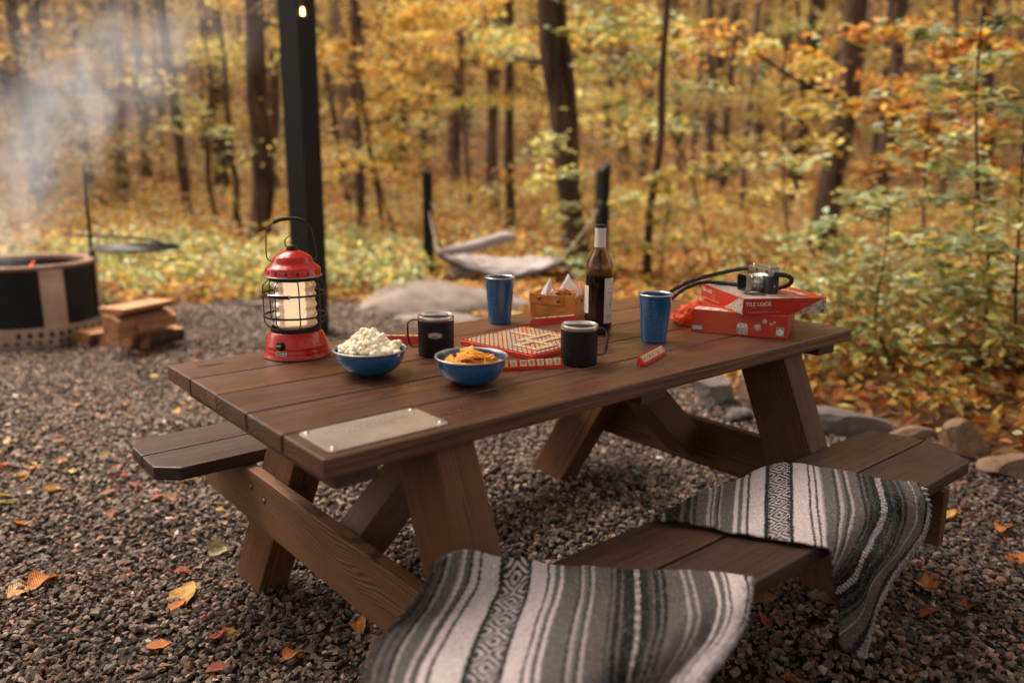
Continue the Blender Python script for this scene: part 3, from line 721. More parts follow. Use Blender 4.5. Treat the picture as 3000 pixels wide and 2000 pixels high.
# ================================================================== WORD GAME: BOARD, TILES, RACKS
bl = Vector((.697, .569, 0)); bf = Vector((.728, .318, 0)); br2 = Vector((.963, .580, 0))
ei = (bf-bl).normalized(); ej = Vector((-ei.y, ei.x, 0)); BS = .268
bc = bl+ei*(BS/2)+ej*(BS/2)
BRZ = math.atan2(ei.y, ei.x)
board = thing('game_board', 'square red word game board with a pegged tan grid and tiles', 'game board', (bc.x, bc.y, ZT), BRZ)
b = MB(); b.box((0, 0, .0060), (BS, BS, .012)); b.build('board_base', M['red_plastic'], board, bevel=.002)
def board_mat():
    t = NT('printed_game_grid'); o = t.obj()
    s = t.n('ShaderNodeSeparateXYZ'); t.l(o, s.inputs[0]); g = BS*.955/15
    cx = t.math('FLOOR', t.math('DIVIDE', t.math('ADD', s.outputs[0], BS*.4775), g)); cy = t.math('FLOOR', t.math('DIVIDE', t.math('ADD', s.outputs[1], BS*.4775), g))
    ax = t.math('ABSOLUTE', t.math('SUBTRACT', cx, 7.0)); ay = t.math('ABSOLUTE', t.math('SUBTRACT', cy, 7.0))
    def eq(a, v): return t.math('COMPARE', a, v, .1)
    col = (.43, .27, .14)
    diag = t.math('COMPARE', ax, ay, .1)
    pink = t.math('MULTIPLY', diag, t.math('GREATER_THAN', ax, 2.5))
    c = t.mix(pink, col, (.48, .17, .09))
    red = t.math('MULTIPLY', t.math('ADD', eq(ax, 7), eq(ax, 0)), t.math('ADD', eq(ay, 7), eq(ay, 0)))
    c = t.mix(t.math('MINIMUM', red, 1.0), c, (.52, .07, .02))
    lb = t.math('MAXIMUM', t.math('MULTIPLY', eq(ax, 4), t.math('MAXIMUM', eq(ay, 7), eq(ay, 0))), t.math('MULTIPLY', eq(ay, 4), t.math('MAXIMUM', eq(ax, 7), eq(ax, 0))))
    lb = t.math('MAXIMUM', lb, t.math('MULTIPLY', t.math('MULTIPLY', eq(ax, 1), t.math('MAXIMUM', eq(ay, 1), eq(ay, 5))), 1.0))
    lb = t.math('MAXIMUM', lb, t.math('MULTIPLY', t.math('MULTIPLY', eq(ay, 1), eq(ax, 5)), 1.0))
    c = t.mix(lb, c, (.24, .30, .36))
    db = t.math('MULTIPLY', t.math('MULTIPLY', eq(ax, 2), eq(ay, 2)), 1.0); db = t.math('MAXIMUM', db, t.math('MULTIPLY', eq(ax, 6), eq(ay, 2))); db = t.math('MAXIMUM', db, t.math('MULTIPLY', eq(ax, 2), eq(ay, 6)))
    c = t.mix(db, c, (.20, .24, .34))
    n = t.noise(o, 700, 2); c = t.mix(t.ramp(n, [(.58, (0, 0, 0)), (.66, (.45,)*3)]), c, (.2, .12, .1))
    t.bsdf(c, .6); return t.m
b = MB(); b.box((0, 0, .0132), (BS*.955, BS*.955, .0024)); b.build('playing_grid', board_mat(), board)
b = MB(); g = BS*.955/15
for i in range(16):
    for j in range(16):
        b.box((-BS*.4775+i*g, -BS*.4775+j*g, .0158), (.0034, .0034, .0034), rot=Matrix.Rotation(PI/4, 3, 'Z'))
b.build('grid_pegs', plain('orange_red_peg', (.46, .075, .02), .5), board)
TW = .0162
TILES = {}
def tile_obj(letter, pts=None):
    if letter not in TILES:
        mb = MB(); mb.box((0, 0, 0), (TW*1.0, TW*1.06, .0042))
        o = mb.build('letter_tile', [M['tile_wood'], M['ink']], None, bevel=.0006); me = o.data
        bm = bmesh.new(); bm.from_mesh(me)
        tm = MB(); add_text(tm, letter, .0128, Matrix.Translation((0, -.0042, .0021)), extrude=.00025, bold=.00012, align='CENTER')
        if pts: add_text(tm, pts, .0040, Matrix.Translation((.0058, -.0062, .0021)), extrude=.00025, align='CENTER')
        vs = [bm.verts.new(v) for v in tm.v]
        for f in tm.f:
            try: q = bm.faces.new([vs[i] for i in f]); q.material_index = 1
            except ValueError: pass
        bm.to_mesh(me); bm.free(); TILES[letter] = me; bpy.data.objects.remove(o)
    o = bpy.data.objects.new('letter_tile', TILES[letter]); COL.objects.link(o); return o
lay = []
for i in range(2, 8): lay.append((i, 9))           # words running both ways over the grid
for j in range(9, 13): lay.append((7, j)) if j != 9 else None
for j in range(5, 9): lay.append((7, j))
for i in range(8, 13): lay.append((i, 12))
for j in range(6, 12): lay.append((10, j))
for i in range(8, 10): lay.append((i, 6))
for i in range(11, 14): lay.append((i, 6))
for j in range(2, 6): lay.append((13, j))
for i in range(9, 13): lay.append((i, 2)); 
for j in range(3, 6): lay.append((9, j))
for j in range(13, 15): lay.append((12, j))
seen = set(); rg = random.Random(4)
for (i, j) in lay:
    if (i, j) in seen: continue
    seen.add((i, j)); o = tile_obj(rg.choice('AEIORSTLN'))
    lx, ly = -BS*.4775+(14-i+.5)*g if False else -BS*.4775+(i+.5)*g, -BS*.4775+(j+.5)*g
    p = Matrix.Rotation(BRZ, 3, 'Z') @ Vector((lx, ly, 0)); o.location = (bc.x+p.x, bc.y+p.y, ZT+.0165); o.rotation_euler = (0, 0, BRZ+PI/2+rg.gauss(0, .02))
    tag(o, 'pale wooden letter tile lying in a word on the game board', 'letter tile', 'letter tiles on the game board')
def rack(a, b_, label, letters, pts=None, place='', known=True):
    """rack lying from a to b_ (left to right seen from its open side)"""
    a, b_ = Vector((*a, 0)), Vector((*b_, 0)); ln = (b_-a).length; c = (a+b_)/2; az = math.atan2((b_-a).y, (b_-a).x)
    r = thing('tile_rack', label, 'tile rack', (c.x, c.y, ZT), az)
    # profile in local y (towards the reader is -y), z
    pf = [(-.011, 0), (-.011, .0075), (-.0085, .0075), (-.0075, .0055), (.0025, .0205), (.0060, .0215), (.0115, 0)]
    vs = []; n_ = len(pf)
    for x in (-ln/2, ln/2): vs += [(x, y, z) for y, z in pf]
    mb = MB(); mb.add(vs, [tuple(range(n_)), tuple(range(n_, 2*n_))[::-1]]+[(k, (k+1) % n_, n_+(k+1) % n_, n_+k) for k in range(n_)])
    mb.build('rack_body', M['red_plastic'], r, bevel=.0005)
    Mr = Matrix.Translation((c.x, c.y, ZT)) @ Matrix.Rotation(az, 4, 'Z')
    tilt = math.atan2(.015, .010)
    for (x, ch) in letters:
        o = tile_obj(ch, pts.get(ch) if pts else None)
        Ml = Matrix.Translation((x*ln, -.0028, .0152)) @ Matrix.Rotation(tilt, 4, 'X')
        o.matrix_world = Mr @ Ml
        tag(o, ('pale letter tile showing %s %s' % (ch, place)) if known else ('pale letter tile seen from behind %s' % place), 'letter tile', 'letter tiles '+place)
    return r
PT = dict(P='3', L='1', N='1', E='1', J='8', Z='10', A='1', I='1', T='1', G='2')
fr = [(-.345, 'P'), (-.215, 'L'), (-.075, 'N'), (.045, 'E'), (.175, 'E'), (.30, 'J'), (.42, 'Z')]
e = (Vector((.724, .207))-Vector((.596, .274))); e.normalize(); nrm = Vector((-e.y, e.x))*.012
A0 = Vector((.740, .201)); B0 = A0-e*.172
A0 += nrm*.9; B0 += nrm*.9
rack(B0, A0, 'red tile rack in front of the board spelling out PLNEEJZ', fr, PT, 'on the front red rack')
e = (Vector((1.052, .138))-Vector((.908, .087))).normalized(); nrm = Vector((-e.y, e.x))*.011
a_ = Vector((.908, .087))+nrm; b_ = a_+e*.152
rack(a_, b_, 'short red tile rack alone near the table front edge', [(-.40, 'A'), (-.285, 'I'), (-.165, 'N'), (-.045, 'E'), (.075, 'T'), (.195, 'G'), (.31, 'T'), (.425, 'E')], None, 'on the lone right red rack')
a_ = Vector((1.185, .607)); b_ = Vector((1.028, .650))
rack(a_, b_, 'red tile rack seen from behind in front of the leather basket', [(.36, 'O'), (.225, 'S'), (.09, 'R'), (-.02, 'A'), (-.155, 'L'), (-.27, 'I'), (-.385, 'T')], None, 'on the rack by the leather basket', False)
a_ = Vector((.655, .622)); b_ = Vector((.530, .728))
rack(a_, b_, 'red tile rack partly hidden behind the badged black mug', [(-.3, 'O'), (-.18, 'S'), (-.06, 'R'), (.08, 'A'), (.2, 'L'), (.32, 'I'), (.43, 'T')], None, 'on the rack behind the badged mug', False)

# ================================================================== LEATHER BASKET WITH PRETZELS
p0 = Vector((1.140, .779, 0)); p1 = Vector((1.214, .642, 0)); ex = (p1-p0).normalized(); ey = Vector((-ex.y, ex.x, 0)); BW = (p1-p0).length; BD = .11; BH = .076
bz = math.atan2(ex.y, ex.x); cen = p0+ex*BW/2+ey*BD/2
bk = thing('leather_basket', 'open tan leather snack basket with dark snaps at the far table edge', 'basket', (cen.x, cen.y, ZT), bz)
def wall(mb, x0, x1, y0, y1, h0, h1, t_=.003):
    """flared panel from (x0,y0) to (x1,y1) with slightly sagging top"""
    n_ = 10; d = Vector((x1-x0, y1-y0, 0)); nn = Vector((d.y, -d.x, 0)).normalized(); rows = []
    for k in range(n_+1):
        f = k/n_; p = Vector((x0, y0, 0))+d*f; sag = .003*math.sin(PI*f); fl = .004
        rows.append((p, p+nn*(fl)+Vector((0, 0, h0+(h1-h0)*f-sag))))
    vs = []
    for a, c_ in rows: vs += [a, c_, c_-nn*t_, a-nn*t_]
    fs = []
    for k in range(n_):
        for q in range(4): fs.append((k*4+q, k*4+4+q, k*4+4+(q+1) % 4, k*4+(q+1) % 4))
    fs += [(0, 1, 2, 3), (n_*4+3, n_*4+2, n_*4+1, n_*4)]
    mb.add(vs, fs)
mb = MB(); hx, hy = BW/2, BD/2
wall(mb, -hx, hx, -hy, -hy, BH, BH-.002); wall(mb, hx, hx, -hy, hy, BH-.002, BH); wall(mb, hx, -hx, hy, hy, BH, BH); wall(mb, -hx, -hx, hy, -hy, BH, BH)
mb.box((0, 0, .002), (BW-.002, BD-.002, .004)); mb.build('basket_body', M['leather'], bk, smooth=False, auto=35)
mb = MB()
def strap_strip(x0, x1, yy, z0, z1, d):
    mb.add([(x0, yy-d, z0), (x1, yy-d, z0), (x1, yy-d, z1), (x0, yy-d, z1), (x0, yy-d+.0015, z0), (x1, yy-d+.0015, z0), (x1, yy-d+.0015, z1), (x0, yy-d+.0015, z1)], [(0, 1, 2, 3), (7, 6, 5, 4), (0, 4, 5, 1), (1, 5, 6, 2), (2, 6, 7, 3), (3, 7, 4, 0)])
strap_strip(-hx-.003, -.028, -hy, .044, .074, .0062); strap_strip(-.028, .034, -hy, .041, .0725, .0068)
mb.build('snap_strap', M['leather'], bk, bevel=.0008)
for (x, z) in ((-.045, .060), (.020, .055)):
    s = MB(); rt = Matrix.Rotation(PI/2, 3, 'X')
    s.lathe([(.0065, -.001), (.0065, .0012), (.0045, .0022), (0, .0024)], 20, c=(x, -hy-.0072, z), rot=rt); s.build('snap', M['brass'], bk, smooth=True)
s = MB(); s.tube(spline([(x, -hy-.0062-.001*(x > -.03), z) for x, z in [(-hx, .0425), (-.02, .040), (.03, .0385), (.038, .046), (.036, .060)]], 6), .0007, 5); s.build('seam', M['leather_dark'], bk)
for y_ in (-.004, .012):
    s = MB(); rt = Matrix.Rotation(PI/2, 3, 'Y'); s.lathe([(.006, -.001), (.006, .0012), (.004, .002), (0, .0022)], 18, c=(hx+.006, y_-.02, .055), rot=rt)
    if y_ > 0: s.build('snap', M['brass'], bk, smooth=True)
def sheet(name, corners, thing_, mat, bend, n_=8):
    a, b2, c_ = [Vector(p) for p in corners]; vs = []; idx = {}
    for i in range(n_+1):
        for j in range(n_+1-i):
            u, v = i/n_, j/n_; p = a*(1-u-v)+b2*u+c_*v
            q = bend*math.sin(PI*min(1, u+v))*1.0+.0015*math.sin(9*u+5*v); nn = (b2-a).cross(c_-a).normalized(); idx[(i, j)] = len(vs); vs.append(p+nn*q)
    fs = []
    for i in range(n_):
        for j in range(n_-i):
            fs.append((idx[(i, j)], idx[(i+1, j)], idx[(i, j+1)]))
            if i+j < n_-1: fs.append((idx[(i+1, j)], idx[(i+1, j+1)], idx[(i, j+1)]))
    o = MB().add(vs, fs).build(name, mat, thing_, smooth=True); s_ = o.modifiers.new('thick', 'SOLIDIFY'); s_.thickness = .0006; return o
nap = thing('paper_liner', 'white folded paper liner with pointed corners standing up in the basket', 'napkin', (cen.x, cen.y, ZT+.005), bz)
wp = M['white_paper']
sheet('paper_fold', [(-.045, -.040, .05), (-.008, -.012, .05), (-.022, -.020, .118)], nap, wp, .004)
sheet('paper_fold', [(-.056, -.030, .052), (-.030, -.045, .05), (-.024, -.022, .117)], nap, wp, .003)
sheet('paper_fold', [(-.022, .045, .05), (.070, .046, .05), (.016, .050, .125)], nap, wp, .004)
sheet('paper_fold', [(-.022, -.046, .055), (.022, -.047, .055), (-.008, -.045, .086)], nap, wp, .002)
sheet('paper_fold', [(.064, -.040, .045), (.070, .045, .045), (.070, .006, .112)], nap, wp, .004)
m_ = MB(); m_.box((0, 0, .03), (BW-.014, BD-.014, .04)); m_.build('paper_base', wp, nap, bevel=.004)
M['pretzel'] = plain('browned_pretzel', (.44, .165, .03), .45, 0, .35, 60)
def pretzel_mesh(k):
    pts = []; s = .0125
    for i in range(40):
        a = 2*PI*i/40; pts.append((s*(1.15*math.cos(a)), s*(.85*math.sin(a)-.25*math.cos(2*a)), .0022*math.sin(3*a+k)))
    mb = MB(); mb.tube(pts, .0021, 7, closed=True)
    mb.tube(spline([(-.009, .006, 0), (-.003, -.002, .003), (.001, -.005, .003), (.005, -.011, 0)], 4), .002, 7); mb.tube(spline([(.009, .006, 0), (.003, -.002, -.001), (-.001, -.005, 0), (-.005, -.011, 0)], 4), .002, 7)
    o = mb.build('pretzel', M['pretzel'], None, smooth=True); me = o.data; bpy.data.objects.remove(o); return me
prz = [pretzel_mesh(k) for k in range(3)]; pr = random.Random(2)
Mb = Matrix.Translation((cen.x, cen.y, ZT)) @ Matrix.Rotation(bz, 4, 'Z')
for i in range(34):
    x = pr.uniform(-.018, .056); y = pr.uniform(-.036, .036); z = .062+.022*(i/34)*(1-abs(x-.02)/.06)+pr.uniform(0, .004)
    o = bpy.data.objects.new('pretzel', pr.choice(prz)); COL.objects.link(o)
    o.matrix_world = Mb @ Matrix.Translation((x, y, z)) @ Euler((pr.gauss(0, .45), pr.gauss(0, .35), pr.uniform(0, 6))).to_matrix().to_4x4()
    tag(o, 'small brown pretzel heaped in the tan leather basket', 'pretzel', 'pretzels in the leather basket')

# ================================================================== RED GAME BOXES
def red_print(name, speck=True, burst=None, wedge=None):
    t = NT(name); o = t.obj(); s = t.n('ShaderNodeSeparateXYZ'); t.l(o, s.inputs[0])
    n = t.noise(o, 14, 3); c = t.ramp(n, [(.3, (.40, .016, .008)), (.7, (.50, .026, .010))])
    if burst:
        bx, bz_ = burst
        ang = t.math('ARCTAN2', t.math('SUBTRACT', s.outputs[2], bz_), t.math('SUBTRACT', s.outputs[0], bx))
        rays = t.math('SINE', t.math('MULTIPLY', ang, 46.0)); dx = t.math('SUBTRACT', s.outputs[0], bx)
        rad = t.math('MULTIPLY', t.math('ABSOLUTE', dx), 9.0)
        f = t.math('MULTIPLY', t.math('MULTIPLY_ADD', rays, .5, .5), t.math('SUBTRACT', 1.0, t.math('MINIMUM', rad, 1.0)))
        c = t.mix(t.math('MULTIPLY', f, .75), c, (.58, .16, .03))
    t.bsdf(c, .33, 0, None, Coat_Weight=.3, Coat_Roughness=.2); return t.m
def speck_mat():
    t = NT('printed_board_pattern'); o = t.obj()
    n = t.n('ShaderNodeTexVoronoi'); t.l(o, n.inputs['Vector']); n.inputs['Scale'].default_value = 210
    sep = t.n('ShaderNodeSeparateColor'); t.l(n.outputs['Color'], sep.inputs[0])
    c = t.ramp(sep.outputs[0], [(0, (.50, .42, .36)), (.55, (.42, .34, .28)), (.7, (.20, .24, .32)), (.8, (.40, .12, .07)), (.9, (.22, .18, .15))], 'CONSTANT')
    t.bsdf(c, .4); return t.m
M['speck'] = speck_mat()
M['card'] = plain('grey_cardboard', (.45, .38, .32), .7)
a0 = Vector((1.349, .289, 0)); a1 = Vector((1.47, .04, 0)); ex = (a1-a0).normalized(); ey = Vector((-ex.y, ex.x, 0)); LBW = (a1-a0).length; LBD = .225; LBH = .068
c = a0+ex*LBW/2+ey*LBD/2; lz = math.atan2(ex.y, ex.x)
lb = thing('game_box', 'thick red game box printed with white dice, lying under the flat box', 'board game box', (c.x, c.y, ZT), lz)
mb = MB(); mb.box((0, 0, LBH/2), (LBW, LBD, LBH)); mb.build('box_body', red_print('red_dice_print', burst=(-.045, .012)), lb, bevel=.0015)
fy = -LBD/2; FM = Matrix(((1, 0, 0, 0), (0, 0, -1, fy-.0006), (0, 1, 0, 0), (0, 0, 0, 1)))   # local face: x right, y up, z out
def plate(name, poly, e, mat, parent, Mf, mi=0):
    m2 = MB(); m2.prism(poly, 0, e); m2.v = [tuple(Mf @ Vector(v)) for v in m2.v]; return m2.build(name, mat, parent)
def rect(x0, y0, x1, y1): return [(x0, y0), (x1, y0), (x1, y1), (x0, y1)]
def circ(x, y, r, n_=24, sy=1): return [(x+r*math.cos(2*PI*i/n_), y+r*sy*math.sin(2*PI*i/n_)) for i in range(n_)]
plate('sticker', rect(-LBW/2+.006, .008, -LBW/2+.034, .0195), .0004, plain('pale_blue_sticker', (.30, .47, .52), .5), lb, FM)
M['dice_w'] = plain('printed_white_dice', (.70, .62, .52), .5, vary=.04); M['dice_s'] = plain('printed_shaded_dice', (.46, .38, .30), .5, vary=.04)
def dice(x, y, s, name, tilt=0):
    d = MB(); ct, st = math.cos(tilt), math.sin(tilt)
    def T(p): return (x+s*(p[0]*ct-p[1]*st), y+s*(p[0]*st+p[1]*ct))
    top = [T(p) for p in [(-.92, .28), (-.72, .86), (-.60, .95), (.62, .92), (.74, .84), (.98, .22), (.9, .16), (-.3, .14)]]
    left = [T(p) for p in [(-.98, -.62), (-.92, .26), (-.84, .30), (-.36, .12), (-.40, -.98), (-.48, -1.0)]]
    fr_ = [T(p) for p in [(-.36, -1.0), (-.34, .10), (.92, .12), (.99, .06), (.92, -.92), (.84, -1.0)]]
    d.prism(top, 0, .0005, mi=0); d.prism(left, 0, .0005, mi=1); d.prism(fr_, 0, .0005, mi=1)
    def pip(px, py, r, sy=1.0):
        q = [T((px+r*math.cos(2*PI*i/12), py+r*sy*math.sin(2*PI*i/12))) for i in range(12)]; d.prism(q, .0005, .0008, mi=2)
    for p in ((-.42, .72), (.38, .72), (.0, .55), (-.3, .34), (.55, .34)): pip(*p, .11, .7)
    for p in ((0, -.66), (.62, -.6)): pip(*p, .12)
    for p in ((-.75, -.05), (-.62, -.3), (-.78, -.45)): pip(*p, .08, 1.4)
    m2 = [tuple(FM @ Vector(v)) for v in d.v]; d.v = m2; return d.build(name, [M['dice_w'], M['dice_s'], M['ink']], lb)
dice(.012, .0215, .0170, 'dice_print'); dice(.0555, .0285, .0092, 'dice_print', .3); dice(.074, .047, .0065, 'dice_print', -.2); dice(.0925, .041, .0045, 'dice_print', .5); dice(.1015, .0465, .0036, 'dice_print', .1)
bd = MB(); bx = LBW/2-.0205
def fm(mb_): mb_.v = [tuple(FM @ Vector(v)) for v in mb_.v]
bd.prism(rect(bx-.0105, .009, bx+.0105, .0335), 0, .0004, mi=0); bd.prism(rect(bx-.0095, .010, bx+.0095, .0325), .0004, .0006, mi=1); bd.prism(circ(bx, .0195, .0088), .0006, .0009, mi=0)
add_text(bd, '8+', .0085, Matrix.Translation((bx-.0004, .0165, .0010)), 2, extrude=.0001, align='CENTER'); bd.prism(rect(bx-.005, .0292, bx+.005, .0308), .0006, .0008, mi=0)
fm(bd); bd.build('age_badge', [M['white_ink'], plain('badge_green', (.02, .19, .07), .5), M['ink']], lb)
lg = MB()
for i in range(26):
    x = -LBW/2+.010+i*.0022; lg.box((x, .0355+.0002*(i % 2), .0003), (.0013, .0010, .0004))
fm(lg); lg.build('small_print', plain('faded_orange_print', (.50, .20, .08), .6), lb)
tp = MB(); zt2 = LBH
for (px, py, sx, sy) in ((-.115, -.088, .020, .013), ): pass
tp.prism([(-.132, -.106), (-.028, -.109), (-.060, -.072), (-.128, -.060)], zt2+.0002, zt2+.0005, mi=0)
for (x, y) in ((-.118, -.092), (-.112, -.074), (-.085, -.088), (-.055, -.100)): tp.prism(circ(x, y, .006, 14, .6), zt2+.0005, zt2+.0008, mi=1)
tp.build('dice_print', [M['dice_w'], M['ink']], lb)
# upper box
F0 = Vector((1.380, .132, 0)); Rr = Vector((1.597, -.001, 0)); Lf = Vector((1.523, .417, 0)); ex = (Rr-F0).normalized(); ey = Vector((-ex.y, ex.x, 0))
UW = (Rr-F0).length; UD = .318; UH = .046; c = F0+ex*UW/2+ey*UD/2; uz = math.atan2(ex.y, ex.x); ZU = ZT+LBH+.0006
ub = thing('game_box', 'flat red game box lettered TILE LOCK lying askew on top of the dice box', 'board game box', (c.x, c.y, ZU), uz)
mb = MB(); mb.box((0, 0, UH/2), (UW, UD, UH)); mb.build('box_body', red_print('red_tile_print'), ub, bevel=.0012)
RF = Matrix(((1, 0, 0, 0), (0, 0, -1, -UD/2-.0006), (0, 1, 0, 0), (0, 0, 0, 1)))     # right-hand face (local -y)
LFc = Matrix(((0, 0, -1, -UW/2-.0006), (-1, 0, 0, 0), (0, 1, 0, 0), (0, 0, 0, 1)))  # left-hand face (local -x): x axis runs -y
TFm = Matrix(((1, 0, 0, 0), (0, 1, 0, 0), (0, 0, 1, UH+.0004), (0, 0, 0, 1)))
def facemesh(name, mats, Mf, fn):
    m2 = MB(); fn(m2); m2.v = [tuple(Mf @ Vector(v)) for v in m2.v]; return m2.build(name, mats, ub)
w2, d2 = UW/2, UD/2
facemesh('speckled_panel', M['speck'], RF, lambda m2: m2.prism([(.030, .0012), (w2-.001, .0012), (w2-.001, UH-.002), (w2-.012, UH-.003)], 0, .0004))
facemesh('speckled_panel', M['speck'], LFc, lambda m2: m2.prism([(.030, .0012), (d2-.001, .0012), (d2-.001, UH-.002), (d2-.030, UH-.002)], 0, .0004))
facemesh('speckled_panel', M['speck'], TFm, lambda m2: m2.prism([(-w2+.002, -d2+.002), (w2-.07, -d2+.002), (-w2+.06, d2-.06), (-w2+.002, d2-.02)], 0, .0003))
facemesh('blue_panel', plain('printed_pale_blue', (.34, .36, .46), .4), TFm, lambda m2: m2.prism([(-.03, .06), (.01, .03), (.03, .05), (-.055, .145), (-.075, .14)], .0003, .0006))
def rf_text(m2):
    add_text(m2, 'TILE LOCK', .0155, Matrix.Translation((-w2+.007, .0255, .0004)), 0, extrude=.0002, bold=.0002, space=1.06)
    for (x0, y0, x1, y1) in ((.063, .0145, .064, .0400), (.0815, .0145, .0825, .0400), (.063, .0392, .0825, .0400), (.063, .0145, .0825, .0153)): m2.prism(rect(-w2+x0, y0, -w2+x1, y1), 0, .0004, mi=1)
    add_text(m2, 'Innovative gameboard keeps tiles in place!', .0058, Matrix.Translation((-w2+.014, .0062, .0004)), 2, extrude=.0002)
    for i in range(6): m2.prism(rect(-w2+.028+i*.0018, .0205, -w2+.0292+i*.0018, .0218), 0, .0004, mi=2)
    for i in range(5): m2.prism(rect(w2-.0115, .020+i*.004, w2-.0080, .0225+i*.004), .0004, .0006, mi=3)
    m2.prism(rect(w2-.018, .004, w2-.005, .013), .0004, .0006, mi=4)
facemesh('lettering', [M['white_ink'], plain('faded_red_line', (.55, .14, .09), .5), plain('faded_pale_print', (.60, .34, .26), .5), M['ink'], plain('print_green', (.03, .16, .06), .5)], RF, rf_text)
def lf_text(m2):
    add_text(m2, 'TILE LOCK', .0155, Matrix.Translation((-d2+.012, .0255, .0004)), 0, extrude=.0002, bold=.0002, space=1.06)
    for i in range(5): m2.prism(rect(-d2+.098, .012+i*.0058, -d2+.118, .0135+i*.0058), 0, .0004, mi=1)
    m2.prism([(-d2+.020, .0045), (-d2+.150, .0045), (-d2+.150, .0080), (-d2+.020, .0080)], 0, .0004, mi=1)
    m2.prism(rect(d2-.016, .003, d2-.005, .012), .0004, .0006, mi=2)
facemesh('lettering', [M['white_ink'], plain('faded_orange_line', (.62, .25, .14), .5), plain('pale_green_print', (.30, .36, .20), .5)], LFc, lf_text)
def tf_text(m2):
    Mt = Matrix.Translation((w2-.030, -d2+.045, .0004)) @ Matrix.Rotation(PI/2+.12, 4, 'Z'); add_text(m2, 'TILE LOCK', .034, Mt, 0, extrude=.0002, bold=.0008)
facemesh('lettering', M['white_ink'], TFm, tf_text)

# ================================================================== POUCH
pm = MB(); bmq = bmesh.new(); bmesh.ops.create_icosphere(bmq, subdivisions=5, radius=1.0)
from mathutils import noise as mn
for v in bmq.verts:
    q = v.co.copy(); n1 = mn.noise(q*1.6+Vector((3, 1, 2))); n2 = mn.noise(Vector((q.x*3.2, q.y*3.2, q.z*1.2))+Vector((9, 2, 5))); n3 = abs(mn.noise(q*4.5))
    k = 1+.24*n1+.17*n2-.22*n3
    z = q.z*k; z = max(z, -.62)
    v.co = Vector((q.x*k*.054, q.y*k*.042, (z+.62)*.036*(1.25-.35*q.x)))
mq = bpy.data.meshes.new('pouch'); bmq.to_mesh(mq); bmq.free(); mq.materials.append(M['orange_cloth']); mq.polygons.foreach_set('use_smooth', [True]*len(mq.polygons))
po = bpy.data.objects.new('drawstring_pouch', mq); COL.objects.link(po); po.location = (1.470, .372, ZT); po.rotation_euler = (0, 0, R(118))
tag(po, 'crumpled bright orange cloth pouch squeezed beside the red game boxes', 'pouch')
po.location = (1.434, .358, ZT)

# ================================================================== FILM CAMERA
cz = math.atan2(.872, .49); ZC = ZU+UH+.0006
cam = thing('film_camera', 'silver and black rangefinder camera with square lens hood on the red boxes', 'camera', (1.479, .118, ZC), cz)
CW, CDp, CH = .134, .036, .084
def rr_prism(x0, x1, y0, y1, r, k=6):
    o_ = []
    for (cx_, cy_, a0_) in ((x1-r, y1-r, 0), (x0+r, y1-r, PI/2), (x0+r, y0+r, PI), (x1-r, y0+r, 1.5*PI)):
        for i in range(k+1): a = a0_+PI/2*i/k; o_.append((cx_+r*math.cos(a), cy_+r*math.sin(a)))
    return o_
s = MB(); s.prism(rr_prism(0, CW, -CDp, 0, .010), .004, .056); s.build('camera_body', M['camera_black'], cam, auto=40)
s = MB(); s.prism(rr_prism(-.0008, CW+.0008, -CDp-.0008, .0008, .0105), 0, .0045); s.build('base_plate', M['silver'], cam, bevel=.0006)
s = MB(); s.prism(rr_prism(-.0008, CW+.0008, -CDp-.0008, .0008, .0105), .056, .0745); s.prism(rr_prism(.002, .098, -CDp+.001, -.001, .006), .0745, .084); top = s.build('top_plate', M['silver'], cam, bevel=.0010)
for (x0, x1, z0, z1) in ((.006, .022, .0625, .0745), (.070, .078, .064, .073)):
    s = MB(); s.box(((x0+x1)/2, .0012, (z0+z1)/2), (x1-x0, .001, z1-z0)); s.build('viewfinder_window', M['lens_glass'], top)
s = MB(); s.lathe([(0, 0), (.0085, 0), (.0085, .006), (.0075, .0075), (0, .0075)], 28, c=(.118, -.017, .0745)); s.lathe([(.0098, .0), (.0098, .0045), (0, .0048)], 28, c=(.100, -.019, .0745)); s.build('shutter_dial', M['silver'], top, auto=30)
s = MB(); s.lathe([(0, 0), (.011, 0), (.011, .004), (0, .0045)], 28, c=(.020, -.017, .084)); s.build('rewind_knob', M['silver'], top, auto=30)
s = MB(); s.box((.056, -.018, .0855), (.018, .014, .0025)); s.build('flash_shoe', M['silver'], top)
add = MB(); add_text(add, 'C A M', .006, Matrix(((-1, 0, 0, .066), (0, 0, 1, .0010), (0, 1, 0, .075), (0, 0, 0, 1))), extrude=.0001) if False else None
lr = Matrix.Rotation(-PI/2, 3, 'X')  # lens axis along +y
lc = Vector((.056, 0, .033))
s = MB(); s.lathe([(.029, 0), (.029, .004), (.0275, .005), (.0275, .012), (.0285, .0125), (.0285, .018), (.0262, .019), (.0262, .026), (.0275, .0265), (.0275, .031), (.0245, .032), (.0245, .036)], 48, c=lc, rot=lr); lens = s.build('lens_barrel', M['silver'], cam, auto=35)
s = MB(); s.lathe([(0, .030), (.012, .0315), (.018, .030), (.0225, .034), (.0245, .036)], 40, c=lc, rot=lr); s.build('lens_glass', M['lens_glass'], lens, smooth=True)
s = MB(); hw, hh_ = .029, .025
def hood_ring(kx, kz, y): return [Vector((lc.x+a*hw*kx, y, lc.z+b2*hh_*kz)) for a, b2 in [(-1, -.72), (-.78, -1), (.78, -1), (1, -.72), (1, .72), (.78, 1), (-.78, 1), (-1, .72)]]
rings = [hood_ring(.82, .92, .034), hood_ring(1, 1, .040), hood_ring(1.02, 1.02, .056), hood_ring(.97, .96, .056), hood_ring(.84, .80, .037), hood_ring(.6, .6, .0365)]
vs = [p for r_ in rings for p in r_]; fs = []; mi = []
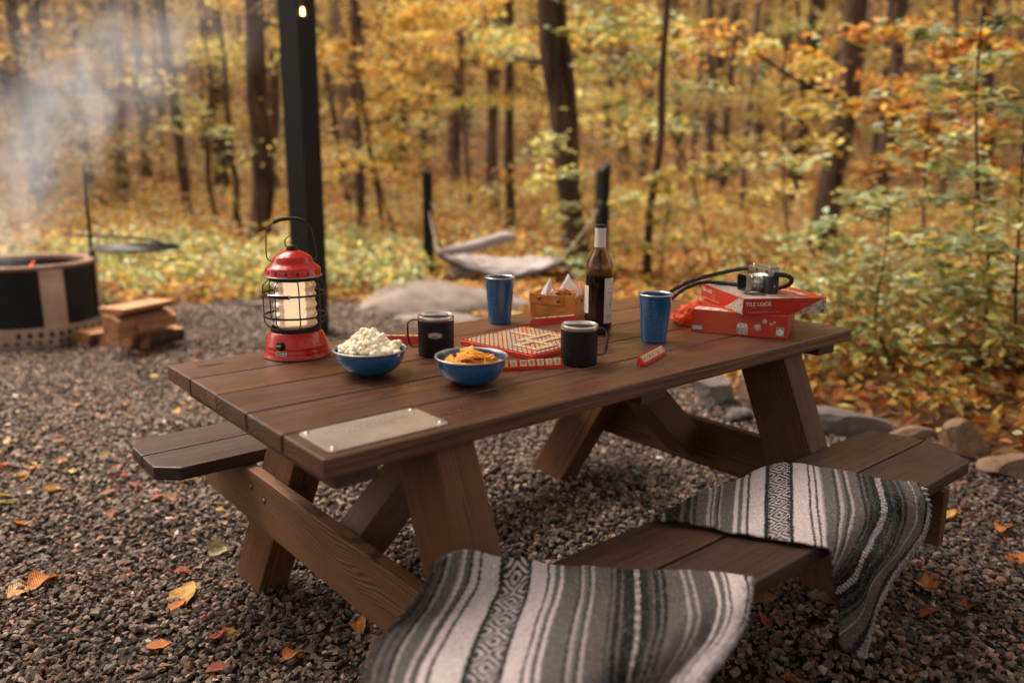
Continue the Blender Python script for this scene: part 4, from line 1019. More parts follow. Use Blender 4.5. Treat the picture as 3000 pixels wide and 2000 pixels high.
for k in range(len(rings)-1):
    for i in range(8): fs.append((k*8+i, k*8+(i+1) % 8, k*8+8+(i+1) % 8, k*8+8+i)); mi.append(0 if k < 3 else 1)
s.add(vs, fs); s.m = mi; s.build('lens_hood', [M['silver'], M['camera_black']], cam)
for x in (-.003, CW+.003):
    s = MB(); rp = [Vector((x, -.015+.005*math.cos(a), .066+.005*math.sin(a))) for a in [2*PI*k/16 for k in range(16)]]; s.tube(rp, .0011, 6, closed=True); s.lathe([(.004, -.002), (.004, .002)], 12, c=(x, -.015, .060), rot=Matrix.Rotation(PI/2, 3, 'Y')); s.build('strap_lug', M['silver'], cam, smooth=True)
s = MB(); s.box((-.0012, -.018, .030), (.0006, .0025, .0025)); s.box((-.0012, -.0205, .0275), (.0006, .002, .002)); s.box((-.0012, -.0165, .0265), (.0006, .002, .0018)); s.build('side_emblem', M['white_ink'], cam)
ci = cam.matrix_basis.inverted()
ci = (Matrix.Translation(cam.location) @ Matrix.Rotation(cz, 4, 'Z')).inverted()
far = Matrix.Translation(cam.location) @ Matrix.Rotation(cz, 4, 'Z') @ Vector((CW+.005, -.015, .066)); near = Matrix.Translation(cam.location) @ Matrix.Rotation(cz, 4, 'Z') @ Vector((-.005, -.015, .064))
sp = [far, (1.548, .275, .922), (1.515, .315, .909), (1.475, .345, .897), (1.438, .365, .885), (1.400, .385, .866), (1.368, .398, .846), (1.352, .405, .828), (1.360, .415, .815), (1.385, .415, .815), (1.425, .415, .833), (1.470, .405, .856), (1.515, .372, .874), (1.555, .320, .8725), (1.575, .270, .8715), (1.585, .228, .8715), (1.594, .190, .872), (1.600, .157, .874), (1.595, .128, .885), (1.577, .104, .900), (1.548, .090, .916), (1.520, .092, .926), near]
sp = [ci @ Vector(p) for p in sp]
s = MB(); pth = spline(sp, 10); s.tube(pth, [.0066+.0005*math.sin(i*.9) for i in range(len(pth))], 10)
st = s.build('strap', M['strap'], cam, smooth=True)
s = MB(); q1 = pth[-16:]; s.tube(q1[-9:], .0074, 10); s.build('strap_sleeve', M['black_rubber'], st, smooth=True)
s = MB()
for i in range(14, len(pth)-20, 11):
    p, t_ = pth[i], (pth[i+1]-pth[i-1]).normalized(); a = t_.cross(Vector((0, 0, 1))).normalized(); u_ = a.cross(t_)
    for sg in (-1, 1):
        c_ = p+(a*sg*.72+u_*.72).normalized()*.0069; s.box(c_, (.0022, .0022, .0009), rot=frame((0, 0, 0), t_, a).to_3x3())
s.build('strap_fleck', M['white_ink'], st)

# ================================================================== BLANKETS
K = (.014, .015, .014); W_ = (.62, .54, .535); G = (.132, .121, .104); Mv = (.118, .096, .090); D = (.042, .041, .038); LG = (.36, .31, .30); P = 'P'; X = 'X'
S1 = [(0, K), (250, D), (420, K), (440, Mv), (480, D), (500, Mv), (535, K), (556, LG), (575, G), (640, LG), (652, W_), (668, G), (692, D), (704, W_), (722, W_), (735, D), (748, W_), (834, K), (856, P), (984, K), (1003, W_), (1090, D), (1103, W_), (1132, G), (1158, W_), (1174, LG), (1180, G), (1256, D), (1270, LG), (1286, G), (1304, D), (1318, LG), (1335, Mv), (1424, D), (1440, Mv), (1455, K), (1483, Mv), (1495, K), (1556, X), (1582, K), (1624, D), (1642, Mv), (1652, K), (1680, Mv), (1694, K), (1714, Mv), (1798, LG), (1816, Mv), (1842, LG), (1858, Mv), (1965, W_), (1986, G), (2018, W_), (2036, G), (2052, W_), (2134, K), (2154, W_), (2300, W_)]
S2 = [(0, K), (270, X), (295, K), (380, Mv), (400, K), (430, Mv), (448, K), (465, Mv), (530, LG), (552, D), (562, LG), (575, G), (590, D), (606, LG), (618, G), (698, W_), (722, G), (745, W_), (768, D), (782, W_), (862, K), (886, P), (1003, K), (1024, W_), (1112, D), (1124, W_), (1148, D), (1160, W_), (1182, LG), (1192, G), (1250, D), (1266, LG), (1284, G), (1300, D), (1318, LG), (1334, Mv), (1390, K), (1410, Mv), (1420, K), (1440, D), (1460, K), (1495, X), (1530, K), (1560, D), (1580, K), (1610, Mv), (1622, K), (1640, Mv), (1690, LG), (1700, Mv), (1760, K), (1785, LG), (1810, LG)]
def blanket(name, cols, stripes, label, pix, bench_top=.4575, ncol=620, nrow=150, seed=1):
    """cols: [(s, [(u, v, lift), ...])]; each column is a stripe line running over the bench"""
    P3 = []
    rows = 9
    for s_, pts in cols:
        q = []
        for p in pts:
            u, v = pix(p[0], p[1]); lift = p[2] if len(p) > 2 else 0
            out = p[3] if len(p) > 3 else 0
            a = at(u, v, z=bench_top+lift)
            if a.y < -.398: a = at(u, v, y=-.408-out)
            elif a.y > -.092: a = at(u, v, y=-.092)
            q.append(a)
        d = [0]
        dense = spline(q, 12) if len(q) > 1 else q
        for i in range(1, len(dense)): d.append(d[-1]+(dense[i]-dense[i-1]).length)
        out_ = []
        for k in range(rows):
            t_ = d[-1]*k/(rows-1); j = max(0, min(len(d)-2, int(np.searchsorted(d, t_)-1))); f = 0 if d[j+1] == d[j] else (t_-d[j])/(d[j+1]-d[j]); out_.append(dense[j].lerp(dense[j+1], f))
        P3.append(out_)
    cs = np.array([c_[0] for c_ in cols], float); A = np.array([[list(p) for p in r_] for r_ in P3])   # cols, rows, 3
    def cubic(xs, ys, xq):
        m = np.zeros_like(ys); h = np.diff(xs)[:, None] if ys.ndim == 2 else np.diff(xs)
        sl = np.diff(ys, axis=0)/h; m[1:-1] = (sl[1:]+sl[:-1])/2; m[0] = sl[0]; m[-1] = sl[-1]
        j = np.clip(np.searchsorted(xs, xq)-1, 0, len(xs)-2); hh = (xs[j+1]-xs[j]); t_ = ((xq-xs[j])/hh)[:, None]; hh = hh[:, None]
        return (2*t_**3-3*t_**2+1)*ys[j]+(t_**3-2*t_**2+t_)*hh*m[j]+(-2*t_**3+3*t_**2)*ys[j+1]+(t_**3-t_**2)*hh*m[j+1]
    sq = np.linspace(cs[0], cs[-1], ncol)
    B = cubic(cs, A.reshape(len(cs), -1), sq).reshape(ncol, rows, 3)
    rq = np.linspace(0, rows-1, nrow)
    C_ = cubic(np.arange(rows, dtype=float), B.transpose(1, 0, 2).reshape(rows, -1), rq).reshape(nrow, ncol, 3)
    # soft wrinkles: displace along z/-y by smooth noise
    dg = np.linalg.norm(np.diff(C_, axis=0), axis=2); vl = np.vstack([np.zeros((1, ncol)), np.cumsum(dg, 0)])
    ss = np.broadcast_to(sq[None, :], (nrow, ncol))
    tu = np.gradient(C_, axis=1); tv = np.gradient(C_, axis=0); nn = np.cross(tu, tv); nn /= (np.linalg.norm(nn, axis=2, keepdims=True)+1e-9)
    up_ = nn[..., 2:3]*1.0-nn[..., 1:2]*.8; nn = nn*np.sign(up_+1e-9)
    hang = sstep(-.36, -.42, C_[..., 1])
    wr = .0034*np.sin(ss*.011+vl*9)*np.cos(vl*17+ss*.004)+.0016*np.sin(ss*.031-vl*31+seed)*np.sin(vl*23+ss*.013)+.006*hang*np.sin(ss*.020+vl*6+seed)
    rg_ = np.random.default_rng(seed); fz = rg_.normal(0, 1, (nrow, ncol))
    weave = .0007*np.sin(vl*2*PI/.0065+(np.floor(ss/9) % 2)*PI)+.0004*fz
    C_ = C_+nn*(wr+weave)[..., None]
    # colours
    xs = np.array([a for a, _ in stripes]); pos = ss+rg_.normal(0, 1.6, (nrow, ncol))+2.0*np.sin(vl*2*PI/.012+ss*.3)
    id_ = np.clip(np.searchsorted(xs, pos, side='right')-1, 0, len(xs)-1); col = np.zeros((nrow, ncol, 3))
    for k, (_, c_) in enumerate(stripes):
        mk = id_ == k
        if c_ == 'P':
            x0, x1 = stripes[k][0], stripes[k+1][0]; f = (ss-x0)/(x1-x0); cen_ = np.abs(f-.5)*2
            row_ = np.floor(vl/.0043); cc_ = np.floor(np.abs(f-.5)*2*6.99); tri_ = np.abs(((row_ % 16)+16) % 16-8)
            blk = (((cc_+tri_) % 4) < 2) & (cc_ < 6.5)
            blk |= ((row_ % 16 == 8) & (cc_ < 1)) | ((row_ % 2 == 0) & (cc_ == 6))
            col = np.where(mk[..., None], np.where(blk[..., None], np.array(K), np.array(W_)*.92), col)
        elif c_ == 'X':
            blk = (np.floor(vl/.0035) % 2) == 0
            col = np.where(mk[..., None], np.where(blk[..., None], np.array(D), np.array(W_)*.85), col)
        else: col = np.where(mk[..., None], np.array(c_), col)
    spk = rg_.random((nrow, ncol))
    lum = col.mean(2)
    col = np.where(((spk > .93) & (lum < .25))[..., None], col+.13, col); col = np.where(((spk < .09) & (lum > .10))[..., None], col*.5, col)
    col *= (1+rg_.normal(0, .10, (nrow, ncol)))[..., None]; col = np.clip(col, .004, .8)
    V = C_.reshape(-1, 3); ii = np.arange(nrow*ncol).reshape(nrow, ncol)
    loops = np.stack([ii[:-1, :-1], ii[:-1, 1:], ii[1:, 1:], ii[1:, :-1]], -1).reshape(-1)
    c0 = V.mean(0); root = thing(name, label, 'blanket', tuple(c0))
    o = np_mesh('woven_cloth', V-c0, 4, loops, M['blanket'], col.reshape(-1, 3), smooth=True, parent=root)
    so = o.modifiers.new('thick', 'SOLIDIFY'); so.thickness = .0045; so.offset = -1 if nn[nrow//3, ncol//2, 2]*0+1 else 1
    return root, C_, c0
def blanket_mat():
    t = NT('woven_blanket_yarn'); a = t.n('ShaderNodeAttribute', attribute_name='Col').outputs['Color']; o = t.obj()
    n = t.noise(o, 420, 3, .6); c = t.mix(1.0, a, t.ramp(n, [(.3, (.72,)*3), (.7, (1.2,)*3)]), 'MULTIPLY')
    t.bsdf(c, .95, 0, t.bump(n, .55, .0015), Sheen_Weight=.06, Sheen_Roughness=.5, Specular_IOR_Level=.1); return t.m
M['blanket'] = blanket_mat()
p1 = lambda u, v: (1000+u*.5527, 1500+v*.5527); p2 = lambda u, v: (1800+u*.5102, 1240+v*.5102)
cols1 = [(380, [(500, 268), (425, 400), (330, 520), (235, 640), (150, 800), (110, 920), (90, 1060), (80, 1260)]),
         (500, [(515, 248), (480, 370), (400, 530), (300, 660), (225, 820), (195, 940), (175, 1080), (170, 1280)]),
         (600, [(600, 205, .012), (560, 370, .008), (470, 560), (390, 690), (320, 830), (290, 940), (270, 1090), (260, 1290)]),
         (710, [(712, 206, .010), (680, 370, .006), (590, 550), (500, 690), (430, 830), (400, 940), (385, 1090), (380, 1300)]),
         (840, [(843, 240), (835, 400), (760, 570), (700, 720), (655, 850), (630, 950), (615, 1100), (610, 1310)]),
         (990, [(992, 262), (985, 420), (935, 570), (880, 720), (842, 850), (822, 950), (806, 1100), (800, 1310)]),
         (1180, [(1182, 296), (1175, 430), (1120, 590), (1088, 720), (1060, 850), (1050, 950), (1040, 1100), (1035, 1310)]),
         (1330, [(1335, 300), (1335, 430), (1310, 590), (1290, 720), (1270, 850), (1258, 950), (1250, 1100), (1245, 1310)]),
         (1450, [(1450, 302), (1450, 430), (1435, 590), (1420, 720), (1400, 850), (1390, 950, 0, .01), (1380, 1100, 0, .015), (1370, 1310, 0, .015)]),
         (1570, [(1565, 306), (1572, 430), (1570, 590), (1560, 720, 0, .01), (1530, 850, 0, .02), (1510, 950, 0, .02), (1500, 1100, 0, .02), (1490, 1310, 0, .02)]),
         (1700, [(1695, 314), (1712, 430), (1715, 590), (1690, 720, 0, .02), (1630, 850, 0, .035), (1590, 950, 0, .035), (1570, 1100, 0, .035), (1560, 1310, 0, .035)]),
         (1850, [(1840, 320), (1880, 450), (1890, 590, 0, .012), (1830, 720, 0, .035), (1740, 850, 0, .055), (1680, 950, 0, .055), (1640, 1100, 0, .055), (1630, 1310, 0, .055)]),
         (2000, [(1985, 328), (2025, 450), (2010, 590, 0, .02), (1930, 740, 0, .05), (1830, 850, 0, .07), (1760, 950, 0, .075), (1710, 1100, 0, .075), (1690, 1310, 0, .075)]),
         (2090, [(2080, 338), (2100, 450, 0, .006), (2080, 590, 0, .03), (2000, 740, 0, .06), (1890, 850, 0, .085), (1820, 950, 0, .09), (1750, 1100, 0, .09), (1720, 1310, 0, .09)]),
         (2165, [(2168, 368), (2150, 470, 0, .015), (2120, 600, 0, .04), (2030, 740, 0, .07), (1930, 850, 0, .1), (1860, 950, 0, .1), (1780, 1100, 0, .1), (1740, 1310, 0, .1)])]
cols2 = [(245, [(236, 545), (242, 552), (250, 562)]),
         (330, [(330, 492), (325, 535), (322, 572)]),
         (480, [(490, 410), (482, 500), (480, 590)]),
         (720, [(722, 318), (708, 470), (700, 637)]),
         (875, [(880, 250, .010), (874, 450, .004), (872, 660)]),
         (1013, [(1012, 236, .008), (1014, 450, .004), (1018, 686)]),
         (1180, [(1165, 256), (1190, 450), (1205, 610), (1215, 712)]),
         (1340, [(1335, 282), (1375, 450), (1378, 560), (1310, 740, 0, .006), (1245, 850, 0, .006)]),
         (1420, [(1415, 296), (1448, 450), (1450, 590), (1370, 750, 0, .022), (1300, 860, 0, .012), (1258, 905, 0, .008)]),
         (1512, [(1508, 316), (1542, 450), (1535, 560), (1440, 730, 0, .03), (1375, 860, 0, .03), (1310, 945, 0, .012), (1265, 950, 0, .006)]),
         (1600, [(1590, 326), (1630, 450), (1630, 560, 0, .012), (1540, 740, 0, .04), (1430, 880, 0, .045), (1385, 1020, 0, .03), (1285, 1060, 0, .008)]),
         (1690, [(1680, 336), (1715, 450), (1705, 580, 0, .02), (1600, 750, 0, .045), (1480, 900, 0, .05), (1400, 1120, 0, .035), (1290, 1200, 0, .01)]),
         (1750, [(1735, 345), (1765, 450, 0, .01), (1760, 590, 0, .03), (1640, 760, 0, .05), (1530, 920, 0, .055), (1440, 1140, 0, .04), (1310, 1280, 0, .012)]),
         (1805, [(1780, 372), (1812, 470, 0, .02), (1795, 600, 0, .04), (1690, 770, 0, .055), (1590, 940, 0, .06), (1480, 1150, 0, .05), (1425, 1330, 0, .02)])]
def fringe(root, Cg, c0, colidx, rgb, seed, name='braided_edge'):
    ps = [Vector(Cg[i, colidx])-Vector(c0) for i in range(0, Cg.shape[0], 1)]; d = 0; pts = []; rad = []
    fine = spline(ps[::3], 14)
    for i, p in enumerate(fine):
        if i: d += (p-fine[i-1]).length
        pts.append(p); rad.append(.0055+.0032*math.sin(d*2*PI/.013))
    mb = MB(); mb.tube(pts, rad, 8); return mb.build(name, plain('braided_edge_yarn', rgb, .95, vary=.5, scale=160, bump=.5), root, smooth=True)
r1, G1, c1 = blanket('striped_blanket', cols1, S1, 'grey striped woven blanket draped over the near end of the front bench', p1, seed=3, ncol=760, nrow=190)
fringe(r1, G1, c1, -1, (.34, .30, .30), 1)
r2, G2, c2 = blanket('striped_blanket', cols2, S2, 'grey striped woven blanket hanging in a point off the far end of the front bench', p2, seed=5, ncol=700, nrow=170)
fringe(r2, G2, c2, -1, (.22, .20, .20), 1)
# ================================================================== GROUND
def gravel_mask(x, y):
    """1 inside the gravel clearing"""
    p = (x+0.569)*0.643+(y+1.161)*0.766; s = (x+0.569)*0.766-(y+1.161)*0.643     # depth, lateral (right +)
    wob = .18*np.sin(s*2.3)+.12*np.sin(s*5.1+1)
    edge = np.where(s < .3, 6.95, np.where(s < 2.3, 6.95-(s-.3)*.8, 5.35-(s-2.3)*1.0))
    # right border follows the row of stones
    return (p < edge+wob) & (x < 3.05+.10*np.sin(y*3)+np.maximum(0, y-1.8)*.12)
def ground_mat():
    t = NT('forest_ground_soil'); o = t.obj()
    n = t.noise(o, 3.0, 5, .65); n2 = t.noise(o, 30, 5, .7); v = t.n('ShaderNodeTexVoronoi'); t.l(o, v.inputs['Vector']); v.inputs['Scale'].default_value = 16
    sp = t.n('ShaderNodeSeparateColor'); t.l(v.outputs['Color'], sp.inputs[0])
    lit = t.ramp(sp.outputs[0], [(0, (.05, .024, .010)), (.25, (.11, .05, .017)), (.45, (.15, .07, .022)), (.6, (.07, .032, .012)), (.8, (.18, .095, .03)), (1, (.06, .03, .015))], 'CONSTANT')
    lit = t.mix(t.math('MULTIPLY', n2, .55), lit, (.10, .05, .02))
    grv = t.ramp(n2, [(.35, (.022, .017, .014)), (.65, (.055, .043, .036))])
    a = t.n('ShaderNodeAttribute', attribute_name='Col').outputs['Color']
    s2 = t.n('ShaderNodeSeparateColor'); t.l(a, s2.inputs[0])
    t.bsdf(t.mix(s2.outputs[0], lit, grv), .9, 0, t.bump(t.math('ADD', n2, v.outputs['Distance']), .6, .03), Specular_IOR_Level=.15); return t.m
# polar-ish sheet about the camera, fine near, coarse far
rad = np.concatenate([np.linspace(0, 12, 110), 12*1.045**np.arange(1, 74)]); th = np.linspace(0, 2*PI, 181)[:-1]
RR, TT = np.meshgrid(rad, th, indexing='ij'); X = -0.569+RR*np.cos(TT); Y = -1.161+RR*np.sin(TT); Zg = ground(X, Y)
back = ((X+.569)*.643+(Y+1.161)*.766) < 0
V = np.stack([X, Y, Zg-.004], -1).reshape(-1, 3); idx = np.arange(len(rad)*len(th)).reshape(len(rad), len(th)); i2 = np.roll(idx, -1, 1)
loops = np.stack([idx[:-1], idx[1:], i2[1:], i2[:-1]], -1).reshape(-1)
gm_ = gravel_mask(X, Y).astype(float).reshape(-1)
go = np_mesh('ground', V, 4, loops, ground_mat(), np.repeat(gm_[:, None], 3, 1), smooth=True); tag(go, kind='structure')

# ------------------------------------------------------------------ gravel stones
def visible(P, mu=500, mv=300):
    u, v, w = project(P); return (w > .3) & (u > -mu) & (u < 3000+mu) & (v > -mv) & (v < 2000+mv)
shapes = []
for k in range(22):
    rg = np.random.default_rng(100+k); bm = bmesh.new()
    pts = rg.normal(0, 1, (13, 3)); pts /= np.linalg.norm(pts, axis=1, keepdims=True); pts *= rg.uniform(.78, 1.1, (13, 1))*np.array([1.0, rg.uniform(.62, .9), rg.uniform(.34, .62)])
    for p in pts: bm.verts.new(p)
    r_ = bmesh.ops.convex_hull(bm, input=bm.verts); bmesh.ops.delete(bm, geom=[g_ for g_ in r_['geom_interior'] if isinstance(g_, bmesh.types.BMVert)], context='VERTS')
    bmesh.ops.triangulate(bm, faces=bm.faces); bm.verts.ensure_lookup_table(); bm.verts.index_update()
    shapes.append((np.array([v.co[:] for v in bm.verts]), np.array([[v.index for v in f.verts] for f in bm.faces]))); bm.free()
def rotmats(n, rng, tilt):
    a = rng.uniform(0, 2*PI, n); b = rng.normal(0, tilt, n); c = rng.normal(0, tilt, n)
    ca, sa, cb, sb, cc, sc = np.cos(a), np.sin(a), np.cos(b), np.sin(b), np.cos(c), np.sin(c); z = np.zeros(n); o = np.ones(n)
    Rz = np.stack([ca, -sa, z, sa, ca, z, z, z, o], -1).reshape(n, 3, 3); Rx = np.stack([o, z, z, z, cb, -sb, z, sb, cb], -1).reshape(n, 3, 3); Ry = np.stack([cc, z, sc, z, o, z, -sc, z, cc], -1).reshape(n, 3, 3)
    return Rz @ Rx @ Ry
def scatter_stones(pos, size, col, rng):
    Vs, Fs, Cs = [], [], []; base = 0; kind = rng.integers(0, len(shapes), len(pos)); Rm = rotmats(len(pos), rng, .45)
    for k, (sv, sf) in enumerate(shapes):
        m_ = np.where(kind == k)[0]
        if not len(m_): continue
        vv = np.einsum('nij,vj->nvi', Rm[m_], sv)*size[m_][:, None, None]+pos[m_][:, None, :]
        Vs.append(vv.reshape(-1, 3)); nv = len(sv); Fs.append((sf[None]+(np.arange(len(m_))*nv)[:, None, None]+base).reshape(-1)); Cs.append(np.repeat(col[m_], nv, 0)); base += nv*len(m_)
    return np.concatenate(Vs), np.concatenate(Fs), np.concatenate(Cs)
rg = np.random.default_rng(5); PS, SZ = [], []
for (d0, d1, dens, smin, smax) in ((.7, 2.8, 6000, .0062, .0185), (2.8, 4.4, 4600, .0070, .0195), (4.4, 6.4, 2700, .0105, .0195), (6.4, 9.0, 1800, .012, .022)):
    n_ = int(dens*PI*(d1*d1-d0*d0)); r_ = np.sqrt(rg.uniform(d0*d0, d1*d1, n_)); a = rg.uniform(YAW-R(52), YAW+R(52), n_)
    keep = rg.random(n_) < (104/360.)*1.0
    r_, a = r_[keep], a[keep]
    P_ = np.stack([-0.569+r_*np.cos(a), -1.161+r_*np.sin(a), np.zeros(len(r_))], -1); P_[:, 2] = ground(P_[:, 0], P_[:, 1])
    ok = visible(P_, 800 if d0 < 3 else 450, 420) & gravel_mask(P_[:, 0], P_[:, 1]); P_ = P_[ok]
    s_ = smin+(smax-smin)*rg.beta(1.1, 2.2, len(P_))*1.12; P_[:, 2] += s_*.35+rg.uniform(-.004, .009, len(P_))+.008*np.sin(P_[:, 0]*9)*np.sin(P_[:, 1]*8+1); PS.append(P_); SZ.append(s_)
PS = np.concatenate(PS); SZ = np.concatenate(SZ); nst = len(PS)
b_ = np.exp(rg.normal(math.log(.105), .45, nst)); hue = rg.random(nst)
col = np.stack([b_*1.22, b_*.92, b_*.73], -1); rd = hue > .80; col[rd] *= np.array([1.30, .92, .76]); wt = hue < .06; col[wt] *= 1.8; gn = (hue > .3) & (hue < .42); col[gn] *= np.array([.88, .98, .94])
V, F_, Cc = scatter_stones(PS, SZ, np.clip(col, .015, .55), rg)
gv = np_mesh('gravel', V, 3, F_, M['stone'], Cc); tag(gv, 'grey and reddish crushed stone gravel covering the clearing', kind='stuff')
print('stones', nst, 'tris', len(F_)//3)

# ------------------------------------------------------------------ leaves as meshes
M['leaf_shade'] = col_attr_mat('shade_canopy_leaf', .6, .12, 0, 60, .15, .3)  # leaves of the added canopy: dull and nearly opaque, to tint the light less
PAL = dict(gold=[(.57, .335, .045), (.60, .37, .07), (.52, .275, .035), (.62, .43, .13), (.54, .385, .09)],
           green=[(.20, .24, .05), (.28, .30, .07), (.14, .18, .04), (.36, .36, .09), (.24, .26, .09)],
           pale=[(.42, .49, .30), (.36, .44, .26), (.48, .52, .30), (.30, .38, .22), (.42, .45, .25)],
           rust=[(.36, .11, .02), (.45, .17, .03), (.28, .08, .02), (.52, .22, .05)],
           brown=[(.22, .10, .03), (.16, .075, .025), (.30, .15, .05), (.36, .19, .06)],
           yellow=[(.62, .485, .09), (.56, .45, .11), (.60, .52, .17)])
def pal(mix, n, rng):
    names = list(mix); w = np.array([mix[k] for k in names], float); w /= w.sum(); pick = rng.choice(len(names), n, p=w); out = np.zeros((n, 3))
    for i, k in enumerate(names):
        m_ = pick == i; a = np.array(PAL[k]); out[m_] = a[rng.integers(0, len(a), m_.sum())]
    return np.clip(out*np.exp(rng.normal(0, .18, (n, 1))), .01, .8)
def leaf_arrays(pos, size, col, rng, tilt=.5, base=0):
    n = len(pos); Rm = rotmats(n, rng, tilt)
    T = np.array([[-.5, 0, 0], [-.12, .26, .07], [.5, 0, -.10], [-.12, -.26, .07], [.2, .20, .02], [.2, -.20, .02]])
    vv = np.einsum('nij,vj->nvi', Rm, T)*size[:, None, None]+pos[:, None, :]
    f = np.array([[0, 3, 5, 2], [0, 2, 4, 1]]); F = (f[None]+(np.arange(n)*6)[:, None, None]+base).reshape(-1)
    return vv.reshape(-1, 3), F, np.repeat(col, 6, 0)
def cluster_pts(centers, radii, per, rng, flat=.3):
    n = len(centers); k = rng.poisson(per, n); idx = np.repeat(np.arange(n), k); q = rng.normal(0, 1, (len(idx), 3)); q /= np.linalg.norm(q, axis=1, keepdims=True); q *= (rng.random(len(idx))**.45)[:, None]
    q[:, 2] *= flat; return centers[idx]+q*radii[idx][:, None], idx

# fallen leaves: forest-floor litter (too many to count)
rg = np.random.default_rng(21); n_ = 44000; r_ = np.concatenate([np.sqrt(rg.uniform(4.5**2, 26**2, 26000)), np.sqrt(rg.uniform(3.0**2, 11**2, 18000))]); a = rg.uniform(YAW-R(56), YAW+R(42), n_)
P_ = np.stack([-0.569+r_*np.cos(a), -1.161+r_*np.sin(a)], -1); ok = ~gravel_mask(P_[:, 0], P_[:, 1]); P_ = P_[ok]; r_ = r_[ok]
P3 = np.column_stack([P_, ground(P_[:, 0], P_[:, 1])+rg.uniform(.005, .06, len(P_))])
V, F_, Cc = leaf_arrays(P3, rg.uniform(.05, .10, len(P3))*(1+r_/26), pal(dict(gold=2.6, rust=3.4, brown=3.6, yellow=.5), len(P3), rg), rg, .45)
o = np_mesh('leaf_litter', V, 4, F_, M['leaf'], Cc); tag(o, 'thick litter of orange and brown fallen leaves on the forest floor', kind='stuff')
# undergrowth
def undergrowth(name, label, cen, rad_, per, mix, size, seed, hgt=.5):
    rg = np.random.default_rng(seed); p_, i_ = cluster_pts(cen, rad_, per, rg, hgt); p_[:, 2] = np.maximum(p_[:, 2], ground(p_[:, 0], p_[:, 1])+.01)
    V, F_, Cc = leaf_arrays(p_, rg.uniform(*size, len(p_)), pal(mix, len(p_), rg), rg, .55); o = np_mesh(name, V, 4, F_, M['leaf'], Cc); tag(o, label, kind='stuff'); return o
def polar(n, d0, d1, a0, a1, rg):
    r_ = np.sqrt(rg.uniform(d0*d0, d1*d1, n)); a = rg.uniform(YAW-R(a1), YAW-R(a0), n); x = -0.569+r_*np.cos(a); y = -1.161+r_*np.sin(a); return x, y
rg = np.random.default_rng(31)
x, y = polar(420, 8.6, 20, -40, 40, rg); ok = ~gravel_mask(x, y); x, y = x[ok], y[ok]
undergrowth('undergrowth', 'low yellow green undergrowth covering the forest floor', np.column_stack([x, y, ground(x, y)+rg.uniform(.05, .40, len(x))]), rg.uniform(.25, .6, len(x)), 74, dict(gold=3, green=1.4, pale=1.8, yellow=.9, rust=2.6, brown=3), (.05, .10), 32)
x, y = polar(190, 6.9, 11.5, -38, -7, rg); ok = ~gravel_mask(x, y); x, y = x[ok], y[ok]
undergrowth('undergrowth', 'leafy green ground plants behind the fire ring and firewood', np.column_stack([x, y, ground(x, y)+rg.uniform(.05, .3, len(x))]), rg.uniform(.2, .45, len(x)), 105, dict(gold=1.2, green=4, pale=2.2, yellow=1.0, brown=1.5), (.05, .095), 33)
x, y = polar(430, 3.4, 8.5, 15, 54, rg); ok = (~gravel_mask(x, y)) & (x > 3.2); x, y = x[ok], y[ok]
undergrowth('undergrowth', 'dense green and amber ground plants beyond the row of stones', np.column_stack([x, y, ground(x, y)+rg.uniform(.0, .45, len(x))]), rg.uniform(.15, .34, len(x)), 58, dict(gold=1.2, green=4, pale=.8, yellow=.7, rust=1.6, brown=3.6), (.04, .08), 34, .6)
